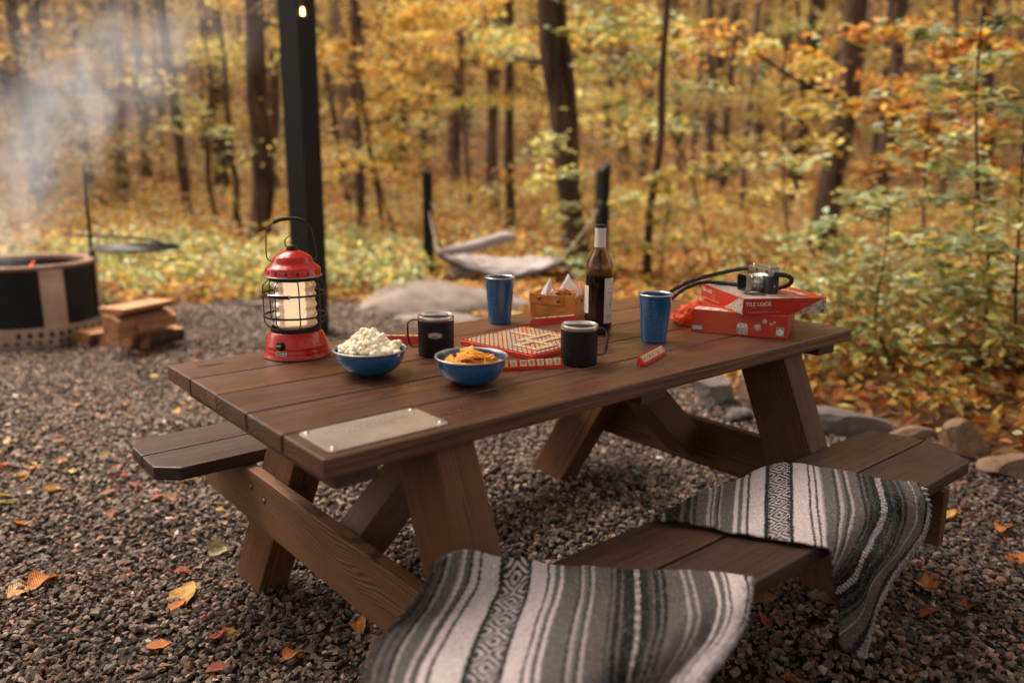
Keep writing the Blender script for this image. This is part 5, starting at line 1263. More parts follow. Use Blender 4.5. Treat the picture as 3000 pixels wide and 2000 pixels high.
# distant woods: one far mass of trunks and foliage
rg = np.random.default_rng(41)
def far_woods():
    Vs, Fs, Cs = [], [], []; base = 0
    x, y = polar(2600, 19, 62, -43, 43, rg); d = np.hypot(x+.569, y+1.161); z = ground(x, y)+rg.random(len(x))**1.3*np.clip(d*.30, 5, 16)
    cen = np.column_stack([x, y, z]); p_, i_ = cluster_pts(cen, rg.uniform(.6, 1.5, len(x))*(.7+d/60), 72, rg, .33)
    ang = ((np.arctan2(y+1.161, x+.569)-YAW)/R(33)); tone = np.exp(rg.normal(-.30, .42, len(x)))*(1-.75*np.clip(np.abs(ang)-.30, 0, 1))  # leaf colour darkened towards both sides, standing in for shade there
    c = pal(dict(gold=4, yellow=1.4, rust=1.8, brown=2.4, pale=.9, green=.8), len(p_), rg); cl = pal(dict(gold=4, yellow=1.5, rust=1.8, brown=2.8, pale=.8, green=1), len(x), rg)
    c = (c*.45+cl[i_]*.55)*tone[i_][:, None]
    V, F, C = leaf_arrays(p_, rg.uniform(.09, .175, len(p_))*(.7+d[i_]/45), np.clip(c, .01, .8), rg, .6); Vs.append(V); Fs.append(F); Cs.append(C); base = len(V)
    x, y = polar(330, 17, 60, -43, 43, rg); g_ = ground(x, y); tv, tf, tc = [], [], []
    for k in range(len(x)):
        rb = rg.uniform(.05, .17); hgt = rg.uniform(9, 17); lean = rg.normal(0, .05, 2); cc = np.array([.085, .058, .042])*math.exp(rg.normal(0, .35)); s0 = len(tv)
        for j in range(6):
            f = j/5
            for q in range(6):
                a_ = 2*PI*q/6; rr = rb*(1-.6*f); tv.append((x[k]+lean[0]*hgt*f+rr*math.cos(a_)+.08*math.sin(f*5+k), y[k]+lean[1]*hgt*f+rr*math.sin(a_), g_[k]-.1+hgt*f)); tc.append(cc)
        for j in range(5):
            for q in range(6): tf += [s0+j*6+q, s0+j*6+(q+1) % 6, s0+j*6+6+(q+1) % 6, s0+j*6+6+q]
    nl = len(Fs[0])//4
    Vs.append(np.array(tv)); Fs.append(np.array(tf)+base); Cs.append(np.array(tc)); mi = np.concatenate([np.zeros(nl, int), np.ones(len(tf)//4, int)])
    M['trunk_far'] = col_attr_mat('far_trunk_bark', .9, 0, 0, 10, .4, .1)
    o = np_mesh('distant_woods', np.concatenate(Vs), 4, np.concatenate(Fs), [M['leaf'], M['trunk_far']], np.concatenate(Cs), mi=mi); tag(o, 'far autumn woods of gold and rust foliage among thin trunks', kind='stuff')
far_woods()

# mid woods: foliage hanging between the trunks one can tell apart
def mid_woods():
    rg = np.random.default_rng(47); x, y = polar(620, 11.5, 24, -42, 42, rg); d = np.hypot(x+.569, y+1.161); z = ground(x, y)+.4+rg.random(len(x))**1.2*(.24*d+1.2)
    cen = np.column_stack([x, y, z]); p_, i_ = cluster_pts(cen, rg.uniform(.4, 1.0, len(x)), 66, rg, .26)
    tone = np.exp(rg.normal(-.22, .40, len(x)))*(1-.70*np.clip(np.abs((np.arctan2(y+1.161, x+.569)-YAW)/R(33))-.35, 0, 1)); c = pal(dict(gold=4, yellow=2.2, rust=1.6, pale=1.2, green=1.6, brown=1.2), len(p_), rg)*.5+pal(dict(gold=4, yellow=2, rust=1.5, brown=1.6, pale=1.0, green=1.6), len(x), rg)[i_]*.5  # side foliage painted darker, as shade, by angle from the view axis
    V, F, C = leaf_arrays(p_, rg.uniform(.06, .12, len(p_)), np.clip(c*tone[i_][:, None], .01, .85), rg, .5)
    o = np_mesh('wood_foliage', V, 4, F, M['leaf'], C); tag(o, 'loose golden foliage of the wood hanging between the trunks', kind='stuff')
mid_woods()
# unseen leaf clusters, added behind and over the viewpoint to shade the table
def added_shade_canopy():
    rg = np.random.default_rng(48); n = 460; a = rg.uniform(YAW+R(72), YAW+R(288), n); r_ = rg.uniform(3.2, 9.5, n); z = rg.uniform(.6, 8.5, n)
    x = -.4+r_*np.cos(a); y = -.6+r_*np.sin(a)
    x2 = rg.uniform(-2.8, 4.8, CANO); y2 = -3.2+7.6*rg.random(CANO)**1.15; z2 = rg.uniform(4.9, 7.4, CANO)
    cen = np.column_stack([np.r_[x, x2], np.r_[y, y2], np.r_[z, z2]]); p_, i_ = cluster_pts(cen, rg.uniform(.8, 1.5, len(cen)), 46, rg, .3)
    V, F, C = leaf_arrays(p_, rg.uniform(.17, .28, len(p_)), pal(dict(brown=3, green=2), len(p_), rg)*.7, rg, .4); o = np_mesh('added_shade_canopy', V, 4, F, M['leaf_shade'], C); tag(o, 'added unseen leaf canopy shading the near side of the clearing', kind='stuff')
CANO = 185
added_shade_canopy()
# ------------------------------------------------------------------ trees one can tell apart
def tree(name, label, base_uv, top_uv, wpx, cat='tree', group='trunks at the forest edge', mat='bark', height=11, mid=None, crown=None, fork=None, seed=0, wtop=None, dist=None, nbr=7, zmin=1.9):
    rg = np.random.default_rng(seed); rr = random.Random(seed)
    if dist is None: b = at_ground(*base_uv)
    else:
        b = at(base_uv[0], base_uv[1], h=dist); b.z = gz(b.x, b.y)
    hd = hdist(b); t_ = at(top_uv[0], top_uv[1], h=hd); k = (b-CAM).dot(CF)/FPX; r0 = wpx*k/2; r1 = (wtop or wpx*.85)*(t_-CAM).dot(CF)/FPX/2
    pts = [b-Vector((0, 0, .12)), b.lerp(t_, .05)]
    if mid: pts += [at(u_, v_, h=hd) for u_, v_ in mid]
    else:
        for f in (.3, .6): pts.append(b.lerp(t_, f)+Vector((rr.gauss(0, .03), rr.gauss(0, .03), 0)))
    pts.append(t_); dr = (t_-b).normalized(); rem = max(1.0, height-(t_.z-b.z))
    dr = (dr+Vector((0, 0, 1.5))).normalized()
    for f in (.35, .7, 1.0): pts.append(t_+dr*rem*f+Vector((rr.gauss(0, .12), rr.gauss(0, .12), 0))*f)
    sp = spline(pts, 7); N = len(sp); tz = t_.z
    rad_ = []
    for p in sp:
        f = (p.z-b.z)/max(.1, t_.z-b.z)
        r_ = r0+(r1-r0)*min(1, max(0, f)) if f <= 1 else r1*max(.12, 1-(p.z-t_.z)/rem*.9)
        if p.z-b.z < .5: r_ *= 1+.45*(1-max(0, (p.z-b.z))/.5)**2
        rad_.append(r_*(1+.05*math.sin(p.z*5+seed)))
    root = thing(name, label, cat, tuple(b), group=group)
    mb = MB(); mb.tube([p-b for p in sp], rad_, 12); trunk = mb.build('trunk', M[mat], root, smooth=True)
    if fork:
        fp = [at(u_, v_, h=hd+.1) for u_, v_ in fork]; fp.append(fp[-1]+(fp[-1]-fp[-2]).normalized()*2.5+Vector((0, 0, 1.5))); fs_ = spline(fp, 7)
        mb = MB(); mb.tube([p-b for p in fs_], [r1*.95*(1-.5*i/len(fs_)) for i in range(len(fs_))], 10); mb.build('fork_stem', M[mat], root, smooth=True)
    if crown:
        mix, nleaf, size, spread, flat = crown; C_, Rd = [], []
        for i in range(nbr):
            f = rr.uniform(0, 1); z = b.z+zmin+(height-zmin)*f**1.25; j = min(range(N), key=lambda q: abs(sp[q].z-z)); o_ = sp[j]; a = rr.uniform(0, 2*PI); ln = spread*rr.uniform(.5, 1.0)*(1-.4*f)
            e = o_+Vector((math.cos(a)*ln, math.sin(a)*ln, ln*rr.uniform(.05, .45))); m1 = o_.lerp(e, .5)+Vector((0, 0, -.06*ln))
            mb = MB(); mb.tube([p-b for p in spline([o_, m1, e], 4)], [max(.006, rad_[j]*.32*(1-.8*q/8)) for q in range(9)], 5); mb.build('branch', M[mat], root, smooth=True)
            for q in (.4, .62, .82, 1.0):
                C_.append(o_.lerp(e, q)+Vector((rr.gauss(0, .12*ln), rr.gauss(0, .12*ln), rr.gauss(0, .05)))); Rd.append(ln*rr.uniform(.22, .42))
        C_ = np.array([list(p) for p in C_]); Rd = np.array(Rd); p_, i_ = cluster_pts(C_, Rd, nleaf/len(C_), rg, flat)
        tone = np.exp(rg.normal(0, .25, len(C_))); c = pal(mix, len(p_), rg)*tone[i_][:, None]
        V, F, C = leaf_arrays(p_-np.array(b), rg.uniform(*size, len(p_)), np.clip(c, .01, .8), rg, .5); np_mesh('crown', V, 4, F, M['leaf'], C, parent=root)
    return root
G1 = dict(gold=5, yellow=2, rust=1); G2 = dict(gold=2, yellow=2.5, pale=2, green=2); G3 = dict(rust=2.5, gold=2.5, brown=1); cr = lambda mix, n=1500, s=(.09, .15), sp=2.2, fl=.25: (mix, int(n*1.5), (s[0]*.75, s[1]*.75), sp, fl)
tree('forked_tree', 'thick dark forked tree trunk rising just behind the wine bottle', (1690, 792), (1605, 60), 78, mid=[(1668, 560), (1640, 330)], crown=cr(G2, 1500), fork=[(1668, 520), (1672, 380), (1655, 150), (1640, 10)], seed=1, wtop=58, nbr=8, zmin=2.2)
tree('straight_tree', 'stout straight brown trunk left of the tall black post', (762, 724), (745, 0), 66, crown=cr(G1, 1700), seed=2, nbr=8, zmin=2.4)
tree('leaning_tree', 'slim dark trunk leaning left behind the smoke', (556, 662), (478, 60), 30, mid=[(535, 500), (505, 260)], crown=cr(dict(green=2, yellow=2, gold=2), 1800), seed=3, nbr=9, zmin=2.6)
tree('slim_tree', 'thin crooked black trunk between the wine bottle and the blue tumbler', (1892, 832), (1955, 0), 24, mid=[(1905, 620), (1935, 420), (1940, 220)], crown=cr(G1, 700, sp=1.6), seed=4, dist=8.6, nbr=6, height=7, zmin=2.4)
tree('big_tree', 'wide dark trunk beyond the camera and red boxes, leaves across it', (2405, 742), (2510, 0), 74, mid=[(2440, 500), (2490, 250)], crown=cr(G3, 1500), seed=5, nbr=8, zmin=2.0)
tree('dark_tree', 'narrow dark trunk right of the wide trunk with a reddish base', (2572, 672), (2640, 0), 44, mid=[(2590, 480), (2625, 220)], crown=cr(G3, 1500), seed=6, nbr=8, zmin=2.4)
TL = [('spindly brown trunk above the left half of the hammock', (1332, 452), (1352, 20), 30, G1, 23), ('slender trunk right of the hammock post, second of a close pair', (1497, 640), (1492, 0), 30, G1, 14.5), ('pale brown trunk, first of the close pair right of the hammock post', (1450, 560), (1425, 0), 28, G1, 17), ('plain brown trunk just right of the black post', (1062, 685), (1040, 80), 28, G1, 13.4), ('very thin bent stem right of the black post', (1128, 742), (1060, 250), 13, G2, 12.0), ('hazy grey trunk above the popcorn bowl', (1135, 470), (1145, 0), 52, G1, 26), ('pale faint trunk between the short right post and thin black trunk', (1830, 540), (1815, 60), 30, G2, 24), ('straight reddish trunk in front of the bright yellow wood', (2312, 430), (2305, 0), 38, G1, 25), ('hazy trunk at the upper right with a bare leaning side', (2216, 470), (2250, 0), 30, G1, 28),
      ('dark leaning trunk nearest the left edge', (115, 585), (30, 0), 40, G3, 16), ('second dark trunk from the left edge behind the smoke', (150, 540), (95, 0), 42, G3, 19), ('slim trunk third from the left edge, above the fire ring', (262, 520), (205, 0), 26, G1, 22), ('faint trunk over the smoke left of the leaning trunk', (330, 520), (300, 0), 34, G1, 27), ('short thin dark stem between the smoke and the stout straight trunk', (705, 690), (672, 430), 20, G2, 13.2), ('bent thin stem left of the stout straight trunk', (640, 680), (610, 400), 16, G2, 14), ('brown trunk partly hidden behind the left edge of the black post', (800, 600), (800, 0), 40, G1, 20), ('dark trunk high in the upper left foliage', (430, 520), (395, 0), 30, G3, 24), ('trunk at the far upper right edge of the woods', (2905, 560), (2890, 0), 36, G3, 17), ('thin brown trunk in the shadow behind the green saplings', (2760, 560), (2800, 0), 26, G3, 16)]
for i, (lab, b_, t_, w_, mix, ds) in enumerate(TL):
    hgt_ = 4.5 if 'stem' in lab else 12
    tree('forest_tree', lab, b_, t_, w_, mat='bark_pale' if ('pale' in lab or 'hazy' in lab or 'faint' in lab or 'brown' in lab) else 'bark', crown=cr(mix, 300 if hgt_ < 5 else 1100, (.08, .13) if hgt_ < 5 else (.12, .2), .9 if hgt_ < 5 else 2.4), seed=50+i, dist=ds, nbr=5 if hgt_ < 5 else 7, height=hgt_, zmin=1.2 if hgt_ < 5 else 2.4)
def limb(label, pts, w, dist, name='fallen_branch', cat='branch'):
    P = [at(u_, v_, h=dist+i*.3) for i, (u_, v_) in enumerate(pts)]; c = P[0]; k = (c-CAM).dot(CF)/FPX; sp = spline(P, 8)
    root = thing(name, label, cat, tuple(c)); mb = MB(); mb.tube([p-c for p in sp], [w*k/2*(1-.55*i/len(sp)) for i in range(len(sp))], 8); mb.build('limb', M['bark'], root, smooth=True); return root
b_ = at_ground(2110, 548); st_ = thing('tree_stump', 'broken dark stump with a slanting branch in the middle distance', 'stump', tuple(b_), group=None)
k = (b_-CAM).dot(CF)/FPX; mb = MB(); t1 = at(2122, 445, h=hdist(b_)); mb.tube([(0, 0, -.1), (0, 0, .1), tuple((t1-b_)*.6), tuple(t1-b_)], [18*k, 16*k, 14*k, 11*k], 10); mb.build('trunk', M['bark'], st_, smooth=True)
p2_ = at(2200, 478, h=hdist(b_)); p1_ = at(2118, 525, h=hdist(b_)); mb = MB(); mb.tube([tuple(p1_-b_), tuple(p2_-b_)], [8*k, 4*k], 8); mb.build('side_branch', M['bark'], st_, smooth=True)
limb('fallen dark log lying in the woods right of the black post', [(945, 540), (1010, 528), (1075, 515)], 18, 19)
limb('long thin leaning bough crossing the yellow woods at upper right', [(2335, 0), (2350, 150), (2375, 280), (2425, 405)], 13, 14, 'leaning_bough')
limb('thin arching bough over the camera in the middle distance', [(2010, 340), (2070, 355), (2150, 420), (2230, 500), (2330, 640)], 9, 12, 'leaning_bough')

# saplings with sprays of leaves
def sapling(label, stem, w, dist, mix, nleaf, size, spread, seed, zr=(.25, 1.0), nbr=12, flat=.10, name='sapling'):
    rg = np.random.default_rng(seed); rr = random.Random(seed); P = [at(u_, v_, h=dist) for u_, v_ in stem]; b = P[0].copy(); g0 = gz(b.x, b.y)
    if b.z > g0: P.insert(0, Vector((b.x, b.y, g0-.02)))
    b = Vector((P[0].x, P[0].y, g0)); k = (b-CAM).dot(CF)/FPX; sp = spline(P, 7); N = len(sp); root = thing(name, label, 'sapling', tuple(b), group='young trees at the edge of the clearing')
    mb = MB(); mb.tube([p-b for p in sp], [w*k/2*(1-.7*i/N) for i in range(N)], 7); mb.build('trunk', M['bark'], root, smooth=True)
    C_, Rd = [], []
    for i in range(nbr):
        f = zr[0]+(zr[1]-zr[0])*(i+rr.random()*.6)/nbr; o_ = sp[min(N-1, int(f*(N-1)))]; a = rr.uniform(0, 2*PI); ln = spread*rr.uniform(.6, 1.15)*(1-.35*f); e = o_+Vector((math.cos(a)*ln, math.sin(a)*ln, ln*rr.uniform(-.12, .22)))
        mb = MB(); mb.tube([p-b for p in spline([o_, o_.lerp(e, .5)+Vector((0, 0, .08*ln)), e], 4)], [.004*(1-.7*q/8)+.001 for q in range(9)], 4); mb.build('branch', M['bark'], root, smooth=True)
        for q in np.linspace(.25, 1.05, 6): C_.append(o_.lerp(e, q)+Vector((rr.gauss(0, .16*ln), rr.gauss(0, .16*ln), .08*ln*math.sin(PI*min(1, q))+rr.gauss(0, .05*ln)))); Rd.append(ln*.26)
    C_ = np.array([list(p) for p in C_]); p_, i_ = cluster_pts(C_, np.array(Rd), nleaf/len(C_), rg, flat/.2); tone = np.exp(rg.normal(.05, .2, len(C_)))
    V, F, C = leaf_arrays(p_-np.array(b), rg.uniform(*size, len(p_))*1.1, np.clip(pal(mix, len(p_), rg)*tone[i_][:, None], .01, .8), rg, .32); np_mesh('crown', V, 4, F, M['leaf'], C, parent=root); return root
PGm = dict(pale=3.6, green=1.1, yellow=1.7); PG2 = dict(pale=2.4, green=1.6, gold=1.5, yellow=1.5); OR = dict(rust=2.5, gold=2.5, pale=.6)
sapling('tall pale green sapling at the right, its stem beside the frame edge', [(2850, 1220), (2880, 1000), (2900, 800), (2870, 620), (2860, 300), (2880, 20)], 14, 4.9, PGm, 720, (.06, .10), .75, 1, nbr=16)
sapling('green sapling with layered sprays behind the camera and boxes', [(2605, 1235), (2600, 1050), (2565, 930), (2590, 760), (2610, 600)], 10, 4.7, PGm, 496, (.055, .09), .62, 2, nbr=13)
sapling('olive sapling rising behind the bench end stones', [(2790, 1190), (2800, 1000), (2850, 700), (2862, 400)], 10, 5.3, PG2, 608, (.06, .095), .75, 3, nbr=14)
sapling('broad leafy sapling cut off by the right frame edge', [(2990, 1230), (2975, 900), (2990, 600), (3010, 200)], 12, 4.6, PG2, 640, (.06, .10), .7, 4, nbr=14)
sapling('orange red beech sapling high at the upper right', [(2700, 900), (2710, 500), (2730, 250), (2740, 60)], 10, 6.6, OR, 800, (.08, .12), 1.0, 5, zr=(.45, 1), nbr=12)
sapling('golden sapling with hanging leaves left of the wide trunk', [(2330, 860), (2300, 600), (2290, 350), (2300, 120)], 8, 7.6, dict(yellow=3, gold=3, pale=1), 620, (.07, .11), .9, 6, zr=(.3, 1), nbr=11)
sapling('pale leafed sapling just behind the red game boxes', [(2440, 1010), (2420, 850), (2430, 700), (2470, 560)], 8, 6.0, PGm, 416, (.06, .09), .6, 7, nbr=11)
sapling('yellow green sapling across the forked trunk behind the basket', [(1700, 800), (1730, 640), (1640, 520), (1720, 380)], 8, 8.8, dict(yellow=3, pale=2, green=1), 330, (.08, .12), .75, 8, nbr=10)
sapling('small yellow sapling at the foot of the thin black trunk', [(1935, 840), (1945, 700), (1960, 600), (1950, 480)], 7, 8.3, dict(yellow=3, pale=1.5, gold=1), 300, (.08, .12), .6, 9, nbr=9)
sapling('green yellow sapling reaching into the top of the picture above the bottle', [(2080, 760), (2000, 450), (1850, 200), (1800, 20)], 8, 9.4, dict(pale=3, green=2, yellow=2), 900, (.08, .13), 1.3, 10, zr=(.4, 1), nbr=14)
sapling('amber sapling with a spray across the woods right of the post', [(1180, 760), (1100, 500), (1060, 300), (1010, 120)], 8, 11.5, dict(gold=4, yellow=1, rust=1), 800, (.09, .13), 1.2, 11, zr=(.35, 1), nbr=13)
sapling('low pale leaved sapling growing over the hammock end', [(1690, 850), (1660, 790), (1600, 740)], 6, 8.4, PGm, 159, (.07, .10), .42, 12, nbr=8, zr=(.5, 1))
# ------------------------------------------------------------------ stones along the edge
def rock_mat(name, lo, hi):
    t = NT(name); o = t.obj(); n = t.noise(o, 7, 6, .65); n2 = t.noise(o, 45, 4, .6)
    t.bsdf(t.ramp(t.math('ADD', t.math('MULTIPLY', n, .7), t.math('MULTIPLY', n2, .3)), [(.35, lo), (.65, hi)]), .85, 0, t.bump(t.math('ADD', n, n2), .5, .02), Specular_IOR_Level=.2); return t.m
RKG = rock_mat('grey_field_stone', (.09, .075, .068), (.21, .18, .165)); RKT = rock_mat('tan_field_stone', (.14, .085, .052), (.30, .195, .13)); RKD = rock_mat('dark_field_stone', (.07, .06, .06), (.16, .14, .13))
RKB = rock_mat('warm_grey_slab_stone', (.095, .075, .063), (.20, .158, .132))
def rock(label, c, size, rz, mat, seed, group='field stones edging the gravel', name='field_stone', cuts=9, tilt=(0, 0), sub=5, rough=.035):
    rr = random.Random(seed); bm = bmesh.new(); bmesh.ops.create_icosphere(bm, subdivisions=sub, radius=1)
    pl = []
    for i in range(cuts):
        d = Vector((rr.gauss(0, 1), rr.gauss(0, 1), rr.gauss(0, .8))).normalized(); pl.append((d, rr.uniform(.48, .82)))
    for v in bm.verts:
        for d, h_ in pl:
            e = v.co.dot(d)-h_
            if e > 0: v.co -= d*e*.985
        v.co += v.co.normalized()*(rough*mn.noise(v.co*2.5+Vector((seed, 0, 0)))+rough*.5*mn.noise(v.co*7))
        v.co = Vector((v.co.x*size[0], v.co.y*size[1], v.co.z*size[2]))
    me = bpy.data.meshes.new(name); bm.to_mesh(me); bm.free(); me.materials.append(mat); me.polygons.foreach_set('use_smooth', [True]*len(me.polygons)); me.set_sharp_from_angle(angle=R(24)) if hasattr(me, 'set_sharp_from_angle') else None; o = bpy.data.objects.new(name, me); COL.objects.link(o)
    o.location = c; o.rotation_euler = (tilt[0], tilt[1], rz); return tag(o, label, 'stone', group)
def rk(u, v, dz=0.0): p = at_ground(u, v); return (p.x, p.y, p.z+dz)
rock('long flat grey stone left of the bench end', rk(2465, 1262, .03), (.24, .14, .085), R(-38), RKG, 1, tilt=(.05, .08))
rock('pointed tan stone standing beyond the end of the front bench', rk(2810, 1338, .045), (.14, .095, .135), R(-30), RKT, 12, cuts=12, tilt=(.2, -.15))
rock('broad flat tan stone at the right frame edge', rk(2975, 1388, .03), (.16, .11, .06), R(-30), RKT, 3)
rock('low pale stone between the flat grey and pointed stones', rk(2650, 1285, .01), (.17, .08, .05), R(-35), RKT, 4)
rock('rounded grey stone seen under the table near the right leg', rk(2085, 1178, .07), (.14, .10, .11), R(10), RKG, 5)
rock('tall pinkish stone beneath the table beside the right leg', rk(2205, 1165, .09), (.12, .09, .15), R(40), RKT, 6)
rock('small tan stone under the table between brace and leg', rk(2020, 1120, .04), (.10, .08, .07), R(70), RKT, 7)
rock('small grey stone between the tabletop and right leg', rk(2160, 1225, .02), (.10, .07, .05), R(20), RKD, 8)
rock('wide low grey boulder slab behind the badged mug', rk(1300, 893, -.03), (1.0, .66, .29), R(-38), RKB, 14, group=None, name='boulder', sub=5, cuts=4, rough=.05)
rock('low pale flat rock in front of the boulder slab', (3.0, 4.0, -.05), (.5, .26, .13), R(-40), RKB, 10, group=None, name='flat_rock', sub=5, cuts=6)
rock('small dark stone on the gravel left of the black post', rk(735, 905, .02), (.11, .07, .05), R(-40), RKD, 13, group=None)

# ------------------------------------------------------------------ posts, bulb, hammock
pb = at_ground(915, 978); ps_ = thing('black_post', 'tall square black steel post behind the red lantern', 'post', tuple(pb), R(21))
s = MB(); s.box((0, 0, 1.45), (.172, .172, 2.9)); s.build('post_tube', M['post'], ps_, bevel=.004)
s = MB(); s.box((0, 0, .012), (.26, .26, .024)); 
for sx in (-1, 1):
    for sy in (-1, 1): s.lathe([(.012, .024), (.012, .036), (0, .037)], 8, c=(sx*.108, sy*.108, 0))
s.build('foot_plate', M['post'], ps_)
s = MB(); s.tube([(-.02, -.03, 2.86), (-.22, -.06, 2.84)], .008, 8); s.build('bracket', M['post'], ps_)
hbp = at(886, 30, h=hdist(pb)-.22); bulb = thing('hanging_bulb', 'lit amber filament bulb hanging on a cord before the black post', 'light bulb', tuple(hbp))
s = MB(); s.lathe([(.0, -.052), (.012, -.050), (.022, -.042), (.029, -.028), (.031, -.012), (.028, .004), (.020, .020), (.014, .030), (.013, .036)], 28)
bgm = NT('amber_bulb_glass'); bgm.bsdf((1.0, .72, .42), .03, 0, None, Transmission_Weight=1.0, IOR=1.15); s.build('glass', bgm.m, bulb, smooth=True)
s = MB(); s.tube([(-.006, 0, -.030), (-.004, 0, .010), (.004, .001, .012), (.006, 0, -.030), (.001, .004, -.02), (0, -.004, .008)], .0038, 6); s.build('filament', emit('glowing_filament', (1.0, .62, .26), 5), bulb)
s = MB(); s.lathe([(0, .034), (.015, .034), (.017, .040), (.017, .075), (.010, .085), (0, .086)], 20); s.build('socket', M['black_rubber'], bulb, smooth=True)
s = MB(); tip = Vector((-.02, -.03, 2.84)); wl = ps_.location+Matrix.Rotation(R(21), 3, 'Z') @ Vector((-.21, -.06, 2.842))-Vector(hbp); s.tube(spline([(0, 0, .084), (.002, 0, .3), tuple(wl*.9+Vector((0, 0, -.03))), tuple(wl)], 6), .004, 6); s.build('cord', M['black_rubber'], bulb)
def shortpost(uv, vtop, w, label, rz, slant):
    b = at_ground(*uv); k = (b-CAM).dot(CF)/FPX; r_ = thing('short_post', label, 'post', tuple(b), rz, 'short hammock posts'); top_ = at(uv[0]-4, vtop, h=hdist(b)); hgt = top_.z-b.z; a = w*k
    s = MB(); x = a/2; s.add([(-x, -x, -.1), (x, -x, -.1), (x, x, -.1), (-x, x, -.1), (-x, -x, hgt), (x, -x, hgt+slant[0]), (x, x, hgt+slant[1]), (-x, x, hgt+slant[2])], [(0, 3, 2, 1), (4, 5, 6, 7), (0, 1, 5, 4), (1, 2, 6, 5), (2, 3, 7, 6), (3, 0, 4, 7)]); s.build('post_tube', M['post'], r_, bevel=.004)
    s = MB(); rp = [Vector((-x-.02+.02*math.cos(q), -x, hgt*.72+.02*math.sin(q))) for q in [2*PI*i/14 for i in range(14)]]; s.tube(rp, .004, 6, closed=True); s.build('hook_ring', M['steel_dull'], r_, smooth=True)
    return r_, b, hgt
hp1, b1, h1 = shortpost((1257, 818), 508, 26, 'short black post left of the grey hammock', R(50), (-.02, 0, .02))
hp2, b2, h2 = shortpost((1758, 822), 500, 30, 'short black post with slanted top behind the wine bottle', R(-10), (.09, .09, 0))
def fab():
    t = NT('grey_quilted_fabric'); o = t.obj(); n = t.noise(o, 60, 4); c = t.ramp(n, [(.3, (.23, .20, .197)), (.7, (.31, .27, .262))]); t.bsdf(c, .9, 0, t.bump(n, .3, .01)); return t.m
M['fabric'] = fab(); M['fabric_dark'] = plain('dark_hammock_edge', (.035, .042, .04), .8)
HD = 8.25; A_ = at(1283, 738, h=HD); E_ = at(1640, 765, h=HD); hr = thing('hammock', 'sagging pale grey hammock with a rolled far edge between the short posts', 'hammock', tuple((A_+E_)/2)); h0 = (A_+E_)/2
def curve2(pts, h): return spline([at(u_, v_, h=h) for u_, v_ in pts], 10)
near_e = curve2([(1283, 738), (1330, 764), (1400, 790), (1490, 803), (1570, 790), (1650, 764)], HD); far_e = curve2([(1283, 735), (1340, 742), (1410, 752), (1490, 758), (1570, 754), (1650, 757)], HD+.55)
n1_, n2_ = len(near_e)-1, 12; vs = []
for i in range(n1_+1):
    for j in range(n2_+1):
        g_ = j/n2_; q = near_e[i].lerp(far_e[i], g_); q.z += -.05*math.sin(PI*g_)*math.sin(PI*i/n1_)+.010*math.sin(i*.7+j*.5); vs.append(q-h0)
fs = [(i*(n2_+1)+j, (i+1)*(n2_+1)+j, (i+1)*(n2_+1)+j+1, i*(n2_+1)+j+1) for i in range(n1_) for j in range(n2_)]
o = MB().add(vs, fs).build('hammock_bed', M['fabric'], hr, smooth=True); sm_ = o.modifiers.new('t', 'SOLIDIFY'); sm_.thickness = .03; sm_.offset = 0
pp = curve2([(1292, 738), (1340, 731), (1400, 719), (1450, 703), (1490, 694), (1512, 704)], HD+.30); s = MB(); s.tube([p-h0 for p in pp], [.012+.052*math.sin(PI*(.08+.86*i/(len(pp)-1)))**.6 for i in range(len(pp))], 14); s.build('rolled_edge', M['fabric'], hr, smooth=True)
s = MB(); s.tube([p-h0-Vector((0, 0, .03)) for p in near_e], .020, 8); s.build('edge_hem', M['fabric_dark'], hr, smooth=True)
d0 = at(1316, 768, h=HD+.05)-h0; dr_ = []
for i in range(7):
    for j in range(6): dr_.append(d0+Vector((CR.x, CR.y, 0))*(.24*i/6)+Vector((0, 0, -.19*j/5*(1-.35*abs(i/6-.45))))+HF*(.03*math.sin(i*1.7+j*.4)))
s = MB().add(dr_, [(i*6+j, i*6+6+j, i*6+7+j, i*6+j+1) for i in range(6) for j in range(5)]); o = s.build('hanging_drape', M['fabric'], hr, smooth=True); sm_ = o.modifiers.new('t', 'SOLIDIFY'); sm_.thickness = .012
for (end, bb, hh) in ((A_, b1, h1), (E_, b2, h2)):
    tgt = Vector(bb)+Vector((0, 0, hh*.72))
    s = MB(); s.tube(spline([end-h0, end.lerp(tgt, .5)-h0-Vector((0, 0, .03)), tgt-h0], 5), .008, 6); s.build('hammock_rope', plain('pale_rope', (.4, .34, .28), .8), hr)

# ------------------------------------------------------------------ fire pit, grill, firewood
FC = Vector((.420, 5.54, 0)); fz = gz(.420, 5.54); FR = .468
M['rusty'] = plain('rusty_steel_rim', (.20, .11, .075), .55, .5, .3, 12); M['tan_steel'] = plain('weathered_tan_steel', (.42, .315, .245), .5, .35, .2, 8); M['pit_black'] = plain('sooty_black_steel', (.008, .009, .009), .6, 0, .4, 6, Specular_IOR_Level=.25)
M['rim_steel'] = M['rusty']
pit = thing('fire_pit', 'round black steel fire pit with rusty rim and cut-out base, smoking', 'fire pit', (FC.x, FC.y, fz))
ZR = .54-fz
s = MB(); s.lathe([(FR-.012, .10), (FR-.006, .085), (FR-.006, ZR-.02)], 72); s.lathe([(FR-.055, ZR-.02), (FR-.06, .2), (0, .2)], 72); s.build('barrel', M['pit_black'], pit, smooth=False, auto=40)
s = MB(); s.lathe([(FR-.07, ZR-.035), (FR-.065, ZR-.002), (FR-.004, ZR), (FR+.004, ZR-.01), (FR+.002, ZR-.03), (FR-.02, ZR-.032)], 72); s.build('rim', M['rim_steel'], pit, auto=30)
ac = R(-82); nseg = 8; RB = FR+.052; ob = [(RB*math.cos(ac+2*PI*i/nseg), RB*math.sin(ac+2*PI*i/nseg)) for i in range(nseg)]
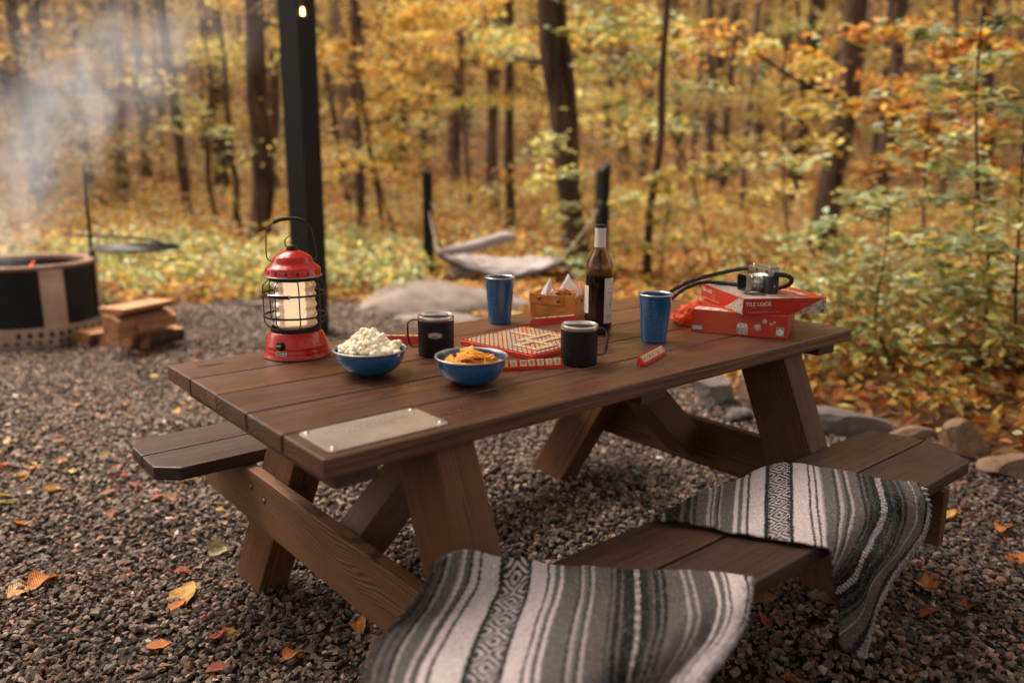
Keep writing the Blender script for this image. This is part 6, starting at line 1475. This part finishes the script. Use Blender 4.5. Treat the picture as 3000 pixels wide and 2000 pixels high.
s = MB(); s.prism([(x*1.0, y*1.0) for x, y in ob], .122, .132); s.prism([(x*.96, y*.96) for x, y in ob], .02, .120, mi=1); s.build('base_shelf', [M['tan_steel'], M['dark_slot']], pit)
for i in range(nseg):
    a, b_ = Vector((*ob[i], 0)), Vector((*ob[(i+1) % nseg], 0)); ln = (b_-a).length; ex = (b_-a).normalized(); nn = Vector((ex.y, -ex.x, 0)); Mf = frame(a, ex, (0, 0, 1))
    # a panel with diamond openings: solid frame pieces round dark diamonds
    s = MB(); s.add([tuple(Mf @ Vector(p)) for p in [(0, 0, 0), (ln, 0, 0), (ln, .122, 0), (0, .122, 0)]], [(0, 1, 2, 3)], 0)
    nd = 6; st_ = ln/nd
    for q in range(nd):
        if i in (7, 0) or True:
            cx_ = st_*(q+.5); s.prism([(cx_-.019, .084), (cx_, .058), (cx_+.019, .084), (cx_, .110)], 0, .0012, mi=1) if not (i == 7 and q < 2) else None
            cx2 = st_*q+st_*.0+.02; s.prism([(cx2-.024, .022), (cx2+.024, .022), (cx2, .050)], 0, .0012, mi=1)
    n0 = 4
    s.v = s.v[:n0]+[tuple(Mf @ Vector(v)+nn*.0006) for v in s.v[n0:]]
    if i == 7:
        k0 = len(s.v)
        for e in range(11): s.prism([(.012+e*.0095, .080), (.012+e*.0095+.0052, .080), (.012+e*.0095+.0052, .089), (.012+e*.0095, .089)], 0, .0012, mi=2)
        s.v = s.v[:k0]+[tuple(Mf @ Vector(v)+nn*.0006) for v in s.v[k0:]]
    s.build('base_panel', [M['tan_steel'], M['dark_slot'], plain('engraved_mark', (.16, .10, .07), .6)], pit)
va0 = math.atan2(at(160, 850, h=hdist(FC)-.3).y-FC.y, at(160, 850, h=hdist(FC)-.3).x-FC.x)
pa = math.atan2(5.10-FC.y, .50-FC.x)
for k_ in range(6):
    a = pa+2*PI*k_/6; s = MB(); s.lathe([(FR+.004, .125), (FR+.006, .14), (FR+.006, ZR-.03)], 6, a0=a-R(9.5), a1=a+R(9.5)); s.build('side_plate', M['tan_steel'], pit, smooth=True)
fl = MB(); rr = random.Random(3)
for (dx, dy, hh) in ((-.02, -.1, .32), (.0, -.2, .37), (-.12, 0, .26), (.12, .05, .24)):
    fl.tube(spline([(dx, dy, .2), (dx+.02, dy, .2+hh*.4), (dx-.015, dy+.01, .2+hh*.75), (dx+.035, dy, .2+hh)], 6), [.020*(1-(i/18)**.8)+.002 for i in range(19)], 8)
fl.build('flames', emit('orange_flame', (1.0, .13, .03), .9), pit, smooth=True)
pole = at(268, 745, h=hdist(FC)+.28); gr = thing('swing_grill', 'round black grill grate on a swing arm over the fire pit', 'grill', (pole.x, pole.y, .53)); gz0 = .53
def gp_(u_, v_): p = at(u_, v_, h=hdist(Vector((pole.x, pole.y, 0)))); return p-Vector((pole.x, pole.y, gz0))
s = MB(); s.tube([(0, 0, -.25), gp_(268, 735)], .024, 10); s.tube([gp_(268, 735), gp_(244, 490)], [.013, .010], 8); s.build('pole', M['black_coat'], gr, smooth=True)
cg = gp_(388, 727)+HF*.06; s = MB(); k_ = (pole-CAM).dot(CF)/FPX; GRr = 118*k_
s.tube([cg+Vector((GRr*math.cos(a), GRr*math.sin(a), 0)) for a in [2*PI*i/48 for i in range(48)]], .010, 6, closed=True)
for i in range(-9, 10): y_ = i*GRr/10; h_ = math.sqrt(GRr*GRr-y_*y_); s.tube([cg+Vector((-h_, y_, .004)), cg+Vector((h_, y_, .004))], .006, 5)
s.build('grate', M['black_coat'], gr, smooth=True)
s = MB(); s.tube([gp_(222, 688), gp_(268, 690), gp_(350, 692), gp_(455, 708)+HF*.05], .010, 6); s.tube([gp_(455, 708)+HF*.05, cg+Vector((CR.x, CR.y, 0))*GRr*.7], .009, 6); s.tube([gp_(268, 730), cg-Vector((CR.x, CR.y, 0))*GRr], .011, 6); s.build('swing_arm', M['black_coat'], gr, smooth=True)
def logm(name, end, side, barkc):
    t = NT(name); o = t.obj(); n = t.noise(t.mapping(o, (2, 30, 30)), 1.0, 4, .6); n2 = t.noise(o, 9, 3)
    t.bsdf(t.ramp(t.math('ADD', t.math('MULTIPLY', n, .6), t.math('MULTIPLY', n2, .4)), [(.35, side), (.65, end)]), .8, 0, t.bump(n, .5, .01)); return t.m
LW = logm('split_firewood', (.42, .21, .085), (.20, .085, .032), 0); LE = logm('firewood_end_grain', (.30, .125, .048), (.15, .058, .022), 0); LB = M['bark']
def fire_log(label, e0, e1, prof, roll, seed):
    """split log from end e0 (near) to e1; prof: outline points (unit), bark flag on curved side"""
    e0, e1 = Vector(e0), Vector(e1); c = (e0+e1)/2; d = e1-e0; ex = d.normalized(); ey = Vector((0, 0, 1)).cross(ex).normalized(); Mx = Matrix((ex, ey, ex.cross(ey))).transposed().to_4x4() @ Matrix.Rotation(roll, 4, 'X')
    rr = random.Random(seed); ns = 7; n_ = len(prof); vs = []; ln = d.length
    for i in range(ns):
        x = -ln/2+ln*i/(ns-1)
        for k, (y, z, bk_) in enumerate(prof): vs.append((x+(rr.gauss(0, .004) if i in (0, ns-1) else 0), y*(1+rr.gauss(0, .03)), z*(1+rr.gauss(0, .03))))
    mb = MB(); 
    for i in range(ns-1):
        for k in range(n_): mb.add([], [], 0); mb.f.append((i*n_+k, i*n_+(k+1) % n_, (i+1)*n_+(k+1) % n_, (i+1)*n_+k)); mb.m.append(2 if (prof[k][2] and prof[(k+1) % n_][2]) else 0)
    mb.v = vs; mb.f += [tuple(range(n_))[::-1], tuple((ns-1)*n_+k for k in range(n_))]; mb.m += [1, 1]
    o = mb.build('firewood_log', [LW, LE, LB], None, auto=30); o.location = c; o.rotation_euler = Mx.to_euler(); return tag(o, label, 'firewood', 'split logs stacked by the fire pit')
axd = Vector((CR.x*.56+HF.x*.83, CR.y*.56+HF.y*.83, 0)).normalized()
def lg_(label, pix, ln, seed, h0=0.0, barkedge=(), ax=None, rise=0.0):
    """end-face outline in the picture, cut square to the log, then run back along the log"""
    ax = (ax or axd); base = Vector((.76, 4.60, 0))+HF*h0; pl = []
    if h0 == 0: ub, vb = max(pix, key=lambda q: q[1]); base = at_ground(ub*.2679, 680+vb*.2679)
    for (u_, v_) in pix:
        u2, v2 = u_*.2679, 680+v_*.2679; r_ = ray(u2, v2); t_ = (base-CAM).dot(ax)/r_.dot(ax); pl.append(CAM+r_*t_)
    c = sum(pl, Vector())/len(pl); d = (ax+Vector((0, 0, rise))).normalized(); rr = random.Random(seed); ns = 9; n_ = len(pl)
    # subdivide outline
    ring = []
    for k in range(n_):
        a, b_ = pl[k], pl[(k+1) % n_]
        for q in range(4): ring.append((a.lerp(b_, q/4), k))
    m_ = len(ring); Mx = Matrix((d, Vector((0, 0, 1)).cross(d).normalized(), d.cross(Vector((0, 0, 1)).cross(d).normalized()))).transposed(); inv = Mx.transposed(); vs = []
    for i in range(ns):
        f = i/(ns-1); sc = 1+.06*math.sin(f*3+seed)-.10*f
        for q, (p, k) in enumerate(ring):
            w = (p-c)*sc*(1+.05*mn.noise(Vector((q*.9, f*3, seed)))); vs.append(inv @ (w+d*(ln*f+.012*mn.noise(Vector((q*.7, seed, 5)))*(i in (0, ns-1)))))
    mb = MB(); mb.v = [tuple(v) for v in vs]
    for i in range(ns-1):
        for q in range(m_): mb.f.append((i*m_+q, i*m_+(q+1) % m_, (i+1)*m_+(q+1) % m_, (i+1)*m_+q)); mb.m.append(2 if ring[q][1] in barkedge else 0)
    mb.f += [tuple(range(m_))[::-1], tuple((ns-1)*m_+q for q in range(m_))]; mb.m += [1, 1]
    o = mb.build('firewood_log', [LW, LE, LB], None, auto=28); o.location = c; o.rotation_euler = Mx.to_euler(); return tag(o, label, 'firewood', 'split logs stacked by the fire pit')
lg_('front right split log lying on the gravel with a bark side', [(1480, 1112), (1560, 1085), (1625, 1110), (1640, 1180), (1630, 1262), (1515, 1270)], .27, 1, 0, (2, 3))
lg_('narrow upright split log in the middle of the bottom row', [(1300, 1045), (1350, 1030), (1455, 1150), (1420, 1262), (1300, 1265)], .36, 2, 0)
lg_('tall split log standing on edge left of the middle one', [(1112, 905), (1225, 930), (1292, 985), (1280, 1172), (1200, 1195), (1140, 1110)], .36, 3, -.12)
lg_('small split log at the foot of the pile', [(1065, 1120), (1130, 1100), (1195, 1250), (1075, 1252)], .30, 4, 0)
lg_('leftmost split log lying against the fire pit base', [(800, 1062), (920, 1095), (1005, 1115), (945, 1252), (810, 1190)], .34, 5, 0)
lg_('right upper split log resting on the bottom row', [(1312, 965), (1350, 860), (1440, 905), (1512, 975), (1515, 1090), (1420, 1062)], .29, 6, .04, (4,))
lg_('topmost broad split log with a pale flat upper face', [(1075, 830), (1200, 838), (1345, 850), (1335, 900), (1235, 945), (1110, 905)], .38, 7, -.10, (3, 4), rise=.05)
# smoke
def smoke_mat():
    t = NT('rising_smoke'); o = t.obj(); s_ = t.n('ShaderNodeSeparateXYZ'); t.l(o, s_.inputs[0]); z = s_.outputs[2]
    ux, uy = CR.x, CR.y; nrm_ = math.hypot(ux, uy); ux /= nrm_; uy /= nrm_
    lat = t.math('ADD', t.math('MULTIPLY', s_.outputs[0], ux), t.math('MULTIPLY', s_.outputs[1], uy)); dpt = t.math('ADD', t.math('MULTIPLY', s_.outputs[0], HF.x), t.math('MULTIPLY', s_.outputs[1], HF.y))
    w = t.noise(o, 1.5, 2, .5); wob = t.math('MULTIPLY_ADD', w, .9, -.45)
    ctr = t.math('MULTIPLY_ADD', t.math('MULTIPLY', z, z), .40, -.10); rad_ = t.math('MULTIPLY_ADD', z, .24, .17)
    q = t.math('DIVIDE', t.math('SUBTRACT', t.math('ADD', lat, t.math('MULTIPLY', wob, t.math('MULTIPLY_ADD', z, .45, .2))), ctr), rad_); q2 = t.math('DIVIDE', dpt, rad_)
    r2 = t.math('ADD', t.math('MULTIPLY', q, q), t.math('MULTIPLY', q2, q2)); fall = t.math('POWER', 2.718, t.math('MULTIPLY', r2, -1.0))
    n = t.noise(t.vmath('ADD', t.mapping(o, (1, 1, .55)), (0, 0, 0)), 3.6, 6, .62, .9); nn = t.ramp(n, [(.42, (.03,)*3), (.66, (1, 1, 1))])
    top = t.n('ShaderNodeMapRange'); t.l(z, top.inputs[0]); top.inputs[1].default_value = 1.9; top.inputs[2].default_value = .9; top.inputs[3].default_value = 0; top.inputs[4].default_value = 1
    bot = t.n('ShaderNodeMapRange'); t.l(z, bot.inputs[0]); bot.inputs[1].default_value = -.05; bot.inputs[2].default_value = .15; bot.inputs[3].default_value = .25; bot.inputs[4].default_value = 1
    den = t.math('MULTIPLY', t.math('MULTIPLY', t.math('MULTIPLY', fall, nn), top.outputs[0]), t.math('MULTIPLY', bot.outputs[0], SMOKE))
    v = t.n('ShaderNodeVolumePrincipled'); v.inputs['Color'].default_value = (.84, .87, .93, 1); t.l(den, v.inputs['Density']); v.inputs['Anisotropy'].default_value = .1
    t.l(v.outputs[0], t.out.inputs['Volume']); return t.m
SMOKE = 1.8
s = MB(); pf = [(.02, -.06), (.34, -.05), (.42, .2), (.75, .8), (1.05, 1.3), (1.1, 1.7), (.7, 1.95), (.02, 2.0)]
s.lathe(pf, 24); so_ = s.build('smoke', smoke_mat(), None, smooth=True); so_.location = (FC.x, FC.y, .52)
for v in so_.data.vertices: v.co.x += CR.x*.36*max(0, v.co.z)**2; v.co.y += CR.y*.36*max(0, v.co.z)**2
tag(so_, 'pale smoke drifting up from the fire pit', kind='stuff')

# ------------------------------------------------------------------ single fallen leaves on the gravel
def leaf_mesh(k, lobed=False):
    rr = random.Random(k); n_ = 15; vs = []; fs = []
    def wid(f):
        w = .32*math.sin(PI*f**.8)**.85
        if lobed: w = .42*math.sin(PI*f**.9)**.6*(.55+.45*abs(math.sin(f*9.5)))
        else: w *= 1+.06*math.sin(f*60)
        return w
    curl = rr.uniform(.5, 1.6); bend = rr.uniform(-.5, .6)
    for i in range(n_+1):
        f = i/n_; x = f-.5; w = wid(f)+.004
        for j in range(-3, 4):
            g_ = j/3; y = g_*w; z = curl*y*y*1.3-bend*x*x*.9+.02*math.sin(i*1.3+j)*abs(g_)
            if not lobed and j in (-3, 3): x_ = x+.012*(i % 2)
            else: x_ = x
            vs.append((x_, y, z))
    for i in range(n_):
        for j in range(6): fs.append((i*7+j, i*7+7+j, i*7+8+j, i*7+j+1))
    s0 = len(vs); mb = MB().add(vs, fs); mb.tube([(-.5, 0, -bend*.22), (-.62, .01, -bend*.22+.01), (-.72, .03, 0)], .008, 5)
    return mb
def leaf_mat(c):
    t = NT('dry_fallen_leaf'); o = t.obj(); s_ = t.n('ShaderNodeSeparateXYZ'); t.l(o, s_.inputs[0])
    ay = t.math('ABSOLUTE', s_.outputs[1]); vein = t.math('SINE', t.math('MULTIPLY', t.math('SUBTRACT', s_.outputs[0], t.math('MULTIPLY', ay, .8)), 85.0)); vm = t.ramp(t.math('MULTIPLY_ADD', vein, .5, .5), [(.80, (0, 0, 0)), (.97, (.5,)*3)])
    n = t.noise(o, 6, 4, .6); base = t.ramp(n, [(.35, tuple(x*.55 for x in c)), (.65, tuple(min(.9, x*1.2) for x in c))]); cc = t.mix(vm, base, tuple(x*.5 for x in c))
    b = t.bsdf(cc, .55, 0, t.bump(t.math('ADD', n, t.math('MULTIPLY', vein, .2)), .4, .02)); tr = t.n('ShaderNodeBsdfTranslucent'); t.l(cc, tr.inputs[0]); mx = t.n('ShaderNodeMixShader'); mx.inputs[0].default_value = .25; t.l(b.outputs[0], mx.inputs[1]); t.l(tr.outputs[0], mx.inputs[2]); t.l(mx.outputs[0], t.out.inputs[0]); return t.m
LM = {'orange': leaf_mat((.62, .20, .03)), 'gold': leaf_mat((.66, .34, .07)), 'yellow': leaf_mat((.66, .44, .09)), 'red': leaf_mat((.40, .075, .025)), 'olive': leaf_mat((.36, .33, .12)), 'brown': leaf_mat((.33, .14, .05))}
LMESH = {}
def leaf(u, v, size, col, az, label, k=0, lobed=False, group=None, tilt=.25, lift=.018):
    key = (k, lobed, col)
    if key not in LMESH:
        o = leaf_mesh(k, lobed).build('fallen_leaf', LM[col], None, smooth=True); LMESH[key] = o.data; bpy.data.objects.remove(o)
    p = at_ground(u, v); o = bpy.data.objects.new('fallen_leaf', LMESH[key]); COL.objects.link(o); rr = random.Random(int(u*7+v)); o.location = (p.x, p.y, p.z+lift); o.scale = (size,)*3; o.rotation_euler = (rr.gauss(0, tilt), rr.gauss(0, tilt), R(az)); return tag(o, label, 'leaf', group)
GL = 'single fallen leaves on the gravel'
for a in [(70, 1740, .105, 'gold', 30, 'large golden leaf lying flat at the lower left edge', 1), (130, 1712, .11, 'orange', 40, 'curled rust leaf touching the large golden leaf', 2), (540, 1758, .125, 'gold', 48, 'large tan gold leaf near the far left table leg', 3), (520, 1790, .06, 'orange', 10, 'small orange leaf tucked under the large tan leaf', 4), (540, 1688, .06, 'red', -20, 'dark red leaf between the tan leaf and olive leaf', 5), (645, 1622, .085, 'olive', 20, 'pale olive lobed leaf left of the table leg', 6, True), (830, 1672, .10, 'brown', 15, 'tan leaf on its edge behind the far left leg', 7), (680, 1865, .075, 'yellow', 70, 'yellow leaf below the cross beam', 8), (640, 1875, .07, 'red', 60, 'deep red leaf left of the yellow leaf under the cross beam', 9), (468, 1908, .065, 'orange', -30, 'orange red leaf near the bottom left of the gravel', 4), (860, 1930, .075, 'orange', 35, 'rust leaf at the bottom edge left of the near blanket', 5), (640, 1975, .06, 'red', -20, 'dark red leaf at the bottom frame edge', 9), (1048, 1845, .07, 'orange', 80, 'orange leaf beside the near blanket and beam', 2), (68, 1548, .07, 'orange', -50, 'bright orange leaf near the left frame edge', 4), (195, 1362, .075, 'orange', 10, 'folded orange leaf left of the back bench', 1), (105, 1380, .06, 'orange', 30, 'orange leaf left of the folded one', 3), (20, 1485, .08, 'olive', 10, 'olive leaf cut by the left frame edge', 3), (555, 1378, .065, 'orange', 20, 'orange leaf just under the back bench', 5), (652, 1506, .05, 'yellow', 0, 'small yellow leaf under the cross beam end', 8), (335, 1515, .06, 'red', 35, 'reddish brown leaf in the left gravel', 9),
          (2215, 1690, .09, 'orange', 25, 'rust orange leaf under the gap between both blankets', 2), (2230, 1770, .09, 'brown', -15, 'brown leaf under the front bench by the near blanket', 7), (2420, 1775, .11, 'olive', -40, 'olive brown leaf beside the hanging blanket', 3), (2235, 1830, .07, 'red', 40, 'red leaf on the gravel right of the near blanket', 9), (2710, 1725, .075, 'orange', 60, 'rust orange lobed leaf right of the hanging blanket', 6, True), (2680, 1665, .06, 'red', 10, 'small red leaf beside the fringe of the hanging blanket', 5), (2775, 1522, .08, 'gold', -15, 'curled tan leaf right of the far bench leg', 7), (2940, 1558, .085, 'orange', 0, 'crumpled orange brown leaf near the right frame edge', 2), (2985, 1660, .09, 'orange', 30, 'orange leaf at the right frame edge', 6, True), (2725, 1810, .07, 'red', -30, 'dark red leaf in the lower right gravel', 9), (2165, 1380, .085, 'yellow', 10, 'yellow lobed leaf beyond the front bench under the table', 8, True), (1855, 1430, .07, 'brown', 40, 'tan leaf under the middle of the table', 7), (1400, 1440, .06, 'gold', 0, 'gold leaf under the table near the brace', 3)]:
    leaf(*a[:5], a[5], a[6], len(a) > 7, GL)
rr = random.Random(77); n_ = 0
while n_ < 72:
    u_, v_ = rr.uniform(-50, 1500), rr.uniform(1000, 1480)
    if v_ > 1100 and u_ > 620+(v_-1100)*.2 and rr.random() < .9: continue
    p = at_ground(u_, v_)
    if not bool(gravel_mask(np.float64(p.x), np.float64(p.y))): continue
    leaf(u_, v_, rr.uniform(.04, .075), rr.choice(['orange', 'gold', 'brown', 'yellow', 'red', 'brown']), rr.uniform(0, 360), 'small dry autumn leaf scattered on the far gravel left of the table', rr.choice([1, 2, 3, 4, 5]), False, 'small leaves scattered on the far gravel'); n_ += 1
for i in range(26):
    u_, v_ = rr.uniform(2250, 3000), rr.uniform(1420, 2000); leaf(u_, v_, rr.uniform(.03, .06), rr.choice(['orange', 'red', 'brown']), rr.uniform(0, 360), 'small rust leaf scrap among the gravel right of the front bench', rr.choice([1, 2, 4, 5]), False, 'leaf scraps on the right gravel', lift=.012)
EXPO = 1.85
# ================================================================== LIGHT, SKY, CAMERA
scene.world = bpy.data.worlds.new('World'); w = scene.world; w.use_nodes = True; nt = w.node_tree; nt.nodes.clear()
SUN_EL, SUN_AZ = R(60), math.atan2(.83, -.22)     # light comes over the woods, from beyond the table and a little left
sky = nt.nodes.new('ShaderNodeTexSky'); sky.sky_type = 'NISHITA'; sky.sun_disc = False; sky.sun_elevation = SUN_EL; sky.sun_rotation = PI/2-SUN_AZ
sky.dust_density = 4.0; sky.air_density = 1.0; sky.ozone_density = 1.0
hs = nt.nodes.new('ShaderNodeHueSaturation'); hs.inputs['Saturation'].default_value = .25
tint = nt.nodes.new('ShaderNodeMix'); tint.data_type = 'RGBA'; tint.blend_type = 'MULTIPLY'; tint.inputs[0].default_value = 1.0; tint.inputs[7].default_value = (1.0, .86, .77, 1)
bg = nt.nodes.new('ShaderNodeBackground'); bg.inputs[1].default_value = 0.13; out = nt.nodes.new('ShaderNodeOutputWorld')
nt.links.new(sky.outputs[0], hs.inputs['Color']); nt.links.new(hs.outputs[0], tint.inputs[6]); nt.links.new(tint.outputs[2], bg.inputs[0]); nt.links.new(bg.outputs[0], out.inputs[0])
sl = bpy.data.lights.new('sun', 'SUN'); sl.energy = 2.4; sl.angle = R(28); sl.color = (1.0, .90, .78); so = bpy.data.objects.new('sun', sl); COL.objects.link(so)
sd = Vector((math.cos(SUN_AZ)*math.cos(SUN_EL), math.sin(SUN_AZ)*math.cos(SUN_EL), math.sin(SUN_EL))); so.rotation_euler = sd.to_track_quat('Z', 'Y').to_euler()
cd = bpy.data.cameras.new('Camera'); co = bpy.data.objects.new('Camera', cd); COL.objects.link(co); scene.camera = co
Mx = Matrix((CR, -CD, -CF)).transposed(); co.matrix_world = Matrix.Translation(CAM) @ Mx.to_4x4()
cd.sensor_fit = 'HORIZONTAL'; cd.sensor_width = 36; cd.lens = FPX/3000*36; cd.clip_start = .05; cd.clip_end = 800
cd.dof.use_dof = True; cd.dof.focus_distance = 2.08; cd.dof.aperture_fstop = 1.4
scene.view_settings.view_transform = 'Standard'; scene.view_settings.look = 'None'; scene.view_settings.gamma = 1; scene.view_settings.exposure = EXPO
scene.cycles.use_denoising = True; scene.cycles.max_bounces = 8; scene.cycles.transparent_max_bounces = 8; scene.cycles.volume_step_rate = 2.0; scene.cycles.volume_max_steps = 128
scene.render.film_transparent = False
